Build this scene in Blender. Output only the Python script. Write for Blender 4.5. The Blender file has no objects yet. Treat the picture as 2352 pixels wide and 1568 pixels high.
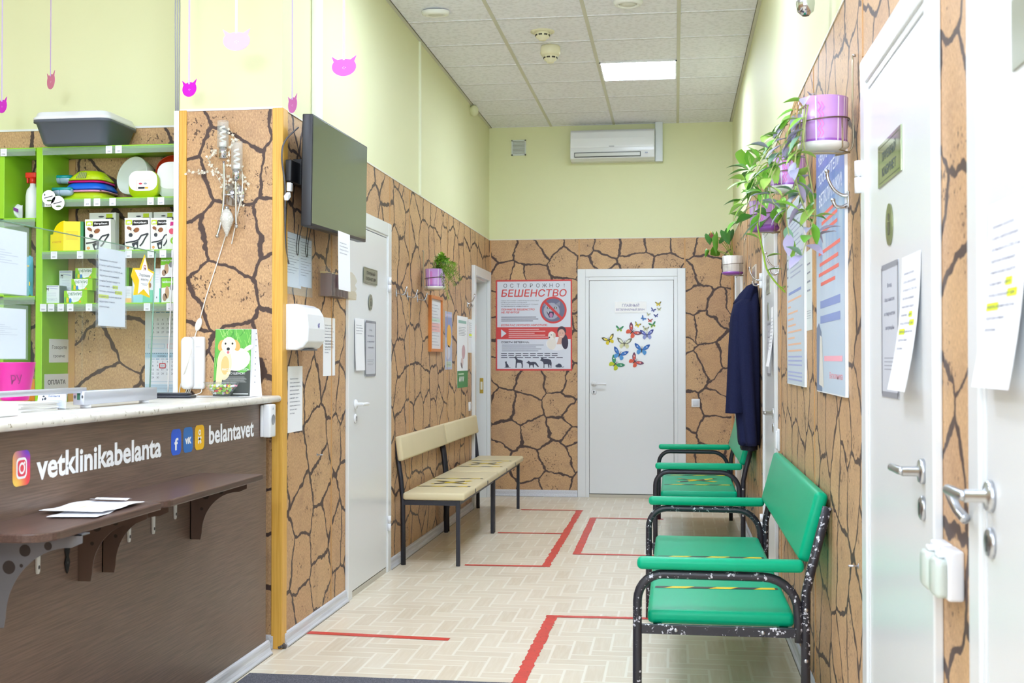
import bpy, bmesh, math, random
from mathutils import Vector, Matrix
random.seed(7)
sc = bpy.context.scene
COL = sc.collection
PI = math.pi

# ------------------------------------------------------------------ camera
FPX, YAW, PIT = 2722.0, 0.1369, 0.0145
cam_d = bpy.data.cameras.new('camera')
cam = bpy.data.objects.new('camera', cam_d)
COL.objects.link(cam)
cam.location = (0, 0, 1.313)
cam.rotation_euler = (PI / 2 + PIT, 0, YAW)
cam_d.sensor_width = 36.0
cam_d.lens = FPX / 2352 * 36.0
cam_d.clip_start = 0.05
cam_d.dof.use_dof = True
cam_d.dof.focus_distance = 6.2
cam_d.dof.aperture_fstop = 7.0
sc.camera = cam

# ------------------------------------------------------------------ view + world + daylight
sc.view_settings.view_transform = 'Standard'
sc.view_settings.look = 'None'
sc.view_settings.exposure = 0.30
sc.view_settings.gamma = 1.0
sc.view_settings.use_curve_mapping = False
world = bpy.data.worlds.new('world')
sc.world = world
world.use_nodes = True
world.node_tree.nodes['Background'].inputs[0].default_value = (0.86, 0.93, 1.0, 1)
world.node_tree.nodes['Background'].inputs[1].default_value = 0.4

def area(name, loc, rot, sx, sy, power, col=(1, 1, 1)):
    d = bpy.data.lights.new(name, 'AREA')
    d.shape = 'RECTANGLE'
    d.size, d.size_y, d.energy, d.color = sx, sy, power, col
    o = bpy.data.objects.new(name, d)
    COL.objects.link(o)
    o.location = loc
    o.rotation_euler = rot
    return o
# daylight of the glazed front of the room, behind the camera
area('window_daylight', (-1.75, -2.42, 2.05), (PI / 2 + 0.03, 0, 0), 4.2, 2.3, 95, (0.76, 0.88, 1.0))
# the photographer's flash, bounced off the ceiling above the entrance
area('ceiling_flash', (-0.5, -0.6, 2.1), (PI - 0.5, 0, 0), 0.5, 0.4, 125, (0.74, 0.87, 1.0))
sc.cycles.max_bounces = 10
sc.cycles.diffuse_bounces = 6
sc.cycles.glossy_bounces = 4
sc.cycles.transmission_bounces = 8
sc.cycles.transparent_max_bounces = 10
sc.cycles.sample_clamp_indirect = 6.0
sc.cycles.use_denoising = True
sc.cycles.use_adaptive_sampling = True
sc.cycles.adaptive_threshold = 0.045
sc.cycles.adaptive_min_samples = 16

# ------------------------------------------------------------------ pixel rays of the photograph, cut with the planes of the room
_F = Vector((-math.sin(YAW) * math.cos(PIT), math.cos(YAW) * math.cos(PIT), math.sin(PIT)))
_R = Vector((math.cos(YAW), math.sin(YAW), 0))
_U = Vector((math.sin(YAW) * math.sin(PIT), -math.cos(YAW) * math.sin(PIT), math.cos(PIT)))
CAMP = Vector((0, 0, 1.313))
def at(px, py, axis, val):
    d = _F + _R * ((px - 1176) / FPX) + _U * ((784 - py) / FPX)
    i = 'xyz'.index(axis)
    return CAMP + d * ((val - CAMP[i]) / d[i])

XL, XR, YB, ZC, ZP = -1.772, 0.536, 11.257, 3.537, 2.455
YP, YS, XC = 5.19, 5.535, -1.80

# ------------------------------------------------------------------ materials
def lin(c):
    return tuple(((v / 255) / 12.92 if v / 255 <= 0.04045 else ((v / 255 + 0.055) / 1.055) ** 2.4) for v in c)
_mats = {}
def flat(r, g, b, rough=0.5, metal=0.0, spec=0.5, alpha=1.0, coat=0.0):
    k = (r, g, b, rough, metal, spec, alpha, coat)
    if k not in _mats:
        m = bpy.data.materials.new('finish')
        m.use_nodes = True
        p = m.node_tree.nodes['Principled BSDF']
        p.inputs['Base Color'].default_value = (*lin((r, g, b)), 1)
        p.inputs['Roughness'].default_value = rough
        p.inputs['Metallic'].default_value = metal
        p.inputs['Specular IOR Level'].default_value = spec
        p.inputs['Alpha'].default_value = alpha
        p.inputs['Coat Weight'].default_value = coat
        _mats[k] = m
    return _mats[k]

class NT:
    """tiny helper to write shader maths"""
    def __init__(s, name, rough=0.5, spec=0.5):
        s.m = bpy.data.materials.new(name)
        s.m.use_nodes = True
        s.t = s.m.node_tree
        s.p = s.t.nodes['Principled BSDF']
        s.p.inputs['Roughness'].default_value = rough
        s.p.inputs['Specular IOR Level'].default_value = spec
    def n(s, typ, ins=None, **kw):
        x = s.t.nodes.new(typ)
        for k, v in kw.items():
            setattr(x, k, v)
        for k, v in (ins or {}).items():
            s.put(x.inputs[k], v)
        return x
    def put(s, sock, v):
        if isinstance(v, bpy.types.NodeSocket):
            s.t.links.new(v, sock)
        else:
            sock.default_value = v
    def f(s, op, a, b=0.0, c=None):
        ins = {0: a, 1: b}
        if c is not None:
            ins[2] = c
        return s.n('ShaderNodeMath', ins, operation=op).outputs[0]
    def pos(s, coord='pos'):
        if coord == 'pos':
            v = s.n('ShaderNodeNewGeometry').outputs['Position']
        else:
            v = s.n('ShaderNodeTexCoord').outputs['Object']
        x = s.n('ShaderNodeSeparateXYZ', {0: v})
        return v, x.outputs[0], x.outputs[1], x.outputs[2]
    def xyz(s, x, y, z):
        return s.n('ShaderNodeCombineXYZ', {0: x, 1: y, 2: z}).outputs[0]
    def noise(s, v, scale, detail=2.0, rough=0.5, col=False):
        k = s.n('ShaderNodeTexNoise', {'Vector': v, 'Scale': scale, 'Detail': detail, 'Roughness': rough})
        return k.outputs['Color' if col else 'Fac']
    def step(s, v, lo, hi):
        k = s.n('ShaderNodeMapRange', {'Value': v, 'From Min': lo, 'From Max': hi}, interpolation_type='SMOOTHSTEP')
        return k.outputs[0]
    def mix(s, fac, a, b, mode='MIX'):
        k = s.n('ShaderNodeMix', None, data_type='RGBA', blend_type=mode)
        s.put(k.inputs['Factor'], fac)
        for i, v in ((6, a), (7, b)):
            s.put(k.inputs[i], (*lin(v), 1) if isinstance(v, tuple) and len(v) == 3 else v)
        return k.outputs[2]
    def bump(s, h, strength=0.2, dist=0.01):
        s.put(s.p.inputs['Normal'], s.n('ShaderNodeBump', {'Height': h, 'Strength': strength, 'Distance': dist}).outputs[0])
    def done(s, col):
        s.put(s.p.inputs['Base Color'], col)
        return s.m

def mat_stone():
    t = NT('flagstone_panel', 0.5, 0.35)
    v, x, y, z = t.pos()
    u = t.f('ADD', x, y)
    uv = t.xyz(u, z, 0.0)
    w1 = t.noise(uv, 6.0, 2.0, col=True)
    w2 = t.noise(uv, 34.0, 2.0, col=True)
    a = t.n('ShaderNodeVectorMath', {0: w1, 1: (0.5, 0.5, 0.5)}, operation='SUBTRACT').outputs[0]
    a = t.n('ShaderNodeVectorMath', {0: a, 'Scale': 0.11}, operation='SCALE').outputs[0]
    b = t.n('ShaderNodeVectorMath', {0: w2, 1: (0.5, 0.5, 0.5)}, operation='SUBTRACT').outputs[0]
    b = t.n('ShaderNodeVectorMath', {0: b, 'Scale': 0.022}, operation='SCALE').outputs[0]
    q = t.n('ShaderNodeVectorMath', {0: uv, 1: a}, operation='ADD').outputs[0]
    q = t.n('ShaderNodeVectorMath', {0: q, 1: b}, operation='ADD').outputs[0]
    vo = t.n('ShaderNodeTexVoronoi', {'Vector': q, 'Scale': 3.9, 'Randomness': 0.85}, voronoi_dimensions='2D', feature='DISTANCE_TO_EDGE')
    vc = t.n('ShaderNodeTexVoronoi', {'Vector': q, 'Scale': 3.9, 'Randomness': 0.85}, voronoi_dimensions='2D', feature='F1')
    wid = t.noise(uv, 5.0, 1.0)
    wid = t.f('MULTIPLY_ADD', wid, 0.058, 0.007)
    e = t.f('DIVIDE', vo.outputs['Distance'], wid)
    stone = t.step(e, 0.8, 1.25)
    cc = t.n('ShaderNodeSeparateColor', {0: vc.outputs['Color']})
    c = t.mix(cc.outputs[0], (206, 163, 118), (190, 150, 116))
    c = t.mix(t.f('MULTIPLY', cc.outputs[1], 0.75), c, (216, 178, 132))
    gr = t.noise(t.xyz(t.f('MULTIPLY', u, 150.0), t.f('MULTIPLY', z, 80.0), 0.0), 1.0, 3.0, 0.7)
    c = t.mix(0.30, c, t.mix(t.step(gr, 0.35, 0.7), (120, 86, 56), (232, 196, 150)))
    cl = t.noise(uv, 9.0, 3.0)
    c = t.mix(t.f('MULTIPLY', t.step(cl, 0.45, 0.75), 0.35), c, (148, 116, 92))
    pit = t.noise(t.xyz(t.f('MULTIPLY', u, 1.0), t.f('MULTIPLY', z, 0.75), cc.outputs[2]), 68.0, 3.0, 0.6)
    rg = t.noise(uv, 4.5, 2.0)
    th = t.f('SUBTRACT', 0.705, t.f('MULTIPLY', t.step(rg, 0.42, 0.66), 0.12))
    pm = t.step(t.f('SUBTRACT', pit, th), 0.0, 0.025)
    c = t.mix(t.f('MULTIPLY', pm, 0.85), c, (74, 54, 46))
    c = t.mix(stone, (80, 63, 58), c)
    t.bump(t.f('ADD', stone, t.f('MULTIPLY', gr, 0.3)), 0.12, 0.004)
    return t.done(c)

def mat_paint():
    t = NT('green_wall_paint', 0.62, 0.3)
    v, x, y, z = t.pos()
    n = t.noise(v, 1.3, 3.0)
    c = t.mix(n, (229, 230, 190), (222, 224, 178))
    t.bump(t.noise(v, 180.0, 2.0), 0.05, 0.002)
    return t.done(c)

def mat_floor():
    t = NT('herringbone_lino', 0.30, 0.42)
    v, x, y, z = t.pos()
    W, N = 0.086, 3.0
    px = t.f('DIVIDE', t.f('ADD', x, 50.0), W)
    py = t.f('DIVIDE', t.f('ADD', y, 50.03), W)
    i, j = t.f('FLOOR', px), t.f('FLOOR', py)
    fx, fy = t.f('SUBTRACT', px, i), t.f('SUBTRACT', py, j)
    k = t.f('FLOORED_MODULO', t.f('SUBTRACT', i, j), 2 * N)
    hor = t.f('LESS_THAN', k, N - 0.5)
    al_h = t.f('ADD', k, fx)
    al_v = t.f('ADD', t.f('SUBTRACT', 2 * N - 1, k), fy)
    def sel(a, b):
        return t.f('ADD', t.f('MULTIPLY', hor, a), t.f('MULTIPLY', t.f('SUBTRACT', 1.0, hor), b))
    al, tr = sel(al_h, al_v), sel(fy, fx)
    d1 = t.f('MINIMUM', tr, t.f('SUBTRACT', 1.0, tr))
    d2 = t.f('MINIMUM', al, t.f('SUBTRACT', N, al))
    d = t.f('MINIMUM', d1, d2)
    line = t.f('SUBTRACT', 1.0, t.step(d, 0.045, 0.085))
    ida = t.f('SUBTRACT', i, t.f('MULTIPLY', hor, k))
    idb = t.f('SUBTRACT', j, t.f('MULTIPLY', t.f('SUBTRACT', 1.0, hor), t.f('SUBTRACT', 2 * N - 1, k)))
    rnd = t.n('ShaderNodeTexWhiteNoise', {'Vector': t.xyz(ida, idb, hor)}, noise_dimensions='3D').outputs['Value']
    gh = t.noise(t.xyz(t.f('MULTIPLY', x, 6.0), t.f('MULTIPLY', y, 70.0), 0.0), 1.0, 3.0)
    gv = t.noise(t.xyz(t.f('MULTIPLY', x, 70.0), t.f('MULTIPLY', y, 6.0), 0.0), 1.0, 3.0)
    g = sel(gh, gv)
    c = t.mix(rnd, (230, 217, 194), (218, 203, 178))
    c = t.mix(t.f('MULTIPLY', t.step(g, 0.35, 0.75), 0.35), c, (240, 232, 216))
    c = t.mix(t.f('MULTIPLY', line, 0.55), c, (250, 246, 232))
    big = t.noise(v, 0.9, 2.0)
    t.put(t.p.inputs['Roughness'], t.f('MULTIPLY_ADD', big, 0.12, 0.24))
    return t.done(c)

def mat_grain(name, ca, cb, axis='y', rough=0.4, fine=230.0, along=5.0):
    t = NT(name, rough, 0.4)
    v, x, y, z = t.pos()
    sx, sy, sz = {'y': (fine, along, fine), 'x': (along, fine, fine), 'z': (fine, fine, along)}[axis]
    g = t.noise(t.xyz(t.f('MULTIPLY', x, sx), t.f('MULTIPLY', y, sy), t.f('MULTIPLY', z, sz)), 1.0, 3.0, 0.6)
    return t.done(t.mix(t.step(g, 0.3, 0.7), ca, cb))

def mat_speckle(name, base, spots, scale=60.0, lo=0.6, rough=0.3):
    t = NT(name, rough, 0.5)
    v, x, y, z = t.pos()
    n = t.noise(v, scale, 3.0, 0.6)
    n2 = t.noise(v, scale * 0.25, 2.0)
    c = t.mix(t.f('MULTIPLY', t.step(n2, 0.45, 0.65), 0.5), base, tuple(int(b * 0.9) for b in base))
    c = t.mix(t.step(n, lo, lo + 0.06), c, spots)
    return t.done(c)

def mat_chipped():
    t = NT('chipped_black_enamel', 0.35, 0.5)
    v, x, y, z = t.pos()
    n = t.noise(v, 70.0, 4.0, 0.65)
    zone = t.noise(t.xyz(t.f('MULTIPLY', x, 30.0), t.f('MULTIPLY', y, 30.0), t.f('MULTIPLY', z, 9.0)), 1.0, 2.0)
    m = t.step(t.f('ADD', n, t.f('MULTIPLY', zone, 0.55)), 0.905, 0.925)
    c = t.mix(m, (44, 43, 50), (214, 214, 222))
    return t.done(c)

def mat_vinyl(name, col, rough=0.32):
    t = NT(name, rough, 0.25)
    v, x, y, z = t.pos()
    t.bump(t.noise(v, 420.0, 2.0), 0.10, 0.001)
    n = t.noise(v, 4.0, 2.0)
    return t.done(t.mix(t.f('MULTIPLY', n, 0.35), col, tuple(int(c * 0.9) for c in col)))

def mat_glass(name, tint=(251, 254, 252), alpha=0.015, mirror=0.30, rough=0.04):
    # thin clear sheet: mostly straight-through, a little mirror at the surface
    m = bpy.data.materials.new(name)
    m.use_nodes = True
    t = m.node_tree
    t.nodes.clear()
    out = t.nodes.new('ShaderNodeOutputMaterial')
    tr = t.nodes.new('ShaderNodeBsdfTransparent')
    tr.inputs[0].default_value = (*lin(tint), 1)
    gl = t.nodes.new('ShaderNodeBsdfGlossy')
    gl.inputs['Roughness'].default_value = rough
    df = t.nodes.new('ShaderNodeBsdfDiffuse')
    df.inputs[0].default_value = (*lin((225, 235, 235)), 1)
    lw = t.nodes.new('ShaderNodeLayerWeight')
    pw = t.nodes.new('ShaderNodeMath')
    pw.operation = 'POWER'
    pw.inputs[1].default_value = 5.0
    t.links.new(lw.outputs['Facing'], pw.inputs[0])
    fr = t.nodes.new('ShaderNodeMath')
    fr.operation = 'MULTIPLY_ADD'
    fr.inputs[1].default_value = mirror
    fr.inputs[2].default_value = 0.02
    t.links.new(pw.outputs[0], fr.inputs[0])
    m1 = t.nodes.new('ShaderNodeMixShader')
    m2 = t.nodes.new('ShaderNodeMixShader')
    t.links.new(fr.outputs[0], m1.inputs[0])
    t.links.new(tr.outputs[0], m1.inputs[1])
    t.links.new(gl.outputs[0], m1.inputs[2])
    m2.inputs[0].default_value = alpha
    t.links.new(m1.outputs[0], m2.inputs[1])
    t.links.new(df.outputs[0], m2.inputs[2])
    t.links.new(m2.outputs[0], out.inputs[0])
    return m

def mat_lamp(name, col, strength):
    m = bpy.data.materials.new(name)
    m.use_nodes = True
    p = m.node_tree.nodes['Principled BSDF']
    p.inputs['Base Color'].default_value = (0.9, 0.9, 0.9, 1)
    p.inputs['Emission Color'].default_value = (*lin(col), 1)
    p.inputs['Emission Strength'].default_value = strength
    return m

STONE, PAINT, FLOOR = mat_stone(), mat_paint(), mat_floor()
WHITE = flat(232, 233, 236, 0.35)
DOORW = flat(226, 228, 229, 0.22, 0, 0.5)
PAPER = flat(243, 244, 248, 0.75, 0, 0.2)
INK = flat(70, 72, 84, 0.8)
GREY = flat(150, 152, 165, 0.8)
BLACK = flat(26, 26, 30, 0.4)
METAL = flat(46, 46, 54, 0.4, 0.2)
CHIP = mat_chipped()
CHROME = flat(205, 208, 215, 0.12, 1.0)
STEEL = flat(190, 193, 200, 0.28, 1.0)
LIME = flat(150, 208, 44, 0.4)
GREENV = mat_vinyl('green_vinyl', (0, 172, 126), 0.36)
CREAMV = mat_vinyl('cream_vinyl', (222, 208, 170), 0.42)
LAMIN = mat_grain('brown_laminate', (100, 81, 70), (124, 102, 89), 'y', 0.36)
LEDGE = mat_grain('ledge_laminate', (78, 58, 52), (98, 75, 66), 'y', 0.3)
OAK = mat_grain('orange_wood_trim', (214, 160, 66), (231, 182, 88), 'z', 0.4, 120.0, 3.0)
SKIRT = mat_grain('pale_skirting', (196, 197, 204), (219, 220, 226), 'y', 0.35, 120.0, 4.0)
STONETOP = mat_speckle('stone_laminate', (226, 222, 214), (150, 140, 118), 75.0, 0.63)
TILE = mat_speckle('mineral_tile', (240, 240, 250), (218, 217, 222), 140.0, 0.66, 0.9)
GLASS = mat_glass('acrylic_sheet')
SLEEVE = mat_glass('plastic_sleeve', (248, 250, 252), 0.10, 0.12, 0.15)
YEL, BLK = flat(236, 205, 20, 0.35), flat(40, 38, 36, 0.35)

# ------------------------------------------------------------------ mesh builder
class MB:
    def __init__(s):
        s.v, s.f, s.mi, s.sm, s.mats, s.M = [], [], [], [], [], Matrix()
    def mid(s, m):
        if m not in s.mats:
            s.mats.append(m)
        return s.mats.index(m)
    def add(s, vs, fs, m, smooth=False):
        o = len(s.v)
        flip = s.M.to_3x3().determinant() < 0
        s.v += [tuple(s.M @ Vector(p)) for p in vs]
        for f in fs:
            g = [i + o for i in f]
            s.f.append(g[::-1] if flip else g)
            s.mi.append(s.mid(m))
            s.sm.append(smooth)
        return s
    def box(s, x0, x1, y0, y1, z0, z1, m):
        vs = [(x, y, z) for z in (z0, z1) for y in (y0, y1) for x in (x0, x1)]
        return s.add(vs, [(0, 2, 3, 1), (4, 5, 7, 6), (0, 1, 5, 4), (2, 6, 7, 3), (0, 4, 6, 2), (1, 3, 7, 5)], m)
    def bm(s, bm, m, smooth=True):
        bm.verts.index_update()
        s.add([v.co[:] for v in bm.verts], [[v.index for v in f.verts] for f in bm.faces], m, smooth)
        bm.free()
        return s
    def rbox(s, x0, x1, y0, y1, z0, z1, r, m, seg=3):
        b = bmesh.new()
        bmesh.ops.create_cube(b, size=1.0)
        for v in b.verts:
            v.co = Vector(((x0 + x1) / 2 + v.co.x * (x1 - x0), (y0 + y1) / 2 + v.co.y * (y1 - y0), (z0 + z1) / 2 + v.co.z * (z1 - z0)))
        r = min(r, 0.49 * min(x1 - x0, y1 - y0, z1 - z0))
        bmesh.ops.bevel(b, geom=list(b.edges), offset=r, segments=seg, profile=0.5, affect='EDGES')
        return s.bm(b, m)
    def prism(s, pts, z0, z1, m, smooth=False):
        n = len(pts)
        ar = sum(pts[i][0] * pts[(i + 1) % n][1] - pts[(i + 1) % n][0] * pts[i][1] for i in range(n))
        if ar < 0:
            pts = pts[::-1]
        vs = [(x, y, z0) for x, y in pts] + [(x, y, z1) for x, y in pts]
        fs = [list(range(n))[::-1], list(range(n, 2 * n))] + [(i, (i + 1) % n, n + (i + 1) % n, n + i) for i in range(n)]
        return s.add(vs, fs, m, smooth)
    def poly(s, pts, z, m):
        n = len(pts)
        ar = sum(pts[i][0] * pts[(i + 1) % n][1] - pts[(i + 1) % n][0] * pts[i][1] for i in range(n))
        if ar < 0:
            pts = pts[::-1]
        return s.add([(x, y, z) for x, y in pts], [list(range(n))], m)
    def rect(s, x0, y0, x1, y1, z, m):
        return s.poly([(x0, y0), (x1, y0), (x1, y1), (x0, y1)], z, m)
    def ell(s, cx, cy, rx, ry, z, m, rot=0.0, n=20):
        c, q = math.cos(rot), math.sin(rot)
        return s.poly([(cx + rx * math.cos(a) * c - ry * math.sin(a) * q, cy + rx * math.cos(a) * q + ry * math.sin(a) * c)
                       for a in (2 * PI * i / n for i in range(n))], z, m)
    def rrect(s, x0, y0, x1, y1, r, z, m, n=5):
        return s.poly(rr(x0, y0, x1, y1, r, n), z, m)
    def line(s, pts, w, z, m):
        for a, b in zip(pts[:-1], pts[1:]):
            d = Vector((b[0] - a[0], b[1] - a[1]))
            if d.length < 1e-7:
                continue
            q = Vector((-d.y, d.x)).normalized() * w / 2
            s.poly([(a[0] + q.x, a[1] + q.y), (b[0] + q.x, b[1] + q.y), (b[0] - q.x, b[1] - q.y), (a[0] - q.x, a[1] - q.y)], z, m)
        return s
    def tube(s, path, r, m, n=8, caps=True, sq=1.0):
        P = [Vector(p) for p in path]
        rs = r if isinstance(r, (list, tuple)) else [r] * len(P)
        vs, fs = [], []
        t0 = (P[1] - P[0]).normalized()
        up = Vector((0, 0, 1)) if abs(t0.z) < 0.9 else Vector((1, 0, 0))
        a = t0.cross(up).normalized()
        for i, p in enumerate(P):
            t = ((P[min(i + 1, len(P) - 1)] - P[max(i - 1, 0)])).normalized()
            a = (a - t * a.dot(t)).normalized()
            b = t.cross(a)
            for k in range(n):
                w = 2 * PI * k / n
                vs.append(tuple(p + (a * math.cos(w) + b * math.sin(w) * sq) * rs[i]))
        for i in range(len(P) - 1):
            for k in range(n):
                fs.append((i * n + k, i * n + (k + 1) % n, (i + 1) * n + (k + 1) % n, (i + 1) * n + k))
        if caps:
            fs.append(list(range(n))[::-1])
            fs.append([(len(P) - 1) * n + k for k in range(n)])
        return s.add(vs, fs, m, True)
    def lathe(s, prof, m, n=28, c=(0, 0, 0), smooth=True):
        vs, fs = [], []
        for r, z in prof:
            for k in range(n):
                w = 2 * PI * k / n
                vs.append((c[0] + r * math.cos(w), c[1] + r * math.sin(w), c[2] + z))
        for i in range(len(prof) - 1):
            for k in range(n):
                fs.append((i * n + k, i * n + (k + 1) % n, (i + 1) * n + (k + 1) % n, (i + 1) * n + k))
        return s.add(vs, fs, m, smooth)
    def cyl(s, p0, p1, r, m, n=16, r1=None):
        return s.tube([p0, p1], [r, r if r1 is None else r1], m, n)
    def ball(s, c, r, m, sx=1, sy=1, sz=1, n=14):
        b = bmesh.new()
        bmesh.ops.create_uvsphere(b, u_segments=n, v_segments=max(6, n // 2), radius=r)
        for v in b.verts:
            v.co = Vector((c[0] + v.co.x * sx, c[1] + v.co.y * sy, c[2] + v.co.z * sz))
        return s.bm(b, m)
    def loft(s, rings, m, caps=True, smooth=True):
        n = len(rings[0])
        vs = [p for r in rings for p in r]
        fs = [(i * n + k, i * n + (k + 1) % n, (i + 1) * n + (k + 1) % n, (i + 1) * n + k) for i in range(len(rings) - 1) for k in range(n)]
        if caps:
            fs += [list(range(n))[::-1], [(len(rings) - 1) * n + k for k in range(n)]]
        return s.add(vs, fs, m, smooth)
    def text(s, txt, x, y, h, z, m, w=None, al='l', bold=0.0, shear=0.0, xs=1.0):
        """lettering: cap height h, baseline y; w squeezes it to that width"""
        vs, fs = glyphs(txt, bold, shear)
        if not fs:
            return s
        x0 = min(p[0] for p in vs)
        x1 = max(p[0] for p in vs)
        sy = h / 0.727
        sx = sy * xs if w is None else w / max(x1 - x0, 1e-6)
        wd = (x1 - x0) * sx
        ox = x - (0 if al == 'l' else wd / 2 if al == 'c' else wd)
        return s.add([(ox + (p[0] - x0) * sx, y + p[1] * sy, z) for p in vs], fs, m)
    def build(s, name, parent=None, M=None, bevel=0.0):
        me = bpy.data.meshes.new(name)
        me.from_pydata(s.v, [], s.f)
        for m in s.mats:
            me.materials.append(m)
        me.polygons.foreach_set('material_index', s.mi)
        me.polygons.foreach_set('use_smooth', s.sm)
        me.update()
        o = bpy.data.objects.new(name, me)
        COL.objects.link(o)
        if parent is not None:
            o.parent = parent
        if M is not None:
            o.matrix_local = M
        if bevel:
            b = o.modifiers.new('edge', 'BEVEL')
            b.width, b.segments, b.limit_method = bevel, 2, 'ANGLE'
        return o

_gl = {}
def glyphs(txt, bold, shear):
    k = (txt, bold, shear)
    if k not in _gl:
        c = bpy.data.curves.new('lettering', 'FONT')
        c.body, c.size, c.resolution_u, c.offset, c.shear = txt, 1.0, 3, bold, shear
        o = bpy.data.objects.new('lettering', c)
        COL.objects.link(o)
        me = o.to_mesh()
        _gl[k] = ([tuple(v.co) for v in me.vertices], [list(p.vertices) for p in me.polygons])
        o.to_mesh_clear()
        bpy.data.objects.remove(o)
        bpy.data.curves.remove(c)
    return _gl[k]

def rr(x0, y0, x1, y1, r, n=5):
    out = []
    for cx, cy, a0 in ((x1 - r, y0 + r, -90), (x1 - r, y1 - r, 0), (x0 + r, y1 - r, 90), (x0 + r, y0 + r, 180)):
        for i in range(n + 1):
            a = math.radians(a0 + 90 * i / n)
            out.append((cx + r * math.cos(a), cy + r * math.sin(a)))
    return out

def smooth_path(pts, k=6):
    P = [Vector(p) for p in pts]
    out = []
    for i in range(len(P) - 1):
        a, b, c, d = P[max(i - 1, 0)], P[i], P[i + 1], P[min(i + 2, len(P) - 1)]
        for j in range(k):
            t = j / k
            out.append(0.5 * ((2 * b) + (c - a) * t + (2 * a - 5 * b + 4 * c - d) * t * t + (3 * b - a - 3 * c + d) * t ** 3))
    out.append(P[-1])
    return out

def tag(o, label, cat, group=None, kind=None):
    o['label'], o['category'] = label, cat
    if group:
        o['group'] = group
    if kind:
        o['kind'] = kind
    return o
def thing(name, label, cat, M=None, group=None):
    o = bpy.data.objects.new(name, None)
    o.empty_display_size = 0.1
    COL.objects.link(o)
    if M is not None:
        o.matrix_world = M
    return tag(o, label, cat, group)
def struct(o, label=None, cat=None):
    o['kind'] = 'structure'
    if label:
        o['label'], o['category'] = label, cat
    return o
def copy_thing(o, M):
    c = o.copy()
    COL.objects.link(c)
    c.matrix_world = M
    for ch in o.children:
        d = ch.copy()
        COL.objects.link(d)
        d.parent = c
        for g in ch.children:
            e = g.copy()
            COL.objects.link(e)
            e.parent = d
    return c

# frames: local x to the right as seen from the room, local y up, local z out of the surface
def fr(side, P):
    u, v, n = {'L': ((0, 1, 0), (0, 0, 1), (1, 0, 0)), 'R': ((0, -1, 0), (0, 0, 1), (-1, 0, 0)),
               'B': ((1, 0, 0), (0, 0, 1), (0, -1, 0)), 'F': ((1, 0, 0), (0, 1, 0), (0, 0, 1)),
               'C': ((1, 0, 0), (0, -1, 0), (0, 0, -1))}[side]
    return Matrix(((u[0], v[0], n[0], P[0]), (u[1], v[1], n[1], P[1]), (u[2], v[2], n[2], P[2]), (0, 0, 0, 1)))
def T(x, y, z, rz=0.0):
    return Matrix.Translation((x, y, z)) @ Matrix.Rotation(rz, 4, 'Z')
def span(side, plane, tl, br):
    """photo corners (top-left, bottom-right) of a flat thing on a plane -> frame at its bottom-left, width, height"""
    ax = {'L': 'x', 'R': 'x', 'B': 'y', 'F': 'z', 'C': 'z'}[side]
    a, b = at(*tl, ax, plane), at(*br, ax, plane)
    z0, z1 = min(a.z, b.z), max(a.z, b.z)
    if side == 'B':
        return fr(side, (a.x, plane, z0)), b.x - a.x, z1 - z0
    return fr(side, (plane, a.y, z0)), abs(b.y - a.y), z1 - z0

# ================================================================== SETTING
def wall(name, boxes, label):
    mb = MB()
    for b in boxes:
        x0, x1, y0, y1 = b[:4]
        z0, z1 = (b[4], b[5]) if len(b) > 4 else (0, ZC)
        if z0 < ZP:
            mb.box(x0, x1, y0, y1, z0, min(ZP, z1), STONE)
        if z1 > ZP:
            mb.box(x0, x1, y0, y1, max(z0, ZP), z1, PAINT)
    return struct(mb.build(name), label, 'wall')

struct(MB().box(-4.6, 0.75, -2.7, 11.5, -0.08, 0, FLOOR).build('floor'), 'pale herringbone pattern lino floor', 'floor')
ce = struct(MB().box(-4.6, 0.75, -2.7, 11.5, ZC, ZC + 0.08, TILE).build('ceiling'), 'white square tiles of the suspended ceiling', 'ceiling')
BARM = flat(206, 204, 190, 0.5)
GAPM = flat(128, 124, 112, 0.9)
mb = MB()
for k in range(-5, 4):
    x = -1.1728 + 0.6 * k
    mb.box(x - 0.012, x + 0.012, -2.4, YB - 0.002, ZC - 0.004, ZC + 0.001, BARM)
for k in range(-16, 7):
    y = 7.6549 + 0.6 * k
    xa = XL + 0.002 if y > YP else -4.4
    mb.box(xa, XR - 0.002, y - 0.012, y + 0.012, ZC - 0.0025, ZC + 0.001, TILE)
    mb.box(xa, XR - 0.002, y + 0.012, y + 0.016, ZC - 0.0026, ZC + 0.001, GAPM)
mb.box(XL, XL + 0.022, YP, YB, ZC - 0.006, ZC, BARM)
mb.box(XR - 0.022, XR, -2.4, YB, ZC - 0.006, ZC, BARM)
mb.box(XL + 0.022, XL + 0.026, YP, YB, ZC - 0.005, ZC, GAPM)
mb.box(XR - 0.026, XR - 0.022, -2.4, YB, ZC - 0.005, ZC, GAPM)
mb.build('ceiling_grid', ce)

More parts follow.
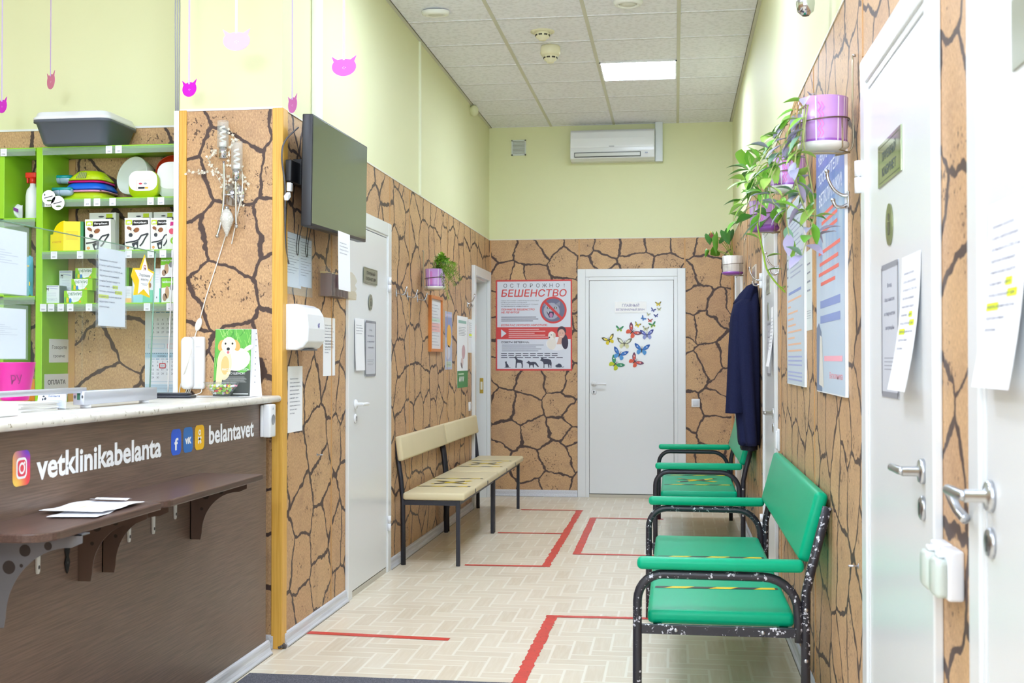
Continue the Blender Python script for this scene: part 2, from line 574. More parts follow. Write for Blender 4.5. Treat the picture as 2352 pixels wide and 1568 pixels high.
wall('wall_left', [(XL - 0.3, XL, 5.535, 10.345), (XL - 0.3, XL, 11.13, YB + 0.2), (XL - 0.3, XL, 10.345, 11.13, 2.07, ZC),
                   (XL - 0.3, XL - 0.19, 10.345, 11.13, 0, 2.07)], 'long left wall of the corridor, stone print below green paint')
wall('wall_pillar', [(-2.26, XL, YP, 5.535)], 'end of the left wall facing the counter, stone print below pale paint')
wall('wall_reception', [(-4.6, -2.26, YS, YS + 0.2)], 'wall behind the green shelves, stone print below pale paint')
wall('wall_right', [(XR, XR + 0.2, -2.7, YB + 0.2)], 'right wall of the corridor, stone print below green paint')
wall('wall_back', [(XL - 0.3, XR + 0.2, YB, YB + 0.2)], 'far end wall of the corridor with the air conditioner')
wall('wall_side', [(-4.8, -4.6, -2.7, YS + 0.2)], 'outer wall of the reception behind the counter')
wall('wall_front', [(-4.6, -3.95, -2.7, -2.5), (0.45, XR, -2.7, -2.5), (-3.95, 0.45, -2.7, -2.5, 0, 0.85), (-3.95, 0.45, -2.7, -2.5, 3.3, ZC)], 'glazed front wall behind the camera')
mb = MB()
for x in (-3.92, -2.5, -1.05, 0.39):
    mb.box(x - 0.03, x + 0.06, -2.62, -2.54, 0.85, 3.3, WHITE)
mb.box(-3.95, 0.45, -2.62, -2.54, 0.85, 0.92, WHITE)
mb.box(-3.95, 0.45, -2.62, -2.54, 3.23, 3.3, WHITE)
struct(mb.build('window_1'), 'white framed front window of the room', 'window')

# paper edge bead, corner strips, seams, trunking
BEAD = flat(226, 224, 205, 0.5)
mb = MB()
mb.box(XL, XL + 0.004, YP, YB, ZP - 0.004, ZP + 0.005, BEAD)
mb.box(XR - 0.004, XR, -2.4, YB, ZP - 0.004, ZP + 0.005, BEAD)
mb.box(XL, XR, YB - 0.004, YB, ZP - 0.004, ZP + 0.005, BEAD)
mb.box(-2.26, XL, YP - 0.004, YP, ZP - 0.004, ZP + 0.006, WHITE)
mb.box(-4.6, -2.26, YS - 0.004, YS, ZP - 0.004, ZP + 0.006, WHITE)
struct(mb.build('trim_1'), 'thin white bead along the top of the stone print', 'trim')
mb = MB()
mb.box(XL - 0.043, XL + 0.007, YP - 0.008, YP, 0.0, ZP, OAK)
mb.box(XL, XL + 0.007, YP, YP + 0.062, 0.0, ZP, OAK)
struct(mb.build('trim_2', None, None, 0.002), 'orange wooden corner strip at the pillar', 'trim')
struct(MB().box(-2.262, -2.226, YP - 0.008, YP, 0.0, ZP, OAK).build('trim_3', None, None, 0.002), 'orange wooden strip on the left edge of the pillar', 'trim')
SEAM = flat(196, 150, 96, 0.5)
mb = MB()
for y in (7.245, 7.80, 9.13, 5.98):
    mb.box(XL, XL + 0.0025, y - 0.006, y + 0.006, 2.17 if y in (7.245,) else 0.06, ZP - 0.005, SEAM)
for y in (4.72, 3.50, 6.20, 9.0, 11.23):
    mb.box(XR - 0.0025, XR, y - 0.007, y + 0.007, 2.18 if y == 3.50 else 0.06, ZP - 0.005, SEAM)
for x, z0 in ((-0.905, 2.17), (0.09, 2.17), (XL + 0.012, 0.06), (XR - 0.01, 0.06)):
    mb.box(x - 0.007, x + 0.007, YB - 0.0025, YB, z0, ZP - 0.005, SEAM)
mb.box(-3.0, -2.955, YS - 0.003, YS, 0.05, 2.3, SEAM)
struct(mb.build('trim_4'), 'thin orange joints between the stone print panels', 'trim')
struct(MB().rbox(XL, XL + 0.035, 5.62, 5.71, 2.40, ZC - 0.006, 0.008, flat(238, 243, 234, 0.5)).build('trim_5'), 'white boxed pipe running up the wall behind the television', 'pipe')
struct(MB().box(XL, XL + 0.014, 8.085, 8.11, ZP, ZC - 0.008, flat(236, 240, 214, 0.5)).build('trim_6'), 'thin white cable trunking up the left wall', 'pipe')
mb = MB()
mb.box(-2.288, -2.264, YP - 0.004, YP + 0.02, 0.5, ZP, WHITE)
for k, dx in enumerate((-2.287, -2.280, -2.273)):
    mb.tube([(dx, YP + 0.012, ZP), (dx + 0.004 * (k - 1), YP + 0.012, 2.9), (dx, YP + 0.012, ZC)], 0.003, flat(170, 172, 180, 0.5))
struct(mb.build('trim_7'), 'white plastic corner trim and loose cables left of the pillar', 'trim')

# skirting
def skirting(name, side, P, L, label, parent=None):
    prof = [(0, 0), (0.024, 0), (0.024, 0.008), (0.017, 0.016), (0.012, 0.030), (0.012, 0.050), (0.009, 0.058), (0.003, 0.063), (0, 0.063)]
    mb = MB()
    mb.loft([[(x, v, u) for u, v in prof][::-1] for x in (0, L)], SKIRT, True, False)
    mb.box(0, L, -0.0, 0.0015, 0.0, 0.0265, flat(120, 112, 96, 0.9))
    o = mb.build(name, parent, fr(side, P))
    return struct(o, label, 'skirting') if parent is None else o
skirting('baseboard_left', 'L', (XL, 5.225, 0), 1.015, 'pale skirting between the pillar and the near left door')
skirting('baseboard_left', 'L', (XL, 7.22, 0), 3.03, 'pale skirting behind the cream benches')
skirting('baseboard_right', 'R', (XR, 6.36, 0), 2.80, 'pale skirting behind the nearer green seat')
skirting('baseboard_right', 'R', (XR, 9.59, 0), 2.33, 'pale skirting behind the farther green seat')
skirting('baseboard_back', 'B', (XL, YB, 0), 0.85, 'pale skirting below the rabies poster')
skirting('baseboard_back', 'B', (0.10, YB, 0), 0.43, 'pale skirting right of the far door')
skirting('baseboard_pillar', 'B', (-2.26, YP, 0), 0.455, 'pale skirting across the foot of the pillar')
mb = MB()
random.seed(3)
for k in range(9):
    a = 0.7 * k
    mb.ball((XL + 0.004 + 0.014 * math.cos(a), YP + 0.006 + 0.013 * math.sin(a), 0.008 + 0.004 * (k % 3)), 0.009, flat(92, 86, 84, 0.95), 1, 1, 0.8, 7)
struct(mb.build('trim_8'), 'broken dark skirting end at the foot of the pillar', 'trim')

# ------------------------------------------------------------------ doors
def handle(parent, x, y, z, d, mat, bend=False, key=True, dz=-0.078):
    mb = MB()
    mb.lathe([(0, 0.0), (0.027, 0.0), (0.027, 0.006), (0.023, 0.011), (0.011, 0.013), (0.011, 0.045), (0, 0.045)], mat, 20, (x, y, z))
    pts = [(x, y, z + 0.043), (x + d * 0.02, y, z + 0.047), (x + d * 0.07, y, z + 0.047), (x + d * 0.118, y - 0.002, z + 0.045)]
    if bend:
        pts += [(x + d * 0.128, y - 0.008, z + 0.040), (x + d * 0.120, y - 0.035, z + 0.030), (x + d * 0.095, y - 0.052, z + 0.02)]
    mb.tube(smooth_path(pts, 4), 0.0095, mat, 10)
    ho = mb.build('handle', parent)
    if key:
        k = MB()
        k.lathe([(0, 0.0), (0.026, 0.0), (0.026, 0.005), (0.022, 0.009), (0, 0.009)], mat, 20, (x, y + dz, z))
        k.ell(x, y + dz + 0.006, 0.0075, 0.0075, z + 0.0095, flat(60, 62, 70, 0.4))
        k.poly([(x - 0.004, y + dz), (x + 0.004, y + dz), (x + 0.005, y + dz - 0.014), (x - 0.005, y + dz - 0.014)], z + 0.0096, flat(60, 62, 70, 0.4))
        k.build('keyhole_plate', parent)

def door(name, side, P, w, h, label, hand, cas=0.075, inner=0.032, hinge=None, hmat=STEEL, bend=False, sill=0.03):
    D = thing(name, label, 'door', fr(side, P))
    D['kind'] = 'structure'
    c = MB()
    for x0, x1, y0, y1 in ((0, cas, 0, h), (w - cas, w, 0, h), (cas, w - cas, h - cas, h)):
        c.box(x0, x1, y0, y1, 0.0, 0.020, DOORW)
    c.build('casing', D, None, 0.004)
    f = MB()
    for x0, x1, y0, y1 in ((cas, cas + inner, 0, h - cas), (w - cas - inner, w - cas, 0, h - cas), (cas + inner, w - cas - inner, h - cas - inner, h - cas)):
        f.box(x0, x1, y0, y1, 0.0, 0.014, DOORW)
    f.box(cas + inner, w - cas - inner, 0, sill, 0.0, 0.010, flat(196, 190, 176, 0.5))
    f.box(cas + inner, w - cas - inner, sill * 0.5, h - cas - inner, 0.0, 0.004, flat(74, 74, 72, 0.9))
    f.build('frame', D, None, 0.003)
    g = 0.003
    MB().box(cas + inner + g, w - cas - inner - g, sill + 0.006, h - cas - inner - g, 0.004, 0.012, DOORW).build('leaf', D, None, 0.003)
    hx, hy, hd = hand
    handle(D, hx, hy, 0.012, hd, hmat, bend)
    for hx_, hy_ in hinge or []:
        m = MB()
        m.cyl((hx_, hy_ - 0.045, 0.026), (hx_, hy_ - 0.002, 0.026), 0.011, WHITE, 12)
        m.cyl((hx_, hy_ + 0.002, 0.026), (hx_, hy_ + 0.045, 0.026), 0.011, WHITE, 12)
        m.cyl((hx_, hy_ - 0.004, 0.026), (hx_, hy_ + 0.004, 0.026), 0.008, CHROME, 12)
        m.build('hinge', D)
    return D

door('door_1', 'R', (XR, 3.425, 0), 0.930, 2.145, 'second white door on the right, with green plaque and oval badge', (0.800, 1.073, -1), 0.075, 0.02, [(0.008, 1.822)])
door('door_2', 'R', (XR, 2.205, 0), 0.95, 2.145, 'nearest white door at the right edge of the photo', (0.130, 1.083, -1), 0.075, 0.02, None, STEEL, True)
door('door_3', 'R', (XR, 7.255, 0), 0.89, 2.11, 'white door on the right wall beside the navy coat', (0.765, 1.02, -1), 0.06, 0.02, [(0.012, 1.78), (0.012, 0.34)])
door('door_4', 'R', (XR, 10.55, 0), 0.95, 2.12, 'white door at the far end of the right wall, behind the coat', (0.80, 1.02, -1), 0.075, 0.03)
door('door_5', 'B', (-0.92, YB, 0), 1.017, 2.164, 'white door in the far end wall decorated with butterflies', (0.155, 1.075, 1), 0.076, 0.033, None, WHITE)
door('door_6', 'L', (XL, 6.241, 0), 0.975, 2.150, 'white door on the left wall partly behind the television', (0.155, 1.06, 1), 0.080, 0.012, [(0.900, 1.770), (0.900, 0.30)], WHITE)

# open recess with a white door at the far end of the left wall
D = thing('door_7', 'white door set deep in the left wall beside the far corner', 'door', fr('L', (XL, 10.256, 0)))
D['kind'] = 'structure'
c = MB()
w7, h7 = 0.94, 2.137
for x0, x1, y0, y1 in ((0, 0.085, 0, h7), (w7 - 0.075, w7, 0, h7), (0.085, w7 - 0.075, h7 - 0.085, h7)):
    c.box(x0, x1, y0, y1, 0.0, 0.03, DOORW)
c.build('casing', D, None, 0.004)
f = MB()
f.box(0.089, 0.115, 0, h7 - 0.07, -0.185, 0, DOORW)
f.box(w7 - 0.10, w7 - 0.068, 0, h7 - 0.07, -0.185, 0, DOORW)
f.box(w7 - 0.115, w7 - 0.10, 0, h7 - 0.07, -0.185, -0.10, DOORW)
f.box(0.115, w7 - 0.10, h7 - 0.105, h7 - 0.07, -0.185, 0, DOORW)
f.build('frame', D, None, 0.002)
MB().box(0.115, w7 - 0.10, 0.01, h7 - 0.105, -0.185, -0.165, DOORW).build('leaf', D)
s = MB()
s.box(w7 - 0.103, w7 - 0.0995, 0.985, 1.13, -0.065, -0.03, flat(196, 166, 76, 0.35, 0.8))
s.box(w7 - 0.1035, w7 - 0.102, 1.02, 1.095, -0.058, -0.038, flat(230, 226, 214, 0.4))
s.build('strike_plate', D)

# ================================================================== CEILING FITTINGS
LITE = mat_lamp('lamp_diffuser', (220, 233, 255), 46.0)
LITE2 = mat_lamp('added_lamp_diffuser', (220, 233, 255), 24.0)
def panel(x, y, label, lm=None):
    t = thing('ceiling_light', label, 'ceiling light', fr('C', (x, y, ZC)), 'square ceiling light panels')
    m = MB()
    a = 0.290
    for x0, x1, y0, y1 in ((-a, a, -a, -a + 0.012), (-a, a, a - 0.012, a), (-a, -a + 0.012, -a, a), (a - 0.012, a, -a, a)):
        m.box(x0, x1, y0, y1, 0.0, 0.010, WHITE)
    m.build('frame', t)
    d = MB()
    d.box(-a + 0.012, a - 0.012, -a + 0.012, a - 0.012, 0.0, 0.004, lm or LITE)
    d.build('diffuser', t)
    l = MB()
    for k in range(-3, 4):
        l.box(k * 0.08 - 0.0025, k * 0.08 + 0.0025, -a + 0.014, a - 0.014, 0.004, 0.008, flat(214, 216, 226, 0.2, 0.6))
    l.build('louvre', t)
panel(-0.273, 9.155, 'lit square light panel in the corridor ceiling')
for x, y, lm in ((-0.273, 5.555, LITE2), (-0.873, 6.155, LITE2), (-0.873, 3.155, LITE), (-2.673, 2.555, LITE)):  # unseen panels, added to brighten the corridor and the lobby
    panel(x, y, 'added unseen square light panel in the ceiling, above the picture', lm)

def valve(x, y, label, tilt=0.0):
    t = thing('air_vent', label, 'air vent', fr('C', (x, y, ZC)) @ Matrix.Rotation(tilt, 4, 'X'), 'round ceiling air valves')
    MB().lathe([(0.055, 0.0), (0.088, 0.002), (0.092, 0.010), (0.084, 0.026), (0.066, 0.033), (0.058, 0.026), (0.056, 0.004)], flat(240, 240, 238, 0.35), 32).build('ring', t)
    m = MB()
    m.lathe([(0.0, 0.030), (0.040, 0.030), (0.050, 0.022), (0.050, 0.012), (0.0, 0.012)], flat(226, 226, 220, 0.4), 28)
    m.lathe([(0.0, 0.004), (0.057, 0.004)], flat(110, 106, 96, 0.8), 28)
    m.build('disc', t)
valve(-1.514, 7.41, 'white round air valve on the left of the ceiling', 0.12)
valve(-0.286, 7.36, 'white round air valve cut by the top edge of the photo')
CRM = flat(232, 226, 196, 0.4)
def detector(x, y, label, base):
    t = thing('smoke_detector', label, 'smoke detector', fr('C', (x, y, ZC)))
    h = 0.0
    if base:
        MB().lathe([(0, 0.0), (0.062, 0.0), (0.070, 0.012), (0.072, 0.055), (0.060, 0.072), (0, 0.072)], CRM, 28).build('base', t)
        h = 0.066
    else:
        MB().lathe([(0, 0.0), (0.082, 0.0), (0.082, 0.006), (0.050, 0.010), (0, 0.010)], CRM, 28).build('base', t)
        h = 0.008
    m = MB()
    m.lathe([(0.0, h), (0.050, h), (0.050, h + 0.012), (0.044, h + 0.036), (0.026, h + 0.046), (0.024, h + 0.054), (0.0, h + 0.054)], CRM, 28)
    for k in range(8):
        a = PI / 4 * k + 0.2
        m.M = Matrix.Rotation(a, 4, 'Z')
        m.box(0.045, 0.0495, -0.012, 0.012, h + 0.016, h + 0.026, flat(74, 72, 62, 0.8))
    m.build('sensor_head', t)
detector(-0.89, 7.98, 'flat cream smoke detector, nearer of the two on the ceiling', False)
detector(-0.876, 8.36, 'cream smoke detector on a thick base, the larger of the two', True)
m = MB()
m.ball((0, 0, 0.03), 0.045, flat(226, 228, 190, 0.4), 1, 1.1, 0.9)
m.cyl((0, 0, 0), (0, 0, 0.01), 0.035, flat(226, 228, 190, 0.4))
tag(m.build('alarm_sounder', None, fr('L', (XL, 10.207, 3.485))), 'small round white dome at the top of the left wall near the far corner', 'alarm')

# ================================================================== FAR WALL FITTINGS
t = thing('air_conditioner', 'white wall air conditioner above the far door', 'air conditioner', fr('B', (-0.976, YB, 3.171)))
ACW = flat(226, 228, 230, 0.18)
m = MB()
prof = [(0.0, 0.0), (0.10, 0.0), (0.165, 0.02), (0.178, 0.09), (0.178, 0.12), (0.172, 0.20), (0.150, 0.275), (0.12, 0.295), (0.0, 0.295)]
m.loft([[(x, v, u) for u, v in prof][::-1] for x in (0.0, 0.79)], ACW, True, False)
m.build('housing', t, None, 0.006)
m = MB()
m.loft([[(x, v, u) for u, v in [(0.174, 0.118), (0.184, 0.118), (0.184, 0.135), (0.178, 0.205), (0.158, 0.268), (0.148, 0.268)]][::-1] for x in (0.005, 0.785)], flat(236, 238, 242, 0.12), True, False)
m.build('front_panel', t, None, 0.003)
m = MB()
m.box(0.04, 0.66, 0.030, 0.075, 0.16, 0.182, flat(70, 74, 74, 0.5))
m.build('outlet', t)
MB().box(0.046, 0.654, 0.036, 0.068, 0.178, 0.188, flat(206, 208, 204, 0.3)).build('flap', t, None, 0.003)
m = MB()
m.box(0.70, 0.725, 0.058, 0.068, 0.176, 0.183, flat(40, 42, 50, 0.2))
m.build('display', t)
MB().rrect(0.365, 0.122, 0.415, 0.132, 0.004, 0.1855, flat(170, 174, 180, 0.3)).build('badge', t)
tag(MB().rbox(0, 0.072, 0, 0.37, 0, 0.075, 0.004, flat(220, 226, 230, 0.35)).build('cable_duct', None, fr('B', (-0.184, YB, 3.166))), 'pale duct beside the air conditioner up to the ceiling', 'duct')
t = thing('wall_vent', 'small white slatted grille on the far green wall', 'vent', fr('B', (-1.555, YB, 3.262)))
m = MB()
for x0, x1, y0, y1 in ((0, 0.14, 0, 0.012), (0, 0.14, 0.138, 0.15), (0, 0.012, 0, 0.15), (0.128, 0.14, 0, 0.15)):
    m.box(x0, x1, y0, y1, 0, 0.010, flat(214, 220, 218, 0.4))
m.build('frame', t)
m = MB()
m.box(0.01, 0.13, 0.01, 0.14, 0, 0.002, flat(150, 152, 138, 0.8))
for k in range(10):
    m.box(0.012, 0.128, 0.014 + k * 0.0125, 0.0205 + k * 0.0125, 0.001, 0.008, flat(214, 220, 218, 0.4))
m.build('slats', t)

def switch(side, P, label, s=0.078):
    t = thing('light_switch', label, 'switch', fr(side, P))
    pl = MB().rbox(0, s, 0, s, 0, 0.012, 0.005, flat(236, 237, 240, 0.3)).build('plate', t)
    MB().rbox(s * 0.17, s * 0.83, s * 0.17, s * 0.83, 0.010, 0.018, 0.004, flat(214, 217, 222, 0.3)).build('rocker', pl)
switch('B', (0.149, YB, 0.858), 'white square light switch right of the far door')
switch('L', (XL, 10.09, 0.86), 'white light switch on the left wall beside the deep doorway')

# ================================================================== RECEPTION COUNTER
RC = thing('reception_counter', 'dark brown reception counter with pale stone-look top and white lettering', 'counter', T(XC, 2.2, 0))
def cw(y):
    return y - 2.2
m = MB()
m.box(-0.02, 0.0, 0.0, cw(5.07), 0.0, 1.117, LAMIN)
m.box(-0.50, -0.02, cw(5.05), cw(5.07), 0.0, 1.117, LAMIN)
m.build('front_panel', RC)
m = MB()
m.rbox(-0.53, 0.034, 0.0, cw(5.183), 1.117, 1.147, 0.0135, STONETOP, 4)
m.build('countertop', RC)
o = skirting('skirting', 'L', (0, 0, 0), cw(5.095), '', RC)
LT = fr('L', (0.0008, 0, 0))
m = MB()
LTW = flat(245, 246, 250, 0.4)
def cz(px, py):
    p = at(px, py, 'x', XC)
    return cw(p.y), p.z
m.text('vetklinikabelanta', cw(3.157), 0.970, 0.073, 0, LTW, w=0.826, bold=0.028)
m.build('lettering', RC, LT)
m = MB()
m.text('belantavet', cw(4.415), 0.982, 0.073, 0, LTW, w=0.495, bold=0.028)
m.build('lettering', RC, LT)
def icon(y0, z0, s, sz, mat, kind):
    k = MB()
    k.rrect(0, 0, s, sz, s * 0.24, 0.0, mat)
    e = 0.0005
    c = s / 2
    if kind == 'camera':
        k.rrect(s * .2, sz * .2, s * .8, sz * .8, s * .17, e, LTW)
        k.rrect(s * .27, sz * .27, s * .73, sz * .73, s * .12, 2 * e, flat(228, 70, 92, 0.4))
        k.ell(c, sz / 2, s * .17, sz * .17, 3 * e, LTW)
        k.ell(c, sz / 2, s * .105, sz * .105, 4 * e, flat(228, 80, 92, 0.4))
        k.ell(s * .645, sz * .645, s * .035, sz * .035, 3 * e, LTW)
    elif kind == 'f':
        k.text('f', c, sz * .2, sz * .46, e, LTW, w=s * .38, al='c', bold=0.03)
    elif kind == 'w':
        k.text('vк', c, sz * .36, sz * .30, e, LTW, w=s * .66, al='c', bold=0.05)
    else:
        k.ell(c, sz * .70, s * .14, sz * .115, e, LTW)
        k.ell(c, sz * .70, s * .065, sz * .055, 2 * e, mat)
        k.line([(s * .33, sz * .50), (c, sz * .44), (s * .67, sz * .50)], s * .11, e, LTW)
        k.line([(c, sz * .46), (s * .35, sz * .26)], s * .11, e, LTW)
        k.line([(c, sz * .46), (s * .65, sz * .26)], s * .11, e, LTW)
    return k.build('social_icon', RC, LT @ Matrix.Translation((y0, z0, 0)))
tg = NT('icon_gradient', 0.35)
v, gx, gy, gz = tg.pos('obj')
gx, gy = tg.f('DIVIDE', gx, 0.092), tg.f('DIVIDE', gy, 0.1)
c1 = tg.mix(tg.step(tg.f('SUBTRACT', gx, tg.f('MULTIPLY', gy, -0.55)), 0.1, 1.35), (250, 186, 70), (150, 50, 190))
c1 = tg.mix(tg.step(tg.f('ADD', tg.f('MULTIPLY', gx, 0.5), tg.f('SUBTRACT', 1.0, gy)), 0.3, 1.25), c1, (238, 66, 80))
c1 = tg.mix(tg.f('MULTIPLY', tg.step(gy, 0.5, 0.05), tg.step(gx, 0.9, 0.1)), c1, (252, 212, 96))
c1 = tg.mix(tg.f('MULTIPLY', tg.step(gy, 0.6, 1.0), tg.step(gx, 0.4, 1.0)), c1, (86, 72, 206))
icon(cw(3.034), 0.960, 0.090, 0.098, tg.done(c1), 'camera')
icon(cw(4.066), 0.963, 0.087, 0.094, flat(36, 92, 214, 0.4), 'f')
icon(cw(4.172), 0.964, 0.087, 0.094, flat(42, 112, 190, 0.4), 'w')
icon(cw(4.278), 0.966, 0.090, 0.094, flat(242, 186, 20, 0.4), 'ok')
# writing ledges
def ledge(y0, y1, label, end_round):
    t = thing('writing_ledge', label, 'ledge', T(XC, y0, 0.853), 'writing ledges on the counter front')
    L, Wd, R = y1 - y0, 0.25, 0.075
    pts = [(0.001, 0), (0.001, L)]
    pts += [(Wd, L)] if not end_round else [(Wd, L)]
    pts += [(Wd - R + R * math.cos(a), R - R * math.sin(a)) for a in [PI / 2 * i / 8 for i in range(9)]]
    MB().prism(pts, 0.0, 0.023, LEDGE).build('board', t, None, 0.004)
    return t
l1 = ledge(2.76, 3.435, 'left writing ledge under the counter lettering, with loose papers on it', True)
l2 = ledge(3.445, 4.335, 'right empty writing ledge under the small social icons', True)
BRB = flat(92, 72, 62, 0.35)
def bracket(t, y, ybase, mat, holes, out=0.22, down=0.215):
    """curved steel bracket in a plane square to the counter"""
    k = MB()
    n = 14
    pts = [(0.0, 0.0), (out, 0.0), (out, -0.022)]
    for i in range(n + 1):
        a = PI / 2 * i / n
        pts.append((0.045 + (out - 0.075) * (1 - math.sin(a)), -0.035 - (down - 0.06) * (1 - math.cos(a))))
    pts += [(0.040, -down), (0.0, -down)]
    k.M = fr('B', (0.001, y - ybase, -0.0005))
    k.prism(pts, 0.0, 0.003, mat)
    for hx, hy, hr in holes:
        k.ell(hx, hy, hr, hr, 0.0036, flat(58, 46, 40, 0.7))
    k.M = Matrix()
    k.box(0.0008, 0.004, y - ybase - 0.003, y - ybase + 0.040, -down, 0, mat)
    k.box(0.001, out, y - ybase - 0.003, y - ybase + 0.040, -0.004, -0.0005, mat)
    k.build('bracket', t)
H3 = [(0.06, -0.05, 0.014), (0.12, -0.035, 0.009), (0.045, -0.10, 0.006)]
bracket(l1, 2.93, 2.76, flat(128, 126, 130, 0.35, 0.4), [(0.10, -0.045, 0.016), (0.165, -0.032, 0.011), (0.055, -0.09, 0.018), (0.09, -0.085, 0.005)], 0.26, 0.25)
bracket(l1, 3.40, 2.76, BRB, H3)
bracket(l2, 3.553, 3.445, BRB, H3)
bracket(l2, 4.24, 3.445, BRB, H3)
def strip(t, y, ybase, zb, kind):
    k = MB()
    if kind == 'white':
        w = flat(226, 226, 222, 0.4)
        k.M = fr('L', (0.001, y - ybase, 0))
        k.prism([(-0.012, 0), (0.012, 0), (0.007, zb), (0.002, zb - 0.006), (-0.004, zb - 0.006), (-0.007, zb)], 0, 0.006, w)
        k.ell(0.001, zb + 0.012, 0.005, 0.006, 0.0065, flat(52, 50, 50, 0.5))
        k.M = Matrix()
        k.box(0.001, 0.16, y - ybase - 0.012, y - ybase + 0.012, -0.005, -0.0005, w)
        k.build('support_strip', t)
    else:
        d = flat(34, 33, 34, 0.45)
        k.M = fr('L', (0.001, y - ybase, 0))
        k.prism([(-0.014, 0), (0.014, 0), (0.013, zb * .62), (0.007, zb * .72), (0.014, zb * .82), (0.008, zb * .93), (0.0, zb), (-0.008, zb * .93), (-0.014, zb * .82), (-0.007, zb * .72), (-0.013, zb * .62)], 0, 0.004, d)
        for q in (0.2, 0.42, 0.82):
            k.ell(0, zb * q, 0.004, 0.004, 0.0044, flat(90, 90, 92, 0.3, 0.8))
        k.build('strap', t)
strip(l1, 3.162, 2.76, -0.145, 'white')
strip(l2, 3.73, 3.445, -0.142, 'white')
strip(l2, 3.915, 3.445, -0.142, 'white')
strip(l2, 4.096, 3.445, -0.115, 'white')
strip(l1, 3.003, 2.76, -0.185, 'black')
strip(l1, 3.328, 2.76, -0.180, 'black')
# loose papers on the ledge
def loose(P, w, d, rz, label, col, lines, curl=0.004, hl=False, grp='papers on the writing ledge'):
    k = MB()
    n = 10
    for i in range(n):
        a, b = i / n, (i + 1) / n
        za, zb = (curl * math.sin(a * 5.0) ** 2, curl * math.sin(b * 5.0) ** 2)
        k.add([(a * w, 0, za), (b * w, 0, zb), (b * w, d, zb), (a * w, d, za)], [(0, 1, 2, 3)], col)
    for i in range(lines):
        yy = d * (0.12 + 0.76 * i / max(lines - 1, 1))
        for q in range(1, n - 1):
            za = curl * math.sin(q / n * 5.0) ** 2
            zb = curl * math.sin((q + 1) / n * 5.0) ** 2
            c = flat(226, 236, 60, 0.7) if hl and i in (2, 3) and q > 4 else flat(168, 172, 194, 0.8)
            wd = 0.0035 if hl and i in (2, 3) and q > 4 else 0.0016
            k.add([(q / n * w, yy, za + .0006), ((q + 1) / n * w, yy, zb + .0006), ((q + 1) / n * w, yy + wd, zb + .0006), (q / n * w, yy + wd, za + .0006)], [(0, 1, 2, 3)], c)
    return tag(k.build('paper_sheet', None, T(*P, rz)), label, 'paper', grp)
loose((-1.745, 3.30, 0.8770), 0.26, 0.14, -1.42, 'lowest loose paper on the ledge, sticking out to the left', PAPER, 3)
loose((-1.775, 3.40, 0.8820), 0.27, 0.19, -1.58, 'printed paper with yellow highlighter lying on the left ledge', flat(248, 248, 252, 0.7), 7, 0.004, True)
loose((-1.740, 3.42, 0.8880), 0.06, 0.11, -1.65, 'small folded slip on top of the highlighted paper', PAPER, 2)

t = thing('wall_socket', 'white socket block on the right end of the counter front', 'socket', fr('L', (XC + 0.001, 4.985, 0.968)))
MB().rbox(0, 0.075, 0.002, 0.142, 0, 0.012, 0.004, WHITE).build('back_plate', t)
k = MB()
k.rbox(0.004, 0.078, 0, 0.145, 0.010, 0.046, 0.007, flat(240, 241, 244, 0.25))
cov = k.build('cover', t)
k = MB()
k.lathe([(0.0, 0.0463), (0.021, 0.0465), (0.023, 0.0475), (0.021, 0.048)], flat(150, 152, 156, 0.4), 20, (0.040, 0.078, 0))
k.text('220', 0.040, 0.122, 0.008, 0.0466, INK, al='c')
k.build('outlet', cov)

# ------------------------------------------------------------------ cream benches
def tape(mb, pts, w, z, n=6):
    """striped hazard tape along a polyline (x, y) or (x, y, z)"""
    P = [Vector((p[0], p[1], p[2] if len(p) > 2 else z)) for p in pts]
    tot = sum((b - a).length for a, b in zip(P[:-1], P[1:]))
    seg = 0.085
    s0 = 0.0
    for a, b in zip(P[:-1], P[1:]):
        L = (b - a).length
        d = (b - a) / L
        up = Vector((0, 0, 1)) if abs(d.z) < 0.7 else Vector((1, 0, 0))
        q = d.cross(up).normalized() * w / 2
        k = 0
        t0 = 0.0
        while t0 < L - 1e-6:
            t1 = min(L, (math.floor((s0 + t0) / seg + 1e-6) + 1) * seg - s0)
            odd = int(math.floor((s0 + t0) / seg + 1e-6)) % 2
            A, B = a + d * t0, a + d * t1
            sk = d * min(0.02, t1 - t0) * 0.9
            mb.add([tuple(A - q), tuple(B - q), tuple(B + q), tuple(A + q)], [(0, 1, 2, 3)], YEL if odd else BLK)
            if (t1 - t0) > 0.04:
                u = up * 0.0002
                mb.add([tuple(A - q + u), tuple(A + d * 0.035 - q + u), tuple(A + q + u)], [(0, 1, 2)], BLK if odd else YEL)
            t0 = t1
        s0 += L
    return mb

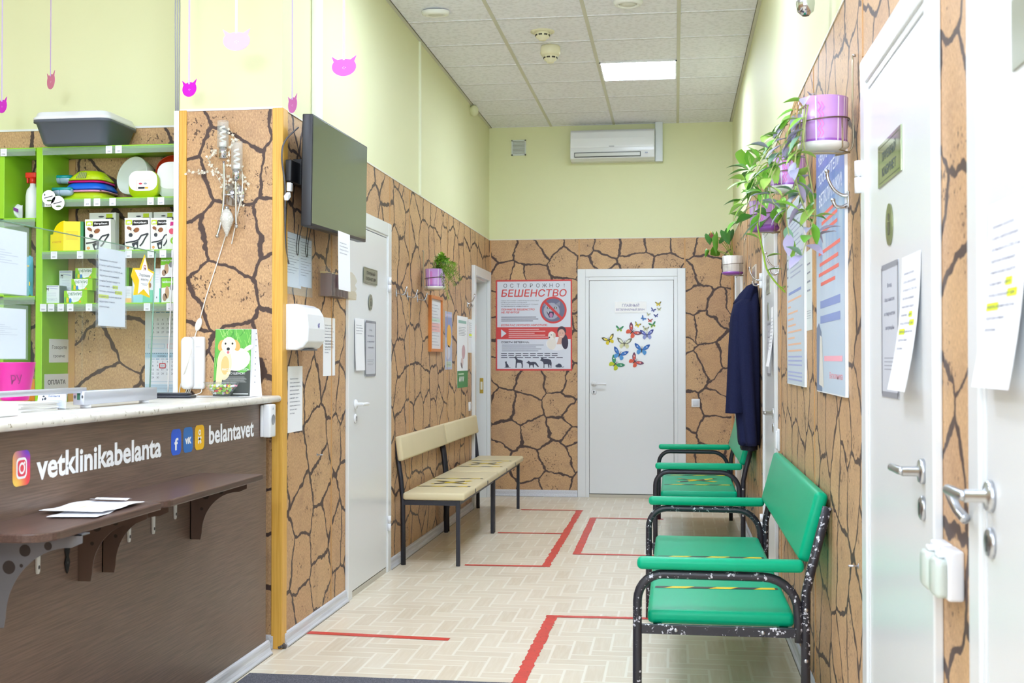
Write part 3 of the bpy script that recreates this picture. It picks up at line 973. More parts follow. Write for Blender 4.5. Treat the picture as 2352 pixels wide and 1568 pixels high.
def bench(y0, y1, label):
    t = thing('waiting_bench', label, 'bench', T(-1.53, y0, 0), 'cream benches along the left wall')
    L = y1 - y0
    xs, xf = -0.19, 0.165
    k = MB()
    k.rbox(-0.19, 0.212, -0.012, L - 0.006, 0.415, 0.462, 0.016, CREAMV, 4)
    seat = k.build('seat', t)
    b = MB()
    b.M = Matrix.Translation((-0.212, 0, 0.66)) @ Matrix.Rotation(-0.14, 4, 'Y')
    b.rbox(-0.010, 0.030, -0.012, L - 0.012, 0.0, 0.158, 0.014, CREAMV, 4)
    b.build('backrest', t)
    for yy in (0.0, L - 0.03):
        g = MB()
        g.box(xf - 0.012, xf + 0.013, yy, yy + 0.025, 0.0, 0.412, METAL)
        g.build('leg', t, None, 0.003)
        h = MB()
        h.tube([(xs, yy + 0.0125, 0.0), (xs - 0.004, yy + 0.0125, 0.42), (xs - 0.018, yy + 0.0125, 0.56), (xs - 0.052, yy + 0.0125, 0.79)], 0.0165, METAL, 4)
        h.build('leg', t)
        r = MB()
        r.box(xs, xf, yy + 0.002, yy + 0.023, 0.382, 0.412, METAL)
        r.build('side_rail', t)
    r = MB()
    r.box(xf - 0.010, xf + 0.010, 0.02, L - 0.03, 0.385, 0.412, METAL)
    r.box(xs - 0.01, xs + 0.010, 0.02, L - 0.03, 0.385, 0.412, METAL)
    r.build('seat_frame', t)
    for q in (0.26 * L, 0.62 * L):
        tp = MB()
        tape(tp, [(-0.18, q, .4632), (0.17, q + 0.01, .4632), (0.2, q + 0.012, .459), (0.213, q + 0.012, .448), (0.2132, q + 0.012, .42)], 0.035, 0.463)
        tp.build('warning_tape', seat)
    for a, b_ in (((-0.11, 0.36 * L), (0.12, 0.52 * L)), ((-0.11, 0.50 * L), (0.12, 0.38 * L))):
        tp = MB()
        tape(tp, [a, b_], 0.04, 0.4636 if a[1] < 0.4 * L else 0.464)
        tp.build('warning_tape', seat)
    return t
bench(7.395, 8.845, 'nearer cream bench with taped-off seat beside the left door')
bench(8.87, 10.315, 'farther cream bench with taped-off seat beside the deep doorway')

# ------------------------------------------------------------------ green armchair benches
def green_seat(y0, y1, label, chip, cross):
    t = thing('armchair_bench', label, 'bench', T(0.14, y0, 0), 'green seats along the right wall')
    L = y1 - y0
    X = lambda x: x - 0.14
    FM = CHIP if chip else METAL
    k = MB()
    k.rbox(X(-0.10), X(0.412), 0.012, L - 0.012, 0.372, 0.424, 0.020, GREENV, 5)
    seat = k.build('seat', t)
    b = MB()
    b.M = Matrix.Translation((X(0.447), 0, 0.600)) @ Matrix.Rotation(0.262, 4, 'Y')
    b.rbox(-0.026, 0.022, 0.03, L + 0.0, 0.0, 0.252, 0.018, GREENV, 5)
    b.build('backrest', t)
    for yy in (-0.015, L + 0.015):
        a = MB()
        a.rbox(X(-0.135), X(0.440), yy - 0.028, yy + 0.028, 0.572, 0.615, 0.018, GREENV, 5)
        a.build('armrest', t)
        f = MB()
        arch = [(X(-0.135), yy, 0), (X(-0.135), yy, 0.25), (X(-0.134), yy, 0.46)]
        arch += [(X(-0.134) + 0.09 * (1 - math.cos(w)), yy, 0.46 + 0.095 * math.sin(w)) for w in [PI / 2 * i / 7 for i in range(1, 8)]]
        arch += [(X(0.30), yy, 0.553)]
        arch += [(X(0.30) + 0.12 * math.sin(w), yy, 0.553 - 0.12 * (1 - math.cos(w))) for w in [PI / 2 * i / 7 for i in range(1, 7)]]
        arch += [(X(0.422), yy, 0.40), (X(0.424), yy, 0.33)]
        f.tube(arch, 0.0165, FM, 10)
        f.build('front_leg', t)
        r = MB()
        r.tube([(X(0.445), yy, 0), (X(0.445), yy, 0.36), (X(0.447), yy, 0.50), (X(0.462), yy, 0.57), (X(0.520), yy, 0.80)], 0.0165, FM, 10)
        rl = r.build('rear_leg', t)
        s_ = MB()
        s_.box(X(-0.12), X(0.432), yy - 0.008, yy + 0.012, 0.345, 0.378, FM)
        sr = s_.build('side_rail', t, None, 0.002)
        for sx, sz in ((0.0, 0.361), (0.30, 0.361), (0.445, 0.27), (0.445, 0.445)):
            q = MB()
            q.M = fr('B', (X(sx), yy - (0.0085 if sx < 0.4 else 0.0165), sz))
            q.lathe([(0.0075, 0.0), (0.0065, 0.003), (0.003, 0.004), (0, 0.0035)], STEEL, 10)
            q.build('bolt', sr if sx < 0.4 else rl)
    r = MB()
    r.box(X(-0.08), X(-0.05), 0, L, 0.350, 0.372, METAL)
    r.box(X(0.36), X(0.39), 0, L, 0.350, 0.372, METAL)
    r.build('seat_frame', t)
    for q in (0.235 * L, 0.63 * L):
        tp = MB()
        tape(tp, [(X(-0.1012), q, .385), (X(-0.1008), q, .408), (X(-0.09), q, .4215), (X(-0.075), q, .4252), (X(0.39), q + 0.02, .4252)], 0.038, 0.4252)
        tp.build('warning_tape', seat)
    if cross:
        for a, b_ in (((0.02, 0.34 * L), (0.29, 0.50 * L)), ((0.02, 0.48 * L), (0.29, 0.36 * L))):
            tp = MB()
            tape(tp, [(X(a[0]), a[1]), (X(b_[0]), b_[1])], 0.045, 0.4256 if a[1] < 0.4 * L else 0.426)
            tp.build('warning_tape', seat)
    return t
green_seat(4.235, 6.055, 'nearer green padded seat with chipped black frame by the right wall', True, False)
green_seat(8.055, 9.78, 'farther green padded seat under the navy coat', False, True)

# ------------------------------------------------------------------ floor marks and mat
RED = mat_speckle('red_floor_tape', (214, 62, 50), (180, 50, 44), 50.0, 0.6, 0.4)
def ragged(mb, a, b, w, z, rag=0.004, n=40):
    A, B = Vector(a), Vector(b)
    d = (B - A).normalized()
    q = Vector((-d.y, d.x))
    L, R = [], []
    for i in range(n + 1):
        p = A + (B - A) * i / n
        L.append(tuple(p + q * (w / 2 + random.uniform(-rag, rag)))[:2])
        R.append(tuple(p - q * (w / 2 + random.uniform(-rag, rag)))[:2])
    for i in range(n):
        mb.poly([R[i], R[i + 1], L[i + 1], L[i]], z, RED)
random.seed(5)
m = MB()
ragged(m, (-1.745, 5.515), (-1.05, 5.47), 0.052, 0.0015, 0.0008)
tag(m.build('floor_tape'), 'single straight red tape strip nearest the pillar', 'floor tape', 'red distance marks on the floor')
m = MB()
ragged(m, (-0.815, 7.45), (-0.822, 10.25), 0.052, 0.0015, 0.006, 90)
for y, z in ((7.46, 0.002), (8.875, 0.002), (10.25, 0.002)):
    ragged(m, (-1.33, y - 0.01), (-0.79, y + 0.012), 0.045, z, 0.002)
tag(m.build('floor_tape'), 'red tape frame on the floor in front of the cream benches', 'floor tape', 'red distance marks on the floor')
m = MB()
ragged(m, (-0.66, 7.95), (-0.672, 9.80), 0.055, 0.0015, 0.003, 50)
for y, z in ((7.975, 0.002), (9.79, 0.002)):
    ragged(m, (-0.685, y), (-0.10, y), 0.045, z, 0.002)
tag(m.build('floor_tape'), 'faded red tape frame beside the farther green seat', 'floor tape', 'red distance marks on the floor')
m = MB()
ragged(m, (-0.633, 4.30), (-0.625, 6.05), 0.056, 0.0015, 0.005, 70)
ragged(m, (-0.655, 6.03), (-0.10, 6.045), 0.045, 0.002, 0.003)
tag(m.build('floor_tape'), 'red tape corner on the floor beside the nearer green seat', 'floor tape', 'red distance marks on the floor')
MAT = mat_speckle('grey_mat', (84, 84, 92), (120, 120, 130), 260.0, 0.52, 0.95)
tag(MB().rbox(-1.755, -0.35, 3.2, 4.747, 0.001, 0.010, 0.004, MAT).build('floor_mat'), 'dark grey floor mat at the bottom edge of the photo', 'mat')

# ================================================================== RECEPTION: GREEN SHELVES
def zpx(px, py, Y):
    return at(px, py, 'y', Y).z
YF = 5.285
ZT = [zpx(250, 333.5, YF), zpx(250, 453.5, YF), zpx(250, 574.0, YF), zpx(250, 695.0, YF)]
SU = thing('shelf_unit', 'bright green open shelf unit between the partition and the pillar', 'shelves', T(-2.988, YF, 0), 'green shelf units behind the counter')
MB().box(-0.034, 0.0, 0.0, 0.245, 0.0, ZT[0] - 0.001, LIME).build('side_panel', SU, None, 0.002)
RAIL = mat_glass('clear_price_rail', (226, 238, 226), 0.18, 0.2, 0.1)
for z in ZT:
    MB().box(0.0005, 0.70, 0.0, 0.245, z - 0.018, z, LIME).build('shelf', SU, None, 0.0015)
    MB().box(0.0, 0.70, -0.006, -0.003, z - 0.040, z - 0.006, RAIL).build('price_rail', SU)
SL = thing('shelf_unit', 'bright green shelf unit cut by the left edge of the photo', 'shelves', T(-3.60, YF, 0), 'green shelf units behind the counter')
MB().box(0.39, 0.415, 0.0, 0.245, 0.0, 2.32, LIME).build('side_panel', SL, None, 0.002)
for z in (2.322, 1.985, 1.612, 1.215):
    MB().box(0.0, 0.575, 0.0, 0.245, z - 0.018, z, LIME).build('shelf', SL, None, 0.0015)
    MB().box(0.0, 0.575, -0.006, -0.003, z - 0.040, z - 0.006, RAIL).build('price_rail', SL)
# price tags in the rails
def price(px, z, txt, label, py=None):
    p = at(px, 400, 'y', YF - 0.0075)
    k = MB()
    k.box(-0.016, 0.016, 0, 0.036, -0.0006, 0.0006, flat(234, 235, 244, 0.6))
    k.text(txt, 0, 0.006, 0.0075, 0.0009, INK, al='c')
    for q in (0.023, 0.027, 0.031):
        k.rect(-0.011, q, 0.011, q + 0.0008, 0.0009, flat(190, 192, 206, 0.8))
    tag(k.build('price_tag', None, fr('B', (p.x, YF - 0.0075, z - 0.040))), label, 'price tag', 'price tags on the green shelves')
for px, s, txt, lab in (
    (8, 0, '1900', 'price tag reading 1900 on the left top shelf'), (250, 0, '350', 'price tag reading 350 on the top shelf edge'),
    (272, 0, '530', 'price tag reading 530 on the top shelf edge'), (110, 1, '870', 'price tag half covered by the round white cards'),
    (201, 1, '450', 'price tag reading 450 on the second shelf edge'), (223, 1, '400', 'price tag reading 400 below the stacked bowls'),
    (259, 1, '185', 'price tag reading 185 on the second shelf edge'), (346, 1, '360', 'price tag reading 360 below the white and lime bowl'),
    (370, 1, '600', 'price tag reading 600 at the right of the second shelf'), (125, 2, '800', 'price tag reading 800 below the yellow box'),
    (185, 2, '830', 'price tag reading 830 on the third shelf edge'), (296, 2, '600', 'price tag reading 600 beside the hanging covid notice'),
    (347, 2, '300', 'price tag reading 300 above the yellow star'), (375, 2, '560', 'price tag reading 560 on the third shelf edge'),
    (402, 2, '55', 'price tag reading 55 at the right end of the third shelf'), (101, 3, '2000', 'first price tag reading 2000 on the bottom shelf edge'),
    (119, 3, '2000', 'second price tag reading 2000 on the bottom shelf edge'), (141, 3, '1360', 'price tag reading 1360 on the bottom shelf edge'),
    (163, 3, '480', 'price tag reading 480 below the green medicine boxes'), (206, 3, '25', 'price tag reading 25 on the bottom shelf edge'),
    (339, 3, '700', 'price tag reading 700 below the yellow star'), (391, 3, '700', 'price tag reading 700 at the right end of the bottom shelf')):
    price(px, ZT[s] if px > 60 else 2.322, txt, lab)

# ------------------------------------------------------------------ goods
def carton(name, label, cat, x0, x1, y0, y1, Y, dep, col, draw=None, group=None, rz=0.0, side=None, z=None, tilt=0.0):
    a, b = at(x0, y1, 'y', Y), at(x1, y0, 'y', Y)
    w, h = b.x - a.x, b.z - a.z
    zb = a.z if z is None else z
    if z is not None:
        h = b.z - z
    k = MB()
    k.box(0, w, 0, h, -dep, 0, col)
    if side:
        k.box(w - 0.0002, w + 0.0006, 0.001, h - 0.001, -dep + 0.001, -0.001, side)
    if draw:
        draw(k, w, h)
    o = k.build(name, None, fr('B', (a.x, Y, zb)) @ Matrix.Rotation(rz, 4, 'Y') @ Matrix.Rotation(tilt, 4, 'X'))
    return tag(o, label, cat, group)
e = 0.0006
BROWN, DKG = flat(150, 92, 56, 0.6), flat(58, 62, 70, 0.6)
def harness(letter):
    def d(k, w, h):
        k.rect(w * .04, h * .80, w * .30, h * .94, e, flat(200, 220, 40, 0.5))
        k.ell(w * .17, h * .87, w * .09, h * .035, 2 * e, PAPER)
        k.ell(w * .10, h * .85, w * .02, h * .035, 2 * e, PAPER)
        k.ell(w * .22, h * .85, w * .02, h * .035, 2 * e, PAPER)
        k.poly([(w * .30, h * .77), (w * .93, h * .80), (w * .93, h * .93), (w * .32, h * .93)], e, BLACK)
        k.text('ferplast', w * .36, h * .835, h * .06, 2 * e, PAPER, w=w * .52, bold=0.02)
        k.ell(w * .30, h * .60, w * .16, h * .11, e, flat(236, 228, 222, 0.6), 0.3)
        k.ell(w * .18, h * .69, w * .10, h * .05, 2 * e, BROWN, -0.4)
        k.ell(w * .47, h * .63, w * .12, h * .07, 2 * e, BROWN, 0.4)
        k.ell(w * .24, h * .48, w * .08, h * .06, 3 * e, DKG)
        k.ell(w * .25, h * .63, w * .02, h * .02, 3 * e, BLACK)
        k.ell(w * .37, h * .62, w * .02, h * .02, 3 * e, BLACK)
        k.line([(w * .04, h * .25), (w * .35, h * .28), (w * .55, h * .33), (w * .66, h * .46), (w * .94, h * .52), (w * .80, h * .36), (w * .70, h * .22), (w * .60, h * .14)], w * .055, 4 * e, DKG)
        k.poly([(w * .28, h * .22), (w * .55, h * .30), (w * .52, h * .06), (w * .36, h * .04)], 4 * e, DKG)
        k.ell(w * .44, h * .13, w * .05, h * .05, 5 * e, PAPER)
        k.ell(w * .12, h * .10, w * .06, h * .045, e, flat(240, 150, 40, 0.5))
        k.text(letter, w * .12, h * .085, h * .035, 2 * e, PAPER, al='c')
    return d
def hback(k, w, h):
    k.rect(w * .64, h * .85, w * .88, h * .97, e, flat(200, 220, 40, 0.5))
    k.rect(w * .62, h * .80, w * .92, h * .87, 2 * e, BLACK)
    k.ell(w * .45, h * .90, w * .11, h * .018, e, DKG)
    k.text('ferplast', w * .66, h * .82, h * .03, 3 * e, PAPER, w=w * .22)
GB = 'white dog harness boxes on the third shelf'
HB = flat(240, 240, 240, 0.45)
ZS3 = ZT[2] + 0.001
carton('harness_box', 'rear harness box standing behind the leftmost one', 'box', 205, 266, 488, 568, 5.40, 0.035, HB, hback, GB, 0.0, None, ZS3)
carton('harness_box', 'leftmost harness box, size M, next to the yellow box', 'box', 196, 257, 503, 570, 5.345, 0.04, HB, harness('M'), GB, -0.05, None, ZS3, 0.03)
carton('harness_box', 'rear harness box standing behind the size L one', 'box', 293, 349, 487, 568, 5.40, 0.035, HB, hback, GB, 0.0, None, ZS3)
carton('harness_box', 'harness box marked L, middle of the three dog boxes', 'box', 287, 345, 500, 570, 5.345, 0.04, HB, harness('L'), GB, 0.0, None, ZS3, 0.03)
carton('harness_box', 'rear harness box standing behind the size XL one', 'box', 353, 402, 486, 568, 5.40, 0.035, HB, hback, GB, 0.0, None, ZS3)
carton('harness_box', 'harness box marked XL, right of the size L box', 'box', 346.5, 396, 500, 570, 5.345, 0.04, HB, harness('XL'), GB, 0.0, None, ZS3, 0.03)
def toybox(k, w, h):
    k.poly([(w * .25, h * .80), (w * .75, h * .84), (w * .72, h * .94), (w * .30, h * .94)], e, flat(216, 40, 140, 0.5))
    k.ell(w * .35, h * .62, w * .2, h * .1, e, flat(236, 90, 120, 0.5))
    k.ell(w * .50, h * .30, w * .28, h * .13, e, flat(150, 214, 50, 0.5), 0.5)
    k.ell(w * .50, h * .30, w * .14, h * .06, 2 * e, PAPER, 0.5)
carton('toy_box', 'small white pack with magenta mark and lime ring, right end of third shelf', 'box', 385, 416, 505, 570, 5.31, 0.02, HB, toybox, None, 0.12, None, ZS3, 0.16)
# yellow carton with a round open flap
p = at(113, 572, 'y', 5.33)
t = thing('yellow_carton', 'bright yellow carton with rounded flap standing on the third shelf', 'box', T(p.x, 5.34, ZS3, -0.35))
YC = flat(250, 222, 10, 0.4)
k = MB()
k.box(0, 0.088, 0, 0.09, 0, 0.082, YC)
k.M = fr('B', (0, 0, 0))
k.text('8 ПАКЕТОВ', 0.044, 0.040, 0.008, 0.0006, flat(196, 90, 40, 0.6), al='c')
k.build('body', t)
k = MB()
k.M = Matrix.Translation((0, 0.001, 0.084)) @ Matrix.Rotation(-0.10, 4, 'X')
pts = [(0.088, 0), (0.088, 0.062)] + [(0.088 - 0.07 * math.sin(a), 0.062 * math.cos(a)) for a in [PI / 2 * i / 8 for i in range(1, 9)]] + [(0.006, -0.004)]
k.M = k.M @ Matrix.Rotation(PI / 2, 4, 'X')
k.prism(pts, -0.003, 0.0, YC)
k.build('flap', t)
k = MB()
k.M = Matrix.Translation((0.088, 0.0, 0)) @ Matrix.Rotation(0.62, 4, 'Z')
k.box(0.0005, 0.078, 0, 0.05, 0, 0.142, YC)
k.box(0.078, 0.092, 0, 0.05, 0, 0.142, flat(20, 130, 70, 0.4))
for q in range(7):
    k.box(0.012, 0.068, -0.0006, 0, 0.055 + q * 0.006, 0.057 + q * 0.006, flat(214, 180, 20, 0.6))
k.build('second_carton', t)
# fourth shelf: medicine boxes
ZS4 = ZT[3] + 0.001
DG = flat(28, 110, 70, 0.5)
def subt(full):
    def d(k, w, h):
        k.rect(0, 0, w, h, e, flat(150, 206, 40, 0.4))
        pts = [(w * .20, h * .98), (w * .80, h * .98)] + [(w * (.80 - .58 * math.sin(a) * .9), h * (.98 - .9 * (1 - math.cos(a)))) for a in [PI / 2 * i / 8 for i in range(9)]]
        k.poly([(w * .12, h * .98), (w * .80, h * .98), (w * .78, h * .55), (w * .62, h * .16), (w * .40, h * .06), (w * .25, h * .30)], 2 * e, PAPER)
        k.text('СУБТИЛИС', w * .18, h * .62, h * .22, 3 * e, DG, w=w * .60, bold=0.02)
        k.ell(w * .28, h * .22, w * .06, h * .20, 3 * e, flat(60, 130, 210, 0.5))
        k.ell(w * .16, h * .25, w * .05, h * .20, 3 * e, flat(246, 206, 40, 0.5))
        k.ell(w * .06, h * .28, w * .04, h * .24, 3 * e, flat(90, 170, 90, 0.5))
        k.ell(w * .70, h * .14, w * .05, h * .08, 3 * e, flat(246, 170, 40, 0.5))
        for q in range(3):
            k.rect(w * .40, h * (.30 + q * .09), w * .66, h * (.32 + q * .09), 3 * e, flat(196, 200, 206, 0.8))
    return d
GS = 'green and white medicine boxes on the fourth shelf'
LG = flat(170, 216, 70, 0.4)
b1 = carton('medicine_box', 'lowest of the three green and white medicine boxes', 'medicine box', 147, 200, 667, 693, 5.34, 0.07, LG, subt(1), GS, 0.0, LG, ZS4)
h1 = at(150, 667, 'y', 5.34).z
b2 = carton('medicine_box', 'middle of the three green and white medicine boxes', 'medicine box', 164, 212, 640, 666, 5.36, 0.07, LG, subt(1), GS, 0.0, LG, h1 + 0.001)
h2 = at(150, 640, 'y', 5.36).z
b3 = carton('medicine_box', 'topmost of the three green and white medicine boxes', 'medicine box', 173, 222, 615, 639, 5.38, 0.07, LG, subt(1), GS, 0.0, LG, h2 + 0.001)
def catbox(k, w, h):
    k.rect(w * .06, h * .92, w * .94, h * .96, e, flat(170, 170, 210, 0.6))
    for q in (0.14, 0.26):
        k.line([(w * q, h * .68), (w * (q + .02), h * .86)], w * .035, e, DKG)
    k.line([(w * .12, h * .80), (w * .30, h * .80)], w * .06, e, DKG)
    k.line([(w * .34, h * .84), (w * .9, h * .80)], h * .03, e, flat(170, 170, 220, 0.6))
    for q in range(4):
        k.rect(w * .2, h * (.40 + q * .06), w * .8, h * (.41 + q * .06), e, flat(176, 176, 206, 0.7))
    k.line([(w * .15, h * .14), (w * .85, h * .14), (w * .85, h * .28), (w * .15, h * .28), (w * .15, h * .14)], h * .012, e, flat(176, 176, 206, 0.7))
    k.text('Fortiflora', w * .5, h * .175, h * .06, e, flat(140, 140, 190, 0.7), w=w * .5, al='c')
GC = 'white boxes with a small cat print on the fourth shelf'
LV = flat(226, 228, 238, 0.5)
GRS = flat(132, 148, 156, 0.5)
carton('supplement_box', 'front white box with small cat print next to the partition', 'medicine box', 102, 136, 655, 693, 5.325, 0.07, LV, catbox, GC, 0.0, GRS, ZS4)
carton('supplement_box', 'rear white box with small cat print, raised behind the front one', 'medicine box', 136, 166, 621, 662, 5.41, 0.06, LV, catbox, GC, 0.0, GRS, ZS4 + 0.045)
carton('supplement_box', 'plain carton lying under the raised cat print box', 'medicine box', 137, 170, 668, 693, 5.42, 0.05, flat(120, 136, 148, 0.5), None, GC, 0.0, None, ZS4)
def orange(k, w, h):
    k.rect(0, 0, w, h * .28, e, flat(250, 196, 130, 0.5))
    for q in range(5):
        k.rect(w * .1, h * (.45 + q * .09), w * .85, h * (.47 + q * .09), e, flat(180, 184, 196, 0.7))
carton('medicine_box', 'small white box with orange foot left of the yellow star', 'medicine box', 286, 302, 657, 692, 5.33, 0.05, LV, orange, None, 0.0, None, ZS4)
carton('medicine_box', 'slim green box behind the orange footed one', 'medicine box', 288, 296, 614, 690, 5.45, 0.05, flat(110, 180, 50, 0.5), None, None, 0.0, None, ZS4)
def teal(k, w, h):
    k.rect(0, 0, w * .5, h * .3, e, flat(160, 214, 232, 0.5))
    k.rect(w * .5, 0, w, h * .40, e, flat(120, 206, 180, 0.5))
    k.ell(w * .85, h * .55, w * .06, h * .08, e, BROWN)
carton('medicine_box', 'white and teal packet behind the yellow star', 'medicine box', 304, 352, 622, 692, 5.35, 0.04, LV, teal, None, 0.0, None, ZS4)
def tall(k, w, h):
    k.rect(w * .82, 0, w, h * .42, e, flat(60, 190, 160, 0.5))
    for q in range(4):
        k.rect(w * .15, h * (.60 + q * .07), w * .7, h * (.61 + q * .07), e, flat(190, 194, 206, 0.7))
    k.ell(w * .4, h * .16, w * .06, h * .03, e, DKG)
carton('medicine_box', 'tall narrow white box right of the yellow star', 'medicine box', 354, 369, 616, 692, 5.36, 0.04, LV, tall, None, 0.0, None, ZS4)
def nyb(word):
    def d(k, w, h):
        k.rect(0, h * .60, w * .62, h * 1.0, e, flat(130, 206, 50, 0.5))
        k.poly([(0, h * .60), (w * .62, h * .66), (w * .62, h * .0), (0, h * .0)], 2 * e, PAPER)
        k.text(word, w * .04, h * .80, h * .10, 3 * e, PAPER, w=w * .52, bold=0.02)
        k.ell(w * .28, h * .42, w * .10, h * .26, 3 * e, flat(196, 160, 126, 0.6))
        k.ell(w * .50, h * .62, w * .10, h * .14, 3 * e, flat(150, 152, 160, 0.6))
        k.ell(w * .16, h * .22, w * .10, h * .16, 3 * e, flat(170, 140, 120, 0.6))
        k.ell(w * .82, h * .84, w * .20, h * .14, 3 * e, flat(20, 86, 140, 0.5))
        k.text('ny', w * .82, h * .79, h * .10, 4 * e, PAPER, al='c', bold=0.02)
        k.rect(w * .62, 0, w, h * .10, 3 * e, flat(70, 180, 230, 0.5))
        for q in range(3):
            k.rect(w * .68, h * (.30 + q * .08), w * .94, h * (.32 + q * .08), 3 * e, flat(160, 170, 186, 0.7))
    return d
GN = 'white and lime cat wipes boxes on the fourth shelf'
carton('wipes_box', 'lower of two lime topped boxes with cats beside the pillar', 'box', 371, 418, 638, 692, 5.335, 0.06, HB, nyb('reinforced'), GN, 0.0, None, ZS4)
zq = at(371, 637, 'y', 5.335).z
carton('wipes_box', 'upper of two lime topped boxes with cats beside the pillar', 'box', 369, 418, 590, 637, 5.335, 0.06, HB, nyb('extra'), GN, 0.0, None, zq + 0.001)

# second shelf: stacked pet bowls
ZS2 = ZT[1] + 0.001
cx = at(207, 430, 'y', 5.39).x
def rring(hx, hy, r, z, n=6):
    return [(x, y, z) for x, y in rr(-hx, -hy, hx, hy, min(r, hx * .9, hy * .9), n)]
def bowl(name, label, z0, z1, h0, h1, col, notch=False):
    k = MB()
    ys = 0.92
    k.loft([rring(h0, h0 * ys, .05, z0), rring(h0 + .002, h0 * ys + .002, .05, z0 + .004), rring(h1 + .008, h1 * ys + .008, .05, z1 - .014), rring(h1, h1 * ys, .05, z1 - .004), rring(h1 - .008, h1 * ys - .008, .05, z1)], col)
    o = k.build(name, None, T(cx, 5.405, ZS2, 0.0))
    return tag(o, label, 'pet bowl', 'stacked upside down plastic pet bowls')
bowl('pet_bowl', 'lime bowl at the bottom of the upside down stack', 0.0, 0.035, 0.104, 0.092, flat(178, 206, 20, 0.35))
bowl('pet_bowl', 'pink bowl second from the bottom of the stack', 0.0352, 0.046, 0.106, 0.096, flat(246, 170, 206, 0.35))
bowl('pet_bowl', 'blue bowl in the middle of the stack', 0.0462, 0.082, 0.104, 0.086, flat(10, 100, 214, 0.35))
bowl('pet_bowl', 'magenta bowl second from the top of the stack', 0.0822, 0.092, 0.094, 0.086, flat(206, 10, 120, 0.35))
o = bowl('pet_bowl', 'lime bowl with grey grid foot on top of the stack', 0.0922, 0.140, 0.092, 0.062, flat(184, 210, 20, 0.35))
k = MB()
gm = flat(120, 128, 110, 0.5)
k.M = Matrix.Translation((-0.01, -0.087, 0.099)) @ Matrix.Rotation(PI / 2 - 0.55, 4, 'X')
k.prism([(-0.026, 0), (0.026, 0), (0.020, 0.036), (-0.018, 0.036)], 0, 0.001, gm)
for a in range(5):
    for b in range(5):
        k.ell(-0.018 + a * 0.009, 0.004 + b * 0.007, 0.0028, 0.0026, 0.0013, flat(190, 214, 40, 0.4), 0, 8)
k.build('grip', o)
# white bowls
def tilt_bowl(label, px, py, Y, R, dep, ang, col, inner, name='pet_bowl', rz=0.3):
    p = at(px, py, 'y', Y)
    k = MB()
    k.lathe([(0.0, -dep), (R * .72, -dep), (R * .90, -dep * .8), (R, -0.004), (R * 0.985, 0.0), (R * .95, -0.006), (R * .85, -dep * .75), (R * .66, -dep * .93), (0, -dep * .93)], col, 36)
    return tag(k.build(name, None, Matrix.Translation(p) @ Matrix.Rotation(rz, 4, 'Z') @ Matrix.Rotation(ang, 4, 'X')), label, 'pet bowl', 'white pet bowls on the second shelf')
tilt_bowl('large round white bowl tipped on its side behind the others', 302, 402, 5.43, 0.097, 0.085, 1.35, flat(232, 236, 232, 0.3), None, 'pet_bowl', -0.35)
def sq_bowl(label, x0, x1, y0, y1, Y, back, lab):
    a, b = at(x0, y1, 'y', Y), at(x1, y0, 'y', Y)
    w, h = b.x - a.x, b.z - a.z
    t = thing('pet_bowl', label, 'pet bowl', fr('B', (a.x, Y, ZS2)), 'white pet bowls on the second shelf')
    k = MB()
    k.loft([[(x, y, -0.065) for x, y in rr(w * .1, 0.001, w * .95, h * .92, h * .3)], [(x, y, -0.006) for x, y in rr(0, 0, w, h, h * .32)], [(x, y, 0.0) for x, y in rr(w * .01, h * .01, w * .99, h * .99, h * .32)]], back)
    k.build('shell', t)
    k = MB()
    top = rr(w * .02, h * .26, w * .98, h * .985, h * .30)
    k.prism(top, 0.0, 0.003, flat(246, 247, 248, 0.25))
    if lab:
        c = w * .5
        k.line([(x + w * .30, y + h * .30) for x, y in [(0, 0), (w * .42, 0), (w * .42, h * .34), (0, h * .34), (0, 0)]], 0.0012, 0.0036, flat(240, 180, 140, 0.6))
        k.rect(w * .34, h * .33, w * .56, h * .40, 0.0036, BLACK)
        k.rect(w * .57, h * .33, w * .68, h * .40, 0.0036, flat(246, 190, 60, 0.5))
        k.ell(w * .42, h * .52, w * .06, h * .035, 0.0036, flat(206, 60, 90, 0.5))
        k.ell(w * .58, h * .52, w * .06, h * .035, 0.0036, flat(150, 160, 170, 0.5))
    k.build('inside', t)
sq_bowl('white and lime rounded bowl on its side with a label', 295, 363, 383, 447, 5.325, flat(180, 208, 20, 0.35), True)
sq_bowl('plain white rounded bowl on its side beside the pillar', 360, 426, 360, 446, 5.36, flat(236, 240, 240, 0.3), False)
tilt_bowl('orange bowl peeping out behind the plain white one', 400, 395, 5.46, 0.088, 0.04, 1.4, flat(216, 70, 30, 0.4), None)
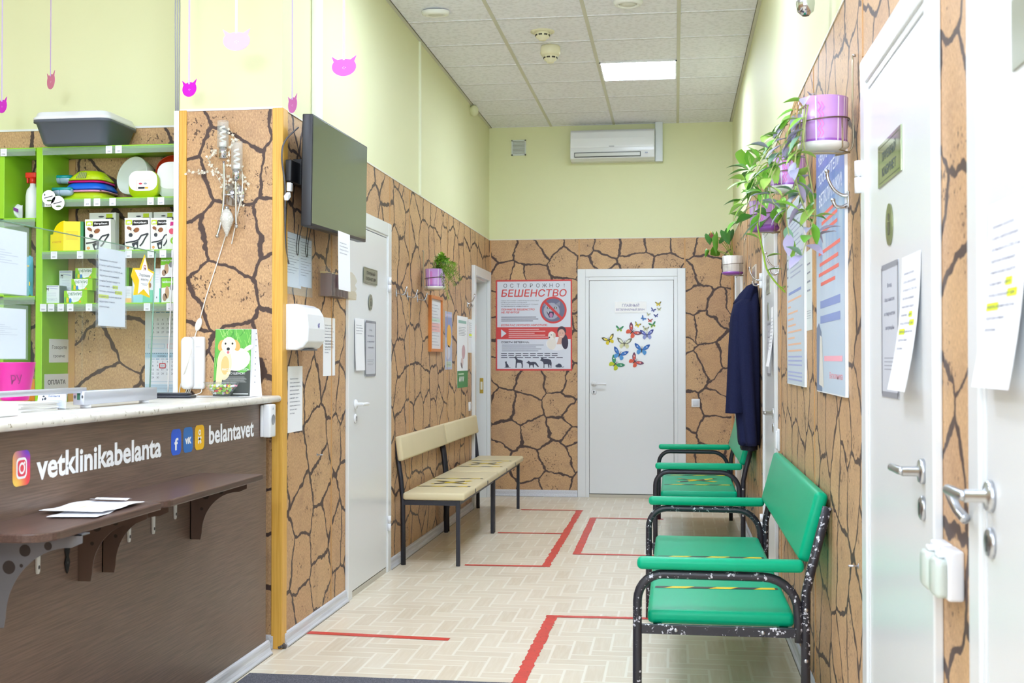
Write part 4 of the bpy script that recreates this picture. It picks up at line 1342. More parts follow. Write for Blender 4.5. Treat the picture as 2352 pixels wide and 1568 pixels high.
# travel water bottles with round cards
def bottle(px, py, Y, rz, label, card):
    p = at(px, py, 'y', Y)
    t = thing('water_bottle', label, 'water bottle', Matrix.Translation(p) @ Matrix.Rotation(rz, 4, 'Z') @ Matrix.Rotation(PI / 2, 4, 'Y'), 'pet travel bottles')
    k = MB()
    k.lathe([(0, 0), (0.017, 0), (0.020, 0.006), (0.020, 0.045), (0.016, 0.055), (0.012, 0.06), (0, 0.06)], flat(160, 186, 206, 0.12, 0, 0.6), 24)
    k.build('body', t)
    k = MB()
    tl = flat(10, 150, 150, 0.35)
    k.lathe([(0, -0.035), (0.017, -0.033), (0.020, -0.005), (0.020, 0.0), (0, 0.0)], flat(150, 166, 186, 0.3), 20)
    k.loft([[(x - 0.030, y, z) for x, y in rr(0.009, -0.02, 0.026, 0.02, 0.007)] for z in (-0.036, 0.058)], tl)
    k.build('trough', t)
    if card:
        k = MB()
        k.M = t.matrix_world.inverted() @ fr('B', (at(card[0], card[1], 'y', 5.262).x, 5.262, at(card[0], card[1], 'y', 5.262).z))
        k.prism([(0.034 * math.cos(2 * PI * i / 28), 0.034 * math.sin(2 * PI * i / 28)) for i in range(28)], 0, 0.0012, PAPER)
        k.line([(-0.022, -0.004), (0.02, 0.006)], 0.004, 0.0016, DKG)
        k.ell(0.004, -0.016, 0.014, 0.004, 0.0016, flat(80, 110, 60, 0.6))
        k.ell(-0.02, 0.012, 0.003, 0.005, 0.0016, DKG)
        k.build('round_card', t)
bottle(140, 413, 5.43, 0.12, 'upper teal and clear pet water bottle lying beside the partition', (112, 453))
bottle(140, 441, 5.30, -0.05, 'lower teal and clear pet water bottle lying beside the partition', (133, 466))
# litter tray on top of the unit
z0 = ZT[0] + 0.001
a, b = at(67, 272, 'y', 5.19), at(246, 270, 'y', 5.19)
cxm, hw = (a.x + b.x) / 2, (b.x - a.x) / 2
zt = a.z - z0
t = thing('litter_tray', 'dark grey litter tray with white hood rim on top of the green shelves', 'tray', T(cxm, 5.36, z0))
DGR = flat(88, 96, 108, 0.45)
k = MB()
k.loft([rring(hw * .80, 0.125, .04, 0), rring(hw * .83, 0.13, .04, .006), rring(hw * .96, 0.155, .045, zt - .018), rring(hw, 0.165, .045, zt - .016), rring(hw, 0.165, .045, zt - .004)], DGR)
k.build('tray', t)
k = MB()
k.loft([rring(hw * 1.0, 0.166, .045, zt - .004), rring(hw * 1.0, 0.166, .045, zt + .006), rring(hw * .97, 0.158, .045, zt + .012), rring(hw * .93, 0.150, .04, zt + .030), rring(hw * .90, 0.145, .04, zt + .034)], flat(232, 236, 242, 0.3))
k.build('rim', t)
k = MB()
k.rbox(0, 0.12, 0, 0.12, 0, 0.008, 0.003, flat(222, 224, 220, 0.5))
k.rbox(0.03, 0.12, 0.03, 0.12, 0.008, 0.02, 0.003, flat(70, 72, 78, 0.5))
pq = at(377, 322, 'y', 5.33)
tag(k.build('papers', None, T(pq.x, 5.33, ZT[0] + 0.001)), 'flat stack of dark and white folders at the right end of the top shelf', 'folder')
# left unit goods
p = at(70, 500, 'y', 5.36)
t = thing('spray_bottle', 'white spray bottle with red trigger left of the partition', 'spray bottle', T(p.x, 5.38, 1.986))
k = MB()
k.lathe([(0, 0), (0.030, 0), (0.033, 0.006), (0.033, 0.115), (0.028, 0.145), (0.014, 0.165), (0.013, 0.18), (0, 0.18)], flat(236, 238, 242, 0.3), 24)
k.build('bottle', t)
k = MB()
rd = flat(220, 50, 34, 0.35)
k.cyl((0, 0, 0.178), (0, 0, 0.205), 0.015, rd, 16)
k.rbox(-0.036, 0.020, -0.010, 0.010, 0.205, 0.232, 0.005, rd)
k.rbox(-0.030, -0.022, -0.007, 0.007, 0.180, 0.212, 0.003, rd)
k.build('trigger', t)
def pillow(name, label, x0, x1, y0, y1, Y, z, th, col, draw=None):
    a, b = at(x0, y1, 'y', Y), at(x1, y0, 'y', Y)
    w, h = b.x - a.x, b.z - z
    k = MB()
    n = 10
    vs, fs = [], []
    for sgn in (1, -1):
        o = len(vs)
        for j in range(n + 1):
            for i in range(n + 1):
                u, v = i / n, j / n
                bl = (math.sin(PI * u) * math.sin(PI * v)) ** 0.5 if 0 < i < n and 0 < j < n else 0
                wob = 0.006 * math.sin(9 * u + 5 * v) * (1 if 0 < i < n and 0 < j < n else 0)
                vs.append((u * w, v * h + 0.004 * math.sin(12 * u), sgn * (th * bl) + wob))
        for j in range(n):
            for i in range(n):
                q = (o + j * (n + 1) + i, o + j * (n + 1) + i + 1, o + (j + 1) * (n + 1) + i + 1, o + (j + 1) * (n + 1) + i)
                fs.append(q if sgn > 0 else q[::-1])
    k.add(vs, fs, col, True)
    if draw:
        draw(k, w, h)
    return tag(k.build(name, None, fr('B', (a.x, Y, z))), label, 'bag')
def lilac(k, w, h):
    k.poly([(w * .55, h * .60), (w * .99, h * .40), (w * .99, h * .62), (w * .60, h * .80)], 0.036, flat(130, 60, 150, 0.5))
pillow('pet_food_bag', 'white bag with a purple label on the left shelf behind the notices', 20, 52, 470, 545, 5.40, 1.993, 0.03, flat(232, 233, 236, 0.35), lilac)
def litter(k, w, h):
    zz = 0.034
    k.rect(w * .05, h * .24, w * .95, h * .34, zz - 0.012, flat(240, 206, 60, 0.5))
    k.ell(w * .5, h * .50, w * .22, h * .09, zz, flat(240, 200, 70, 0.5))
    k.ell(w * .56, h * .60, w * .12, h * .045, zz, flat(240, 200, 70, 0.5))
    k.ell(w * .62, h * .74, w * .30, h * .025, zz - 0.008, flat(232, 190, 60, 0.5))
pillow('pet_food_bag', 'light blue bag with yellow band beside the partition on the left', 55, 76, 588, 690, 5.37, 1.620, 0.03, flat(96, 190, 222, 0.3), litter)

# papers taped on the partition
def note(name, label, tl, br, draw, X=-2.987, cat='note'):
    M, w, h = span('L', X, tl, br)
    k = MB()
    k.box(0, w, 0, h, 0, 0.0008, PAPER)
    draw(k, w, h)
    return tag(k.build(name, None, M), label, cat)
note('paper_note', 'white note reading Говорите громче taped on the green partition', (113, 778), (157, 832),
     lambda k, w, h: (k.text('Говорите', w * .52, h * .58, h * .15, 0.0012, DKG, w=w * .76, al='c'), k.text('громче', w * .5, h * .22, h * .13, 0.0012, DKG, w=w * .60, al='c')))
note('paper_note', 'white note reading ОПЛАТА at the foot of the green partition', (102, 859), (157, 893),
     lambda k, w, h: k.text('ОПЛАТА', w * .5, h * .34, h * .28, 0.0012, DKG, w=w * .74, al='c', bold=0.02))

# three month wall calendar
M, w, h = span('B', YS - 0.002, (334, 702), (440, 902))
t = thing('wall_calendar', 'pale blue three month wall calendar on the stone wall beside the pillar', 'calendar', M)
LB, WB = flat(170, 204, 226, 0.6), flat(226, 234, 244, 0.6)
CI = flat(92, 104, 124, 0.7)
def month(y1, hh, title, first, days, mark):
    k = MB()
    k.box(0, w, y1 - hh, y1, 0, 0.002, WB)
    k.rect(0, y1 - hh * .16, w, y1, 0.0023, LB)
    for i in range(26):
        k.rect(w * (i + .25) / 26, y1 - hh * .03, w * (i + .7) / 26, y1 - hh * .012, 0.0026, DKG)
    k.text(title, w * .5, y1 - hh * .135, hh * .055, 0.0026, CI, al='c')
    for i in range(7):
        k.rect(w * (.13 + i * .105), y1 - hh * .215, w * (.21 + i * .105), y1 - hh * .19, 0.0026, flat(90, 150, 200, 0.6) if i % 2 else flat(150, 180, 206, 0.6))
    k.rect(0, y1 - hh * .20, w * .10, y1 - hh * .19, 0.0026, LB)
    for d in range(1, days + 1):
        c = (first + d - 1) % 7
        r_ = (first + d - 1) // 7
        k.text(str(d), w * (.17 + c * .105), y1 - hh * (.32 + r_ * .125), hh * .062, 0.0026, CI, al='c')
    k.rect(w * .10, y1 - hh * .93, w * .9, y1 - hh * .915, 0.0026, LB)
    if mark:
        c, r_ = (first + mark - 1) % 7, (first + mark - 1) // 7
        q, y = w * (.17 + c * .105), y1 - hh * (.29 + r_ * .125)
        k.line([(q - w * .06, y - hh * .07), (q + w * .06, y - hh * .07), (q + w * .06, y + hh * .07), (q - w * .06, y + hh * .07), (q - w * .06, y - hh * .07)], w * .016, 0.004, flat(200, 30, 50, 0.4))
    k.build('month_sheet', t)
month(h, h * .385, 'ОКТЯБРЬ / 2021 / OCT', 4, 31, 0)
month(h * .46, h * .36, 'НОЯБРЬ / 2021 / NOV', 0, 30, 10)
k = MB()
k.box(0, w, h * .46, h * .62, 0, 0.0016, flat(214, 226, 240, 0.6))
k.line([(w * .08, h * .51), (w * .42, h * .51), (w * .42, h * .56), (w * .08, h * .56), (w * .08, h * .51)], 0.0015, 0.002, flat(120, 180, 220, 0.6))
k.line([(w * .48, h * .51), (w * .86, h * .51), (w * .86, h * .56), (w * .48, h * .56), (w * .48, h * .51)], 0.0015, 0.002, flat(220, 120, 140, 0.6))
k.build('middle_strip', t)
k = MB()
k.box(0, w, 0, h * .10, 0, 0.0016, flat(196, 220, 238, 0.6))
for q in range(4):
    k.rect(w * .1, h * (.03 + q * .017), w * .7, h * (.033 + q * .017), 0.002, flat(120, 150, 180, 0.7))
k.build('bottom_strip', t)

# ------------------------------------------------------------------ sneeze guard
GX = -1.967
t = thing('sneeze_guard', 'clear acrylic screen on silver rails standing on the counter', 'screen', fr('L', (GX, 2.9, 1.147)))
ALU = flat(206, 210, 222, 0.35, 0.6)
k = MB()
k.prism([(0.835, 0.05), (1.352, 0.05), (1.395, 0.573), (0.835, 0.573)], -0.003, 0.003, GLASS)
k.build('right_pane', t)
k = MB()
k.prism([(0.0, 0.066), (0.832, 0.066), (0.832, 0.573), (0.0, 0.573)], -0.003, 0.003, GLASS)
k.build('left_pane', t)
EDGE = flat(120, 160, 140, 0.3)
k = MB()
k.box(0, 1.392, 0.572, 0.5745, -0.003, 0.003, EDGE)
k.tube([(1.351, 0.05, 0), (1.394, 0.573, 0)], 0.003, EDGE, 4)
k.build('pane_edge', t)
k = MB()
k.rbox(0.812, 1.372, 0.012, 0.058, -0.02, 0.02, 0.002, ALU, 1)
k.M = Matrix.Translation((0.812, 0.035, 0)) @ Matrix.Rotation(-PI / 2, 4, 'Y')
k.rect(-0.0055, -0.006, 0.0055, 0.021, 0.0006, flat(60, 120, 96, 0.4))
for q in (-0.0135, 0.0135):
    k.ell(q, 0.004, 0.0035, 0.0055, 0.0006, flat(120, 122, 130, 0.3, 0.8))
k.build('lower_rail', t)
MB().rbox(0.0, 0.845, 0.052, 0.070, -0.012, 0.012, 0.002, ALU, 1).build('upper_rail', t)
for q in (0.86, 1.30):
    k = MB()
    k.cyl((q, 0.001, 0), (q, 0.012, 0), 0.018, flat(232, 234, 240, 0.4), 16)
    k.build('foot', t)

NOTICE = ['Уважаемые посетители!', 'В связи с неблагоприятной', 'обстановкой по COVID-19, на', 'территории ветеринарной', 'клиники Беланта вводятся', 'ограничения: - одного', 'питомца сопровождает один', 'владелец, ношение масок на', 'территории клиники', 'обязательно.']
TXT = flat(96, 98, 122, 0.8)
HI = flat(228, 240, 40, 0.7)
def notice_print(k, w, h, z=0.0012, hi=(), ul=(), top=0.86, pitch=0.068, col=TXT, x0=0.12, sc_=0.74):
    for i, s in enumerate(NOTICE):
        y = h * (top - i * pitch)
        if i in hi:
            a = {5: (.55, .72), 6: (.62, .86), 7: (.10, .42)}[i]
            k.rect(w * a[0], y - h * .012, w * a[1], y + h * .030, z, HI)
        if i in ul:
            k.rect(w * .15, y - h * .014, w * .85, y - h * .008, z + .0003, BLK)
        k.text(s, w * x0, y, h * .021, z + 0.0003, col, w=w * sc_ * len(s) / 27)
def sleeve(label, tl, br, X, hi=(5, 6, 7), blank=False):
    M, w, h = span('L', X, tl, br)
    t = thing('notice_sleeve', label, 'notice', M, 'notices in clear sleeves on the screen')
    k = MB()
    k.box(w * .10, w * .97, h * .02, h * .93, 0, 0.0006, PAPER)
    if blank:
        for q in range(6):
            k.rect(w * .15, h * (.45 + q * .035), w * (.80 - .12 * (q % 3)), h * (.455 + q * .035), 0.0010, flat(176, 180, 200, 0.8))
    else:
        notice_print(k, w, h * .97, 0.0010, hi, (), 0.80, 0.062)
    k.build('sheet', t)
    k = MB()
    k.box(0, w, 0, h, 0.0022, 0.0026, SLEEVE)
    k.build('sleeve', t)
    k = MB()
    for q in range(9):
        k.rrect(w * .025, h * (.06 + q * .105), w * .055, h * (.06 + q * .105) + (0.012 if q % 3 else 0.022), 0.002, 0.0030, flat(120, 126, 136, 0.6))
    k.build('punch_holes', t)
sleeve('covid notice with yellow marks hanging in a sleeve on the screen', (219, 551), (289, 755), GX + 0.006)
sleeve('upper blank looking notice in a sleeve at the left edge of the photo', (-60, 498), (64, 682), GX + 0.006, (), True)
sleeve('lower blank looking notice in a sleeve at the left edge of the photo', (-60, 692), (62, 826), GX + 0.006, (), True)
# star sign
M, w, h = span('L', GX + 0.005, (301, 578), (354, 685))
t = thing('star_sign', 'yellow star shaped sign reading Я Хорошее место on the screen', 'sign', M)
def star(k, cx, cy, r, z0, z1, m, ri=0.50, sx=1.0):
    k.prism([(cx + sx * (r if i % 2 == 0 else r * ri) * math.sin(PI * i / 5), cy + (r if i % 2 == 0 else r * ri) * math.cos(PI * i / 5)) for i in range(10)], z0, z1, m)
k = MB()
k.prism([(w * .57, h), (w * .36, h * .66), (w * .08, h * .64), (0, h * .45), (w * .15, h * .25), (w * .10, h * .02), (w * .42, h * .06), (w * .80, 0.0), (w * .76, h * .32), (w, h * .62), (w * .72, h * .68)], 0, 0.001, flat(246, 206, 20, 0.4))
k.prism([(w * .58, h * .93), (w * .42, h * .62), (w * .14, h * .60), (w * .34, h * .38), (w * .28, h * .06), (w * .52, h * .19), (w * .76, h * .05), (w * .72, h * .34), (w * .94, h * .58), (w * .70, h * .64)], 0.001, 0.0016, PAPER)
k.text('Я', w * .56, h * .62, h * .13, 0.002, flat(196, 50, 60, 0.6), al='c', w=w * .10)
k.text('Хорошее', w * .56, h * .48, h * .065, 0.002, DKG, al='c', w=w * .46)
k.text('место', w * .56, h * .385, h * .055, 0.002, DKG, al='c', w=w * .32)
k.rect(w * .40, h * .31, w * .72, h * .318, 0.002, GREY)
k.rect(w * .46, h * .28, w * .66, h * .288, 0.002, GREY)
k.build('star', t)
# ------------------------------------------------------------------ things on the counter top
TOP = 1.1475
def ontop(px, py):
    return at(px, py, 'z', TOP)
p = ontop(40, 944)
k = MB()
for i in range(6):
    k.M = T(p.x, p.y, TOP + i * 0.0045, 0.06 * math.sin(i * 2.1))
    k.box(-0.16, 0.075, -0.11, 0.11, 0, 0.0042, flat(240 - 3 * (i % 2), 240 - 3 * (i % 2), 238, 0.8))
tag(k.build('paper_stack'), 'untidy stack of white forms under the magenta pot', 'paper')
k = MB()
k.rbox(-0.07, 0.05, -0.08, 0.08, 0.001, 0.042, 0.004, flat(238, 239, 240, 0.6))
q = ontop(0, 956)
tag(k.build('paper_stack', None, T(q.x - 0.01, q.y - 0.05, TOP)), 'white block of note paper at the left edge of the counter', 'paper')
zc = TOP + 0.0275
p = at(39, 920, 'z', zc)
t = thing('plastic_pot', 'magenta tapered plastic pot standing on the stack of forms', 'pot', T(p.x - 0.02, p.y + 0.02, zc))
k = MB()
MG = flat(232, 6, 160, 0.35)
k.lathe([(0, 0), (0.041, 0), (0.044, 0.003), (0.064, 0.122), (0.065, 0.126), (0.062, 0.126), (0.041, 0.006), (0, 0.006)], MG, 40)
k.build('pot', t)
k = MB()
k.M = fr('B', (0.03, -0.047, 0.055)) @ Matrix.Rotation(0.16, 4, 'X') @ Matrix.Rotation(0.5, 4, 'Y')
k.text('РУ', -0.012, 0.0, 0.03, 0.0, flat(150, 10, 110, 0.5), w=0.034)
k.build('pen_marks', t)
p = ontop(6, 925)
t = thing('striped_box', 'small orange and pink striped box behind the magenta pot', 'box', T(p.x - 0.06, p.y + 0.22, TOP))
k = MB()
k.box(-0.05, 0.045, -0.03, 0.03, 0, 0.085, flat(240, 150, 40, 0.5))
k.box(-0.0502, 0.0452, -0.0302, 0.0302, 0.02, 0.045, flat(244, 176, 200, 0.5))
k.build('body', t)
# card holder with visiting cards
p = ontop(105, 941)
t = thing('card_holder', 'clear holder with visiting cards beside the magenta pot', 'card holder', T(p.x, p.y + 0.03, TOP, 0.15))
k = MB()
k.M = fr('B', (-0.045, 0, 0.004)) @ Matrix.Rotation(-0.30, 4, 'X')
k.box(0, 0.09, 0, 0.052, -0.012, 0.0, PAPER)
k.text('Беланта', 0.034, 0.038, 0.007, 0.0006, flat(90, 110, 160, 0.6), bold=0.02)
k.ell(0.018, 0.040, 0.004, 0.003, 0.0006, DKG)
k.ell(0.024, 0.032, 0.004, 0.005, 0.0006, DKG)
k.ell(0.016, 0.030, 0.003, 0.004, 0.0006, DKG)
for q in range(4):
    k.rect(0.035, 0.008 + q * 0.006, 0.080, 0.009 + q * 0.006, 0.0006, flat(176, 182, 206, 0.8))
k.build('cards', t)
k = MB()
k.box(-0.048, 0.048, -0.004, 0.045, 0, 0.003, SLEEVE)
k.M = fr('B', (-0.048, -0.002, 0.003)) @ Matrix.Rotation(-0.30, 4, 'X')
k.box(0, 0.096, 0, 0.026, 0.004, 0.006, SLEEVE)
k.build('holder', t)
# black telephone handset / terminal
p = ontop(392, 914)
t = thing('telephone', 'flat dark telephone lying on the counter beside the screen', 'telephone', T(p.x, p.y + 0.03, TOP, 0.1))
MB().rbox(-0.082, 0.086, -0.04, 0.04, 0, 0.012, 0.005, flat(52, 54, 64, 0.35)).build('base', t)
MB().rbox(-0.078, 0.070, -0.035, 0.030, 0.011, 0.022, 0.006, flat(40, 42, 54, 0.3)).build('handset', t)
# folded display with a puppy
a, b = at(489, 906, 'y', 4.98), at(574, 755, 'y', 4.98)
w, h = b.x - a.x, b.z - TOP
t = thing('brochure_stand', 'standing card display with a golden puppy in grass on the counter', 'brochure', T(a.x, 4.98, TOP + 0.0005))
k = MB()
k.M = fr('B', (0, 0, 0)) @ Matrix.Rotation(-0.10, 4, 'X')
k.box(0, w, 0, h, -0.001, 0.0, PAPER)
k.rect(0, 0, w, h, .0004, flat(98, 178, 72, 0.5))
random.seed(11)
for i in range(70):
    x, y = random.random() * w, h * (.35 + .6 * random.random())
    l = h * random.uniform(.08, .2)
    sx = random.uniform(-.5, .5) * l
    x2 = min(max(x + sx, 0), w)
    k.line([(x, y), (x2, min(y + l, h))], w * .012, .0006 + i * .000002, flat(*random.choice([(70, 150, 56), (140, 206, 96), (178, 222, 130), (52, 126, 50)]), 0.6))
k.poly([(0, 0), (w, 0), (w, h * .40), (w * .78, h * .34), (w * .5, h * .40), (w * .22, h * .30), (0, h * .22)], .0008, flat(66, 70, 66, 0.6))
FUR, FURD = flat(240, 222, 178, 0.7), flat(218, 168, 96, 0.7)
k.ell(w * .62, h * .55, w * .36, h * .17, .0010, flat(246, 238, 216, 0.7), 0.22)
k.ell(w * .92, h * .72, w * .14, h * .035, .0010, flat(246, 238, 216, 0.7), 0.5)
k.ell(w * .28, h * .48, w * .20, h * .24, .0012, FUR)
k.poly([(w * .06, h * .16), (w * .22, h * .16), (w * .26, h * .42), (w * .08, h * .45)], .0013, FUR)
k.ell(w * .30, h * .46, w * .11, h * .14, .0014, flat(226, 190, 126, 0.7))
k.ell(w * .18, h * .76, w * .09, h * .085, .0015, FURD, -0.25)
k.ell(w * .58, h * .76, w * .10, h * .09, .0015, FURD, 0.45)
k.ell(w * .38, h * .76, w * .20, h * .125, .0016, flat(244, 232, 202, 0.7))
k.ell(w * .37, h * .68, w * .10, h * .055, .0018, flat(248, 242, 224, 0.7))
k.ell(w * .37, h * .705, w * .045, h * .025, .0020, BLACK)
k.ell(w * .37, h * .655, w * .035, h * .022, .0020, flat(206, 110, 116, 0.6))
k.ell(w * .29, h * .785, w * .025, h * .016, .0020, BLACK)
k.ell(w * .48, h * .785, w * .025, h * .016, .0020, BLACK)
k.text('НАСЛАЖДАЙТЕСЬ,', w * .60, h * .385, h * .032, .0024, PAPER, al='c', w=w * .74)
k.text('ЭТО ЩЕНОК!', w * .60, h * .325, h * .032, .0024, PAPER, al='c', w=w * .5)
for q in range(6):
    k.rect(w * .25, h * (.21 + q * .015), w * (.90 - .03 * (q % 3)), h * (.214 + q * .015), .0024, flat(206, 210, 206, 0.7))
k.rect(w * .55, h * .03, w * .96, h * .045, .0024, flat(206, 210, 206, 0.7))
k.build('front_card', t)
k = MB()
a2, b2 = at(602, 903, 'y', 5.03), at(594, 756, 'y', 5.07)
k.add([(w, 0.0, 0), (a2.x - a.x, 0.05, 0), (b2.x - a.x, 0.07, h), (w, 0.02, h)], [(0, 1, 2, 3)], flat(240, 240, 246, 0.6))
k.add([(0, 0.10, 0), (w, 0.10, 0), (w, 0.03, h), (0, 0.03, h)], [(0, 3, 2, 1)], PAPER)
for q in range(9):
    s_ = q / 9
    k.ball((w + 0.018, 0.0115 + 0.02 * (1 - s_), h * (.93 - .09 * q)), 0.003, GREY, 1, 0.3, 1, 6)
k.build('side_card', t)
# glass bowl of sweets on a sheet
p = ontop(509, 911)
loose((p.x - 0.12, p.y - 0.06, TOP + 0.0005), 0.26, 0.14, 0.05, 'white sheet under the glass bowl of sweets', PAPER, 2, 0.001, grp=None)
BW = tag(MB().lathe([(0, 0.0), (0.034, 0.0), (0.036, 0.003), (0.060, 0.034), (0.078, 0.060), (0.0765, 0.0615), (0.058, 0.036), (0.033, 0.006), (0, 0.006)], mat_glass('clear_bowl', (250, 252, 252), 0.04, 0.35), 36).build('glass_bowl', None, T(p.x, p.y, TOP + 0.003) @ Matrix.Diagonal((1.05, 0.72, 1, 1))), 'small clear glass bowl filled with wrapped sweets on the counter', 'bowl')
random.seed(21)
SW = [flat(*c, 0.3) for c in ((236, 236, 240), (150, 206, 60), (214, 50, 70), (250, 220, 60), (246, 246, 248), (240, 150, 170), (170, 214, 90))]
proto = []
for m_ in SW:
    k = MB()
    k.ball((0, 0, 0), 0.0062, m_, 1.15, 0.9, 0.85, 8)
    for sg in (-1, 1):
        k.add([(sg * 0.0055, -0.001, 0), (sg * 0.0055, 0.001, 0), (sg * 0.0125, 0.005, 0.002), (sg * 0.0125, -0.005, -0.002)], [(0, 1, 2, 3)], m_)
    proto.append(k)
cols = ['white', 'green', 'red', 'yellow', 'white', 'pink', 'green']
first = {}
n = 0
for lay, (rad, zz, cnt) in enumerate(((0.026, 0.013, 9), (0.037, 0.024, 14), (0.047, 0.034, 18), (0.055, 0.044, 20), (0.030, 0.047, 8))):
    for i in range(cnt):
        a_ = 2 * PI * i / cnt + lay * 0.7
        rr_ = rad * random.uniform(0.75, 1.0) if lay else rad * random.uniform(0.3, 1)
        ci = random.randrange(7)
        Mq = Matrix.Translation((p.x + 1.05 * rr_ * math.cos(a_), p.y + 0.72 * rr_ * math.sin(a_), TOP + 0.003 + zz + random.uniform(-.002, .002))) @ Matrix.Rotation(random.uniform(0, 6.28), 4, 'Z') @ Matrix.Rotation(random.uniform(-.6, .6), 4, 'X')
        if ci in first:
            o = first[ci].copy()
            COL.objects.link(o)
        else:
            o = first[ci] = proto[ci].build('wrapped_sweet')
        o.matrix_world = Mq
        tag(o, cols[ci] + ' wrapped sweet in the glass bowl on the counter', 'sweet', 'wrapped sweets in the glass bowl, ' + cols[ci])

# ================================================================== PILLAR
def pil(px, py, off=0.0):
    return at(px, py, 'y', YP - off)
t = thing('wall_lamp', 'chrome two-armed wall lamp with frosted glass tubes on the pillar', 'wall lamp', fr('B', pil(537, 447)))
iM = t.matrix_world.inverted()
def lp(px, py, off):
    return tuple(iM @ pil(px, py, off))
k = MB()
k.lathe([(0, 0.0), (0.056, 0.0), (0.056, 0.006), (0.050, 0.013), (0.028, 0.018), (0.022, 0.030), (0.010, 0.036), (0, 0.037)], CHROME, 32)
k.build('base', t)
FROST = mat_glass('frosted_glass', (254, 254, 254), 0.22, 0.08, 0.2)
BULB = flat(246, 246, 242, 0.4)
for nm, pts, hold, gl in (('a', [(499, 542), (507, 512), (513, 470), (515, 425), (514, 370)], (512, 338, 364), (512, 278, 336)),
                          ('b', [(543, 520), (542, 470), (542, 440), (541, 415)], (543, 388, 414), (544, 325, 388))):
    k = MB()
    k.tube(smooth_path([lp(x, y, 0.055) for x, y in pts], 5), 0.0058, CHROME, 10)
    k.ball(lp(*pts[0], 0.055), 0.0095, CHROME)
    k.build('arm', t)
    k = MB()
    k.cyl(lp(hold[0], hold[2], 0.055), lp(hold[0], hold[1], 0.055), 0.0185, CHROME, 20)
    k.build('lamp_holder', t)
    k = MB()
    c0, c1 = lp(gl[0], gl[2] + 2, 0.055), lp(gl[0], gl[1], 0.055)
    hh = c1[1] - c0[1]
    k.M = Matrix.Translation(c0) @ Matrix.Rotation(-PI / 2, 4, 'X')
    k.lathe([(0.010, 0.0), (0.0255, 0.0), (0.0255, hh)], FROST, 28)
    gs_ = k.build('glass_shade', t)
    k = MB()
    k.M = Matrix.Translation(c0) @ Matrix.Rotation(-PI / 2, 4, 'X')
    k.lathe([(0, 0), (0.016, 0.0), (0.016, 0.022), (0, 0.022)], BULB, 16)
    k.tube([(0.011 * math.cos(w), 0.011 * math.sin(w), 0.024 + 0.0037 * w) for w in [i * 0.45 for i in range(42)]], 0.0048, BULB, 7)
    k.build('bulb', gs_)
k = MB()
k.tube([lp(537, 447, 0.037), lp(530, 447, 0.055), lp(514, 447, 0.055)], 0.004, CHROME, 8)
k.tube([lp(537, 447, 0.037), lp(542, 450, 0.055)], 0.004, CHROME, 8)
k.build('arm_joint', t)
# drop ornament
P0 = pil(521, 480, 0.06)
t = thing('hanging_ornament', 'silver glitter drop ornament hanging below the wall lamp', 'ornament', T(P0.x, P0.y, P0.z))
k = MB()
GLIT = mat_speckle('silver_glitter', (206, 202, 194), (246, 244, 236), 160.0, 0.56, 0.35)
k.lathe([(0, -0.125), (0.004, -0.122), (0.014, -0.095), (0.028, -0.060), (0.031, -0.045), (0.024, -0.020), (0.010, 0.0), (0, 0.0)], GLIT, 28)
dr_ = k.build('drop', t)
k = MB()
k.cyl((0, 0, -0.001), (0, 0, 0.012), 0.009, STEEL, 14)
k.tube([(-0.002, 0, 0.012), (-0.003, 0, 0.055)], 0.0006, STEEL, 5)
k.tube([(0.002, 0, 0.012), (0.004, 0, 0.055)], 0.0006, STEEL, 5)
k.build('cap', dr_)
# star garland
GW = flat(232, 226, 208, 0.45)
k = MB()
random.seed(9)
paths = [[(512, 430), (490, 395), (460, 395), (428, 395)], [(500, 395), (480, 370), (488, 352), (497, 346)], [(530, 300), (540, 322), (528, 345), (525, 380)],
         [(520, 400), (535, 420), (548, 440), (556, 470)], [(556, 385), (560, 412), (573, 430)], [(498, 390), (520, 415), (515, 428)]]
for pp in paths:
    pts = smooth_path([tuple(pil(x, y, 0.03 + 0.02 * math.sin(x * .3))) for x, y in pp], 6)
    k.tube(pts, 0.0012, flat(214, 206, 186, 0.5), 5)
    for q in pts[1::2]:
        for rep in range(2):
            c = Vector(q) + Vector((random.uniform(-.012, .012), random.uniform(-.012, .006), random.uniform(-.012, .012)))
            k.M = Matrix.Translation(c) @ Matrix.Rotation(random.uniform(-.6, .6), 4, 'Z') @ Matrix.Rotation(PI / 2 + random.uniform(-.5, .5), 4, 'X') @ Matrix.Rotation(random.uniform(0, 1), 4, 'Z')
            star(k, 0, 0, 0.0085, -0.0006, 0.0006, GW, 0.45)
            k.M = Matrix()
tag(k.build('star_garland'), 'cream garland of tiny stars wound round the wall lamp', 'garland')
# lamp flex with inline switch
t = thing('lamp_flex', 'white flex hanging from the wall lamp with an oval inline switch', 'cable')
WC = flat(238, 236, 228, 0.45)
k = MB()
k.tube(smooth_path([tuple(pil(*q, o)) for q, o in (((556, 395), .02), ((556, 440), .03), ((546, 490), .02), ((532, 560), .006))], 6), 0.0028, WC, 7)
k.tube(smooth_path([tuple(pil(*q, o)) for q, o in (((519, 538), .006), ((500, 600), .006), ((474, 680), .006), ((456, 745), .008), ((447, 775), .014), ((432, 830), .075), ((416, 880), .03), ((412, 903), .01))], 6), 0.0026, WC, 7)
k.build('flex', t)
k = MB()
c = pil(456, 745, 0.010)
k.M = Matrix.Translation(c) @ Matrix.Rotation(0.33, 4, 'Y')
k.ball((0, 0, 0), 0.016, flat(244, 244, 240, 0.3), 0.95, 0.6, 2.0, 18)
k.ball((0.002, -0.010, 0.004), 0.004, flat(230, 230, 226, 0.3), 1, .4, 1, 8)
k.build('inline_switch', t)
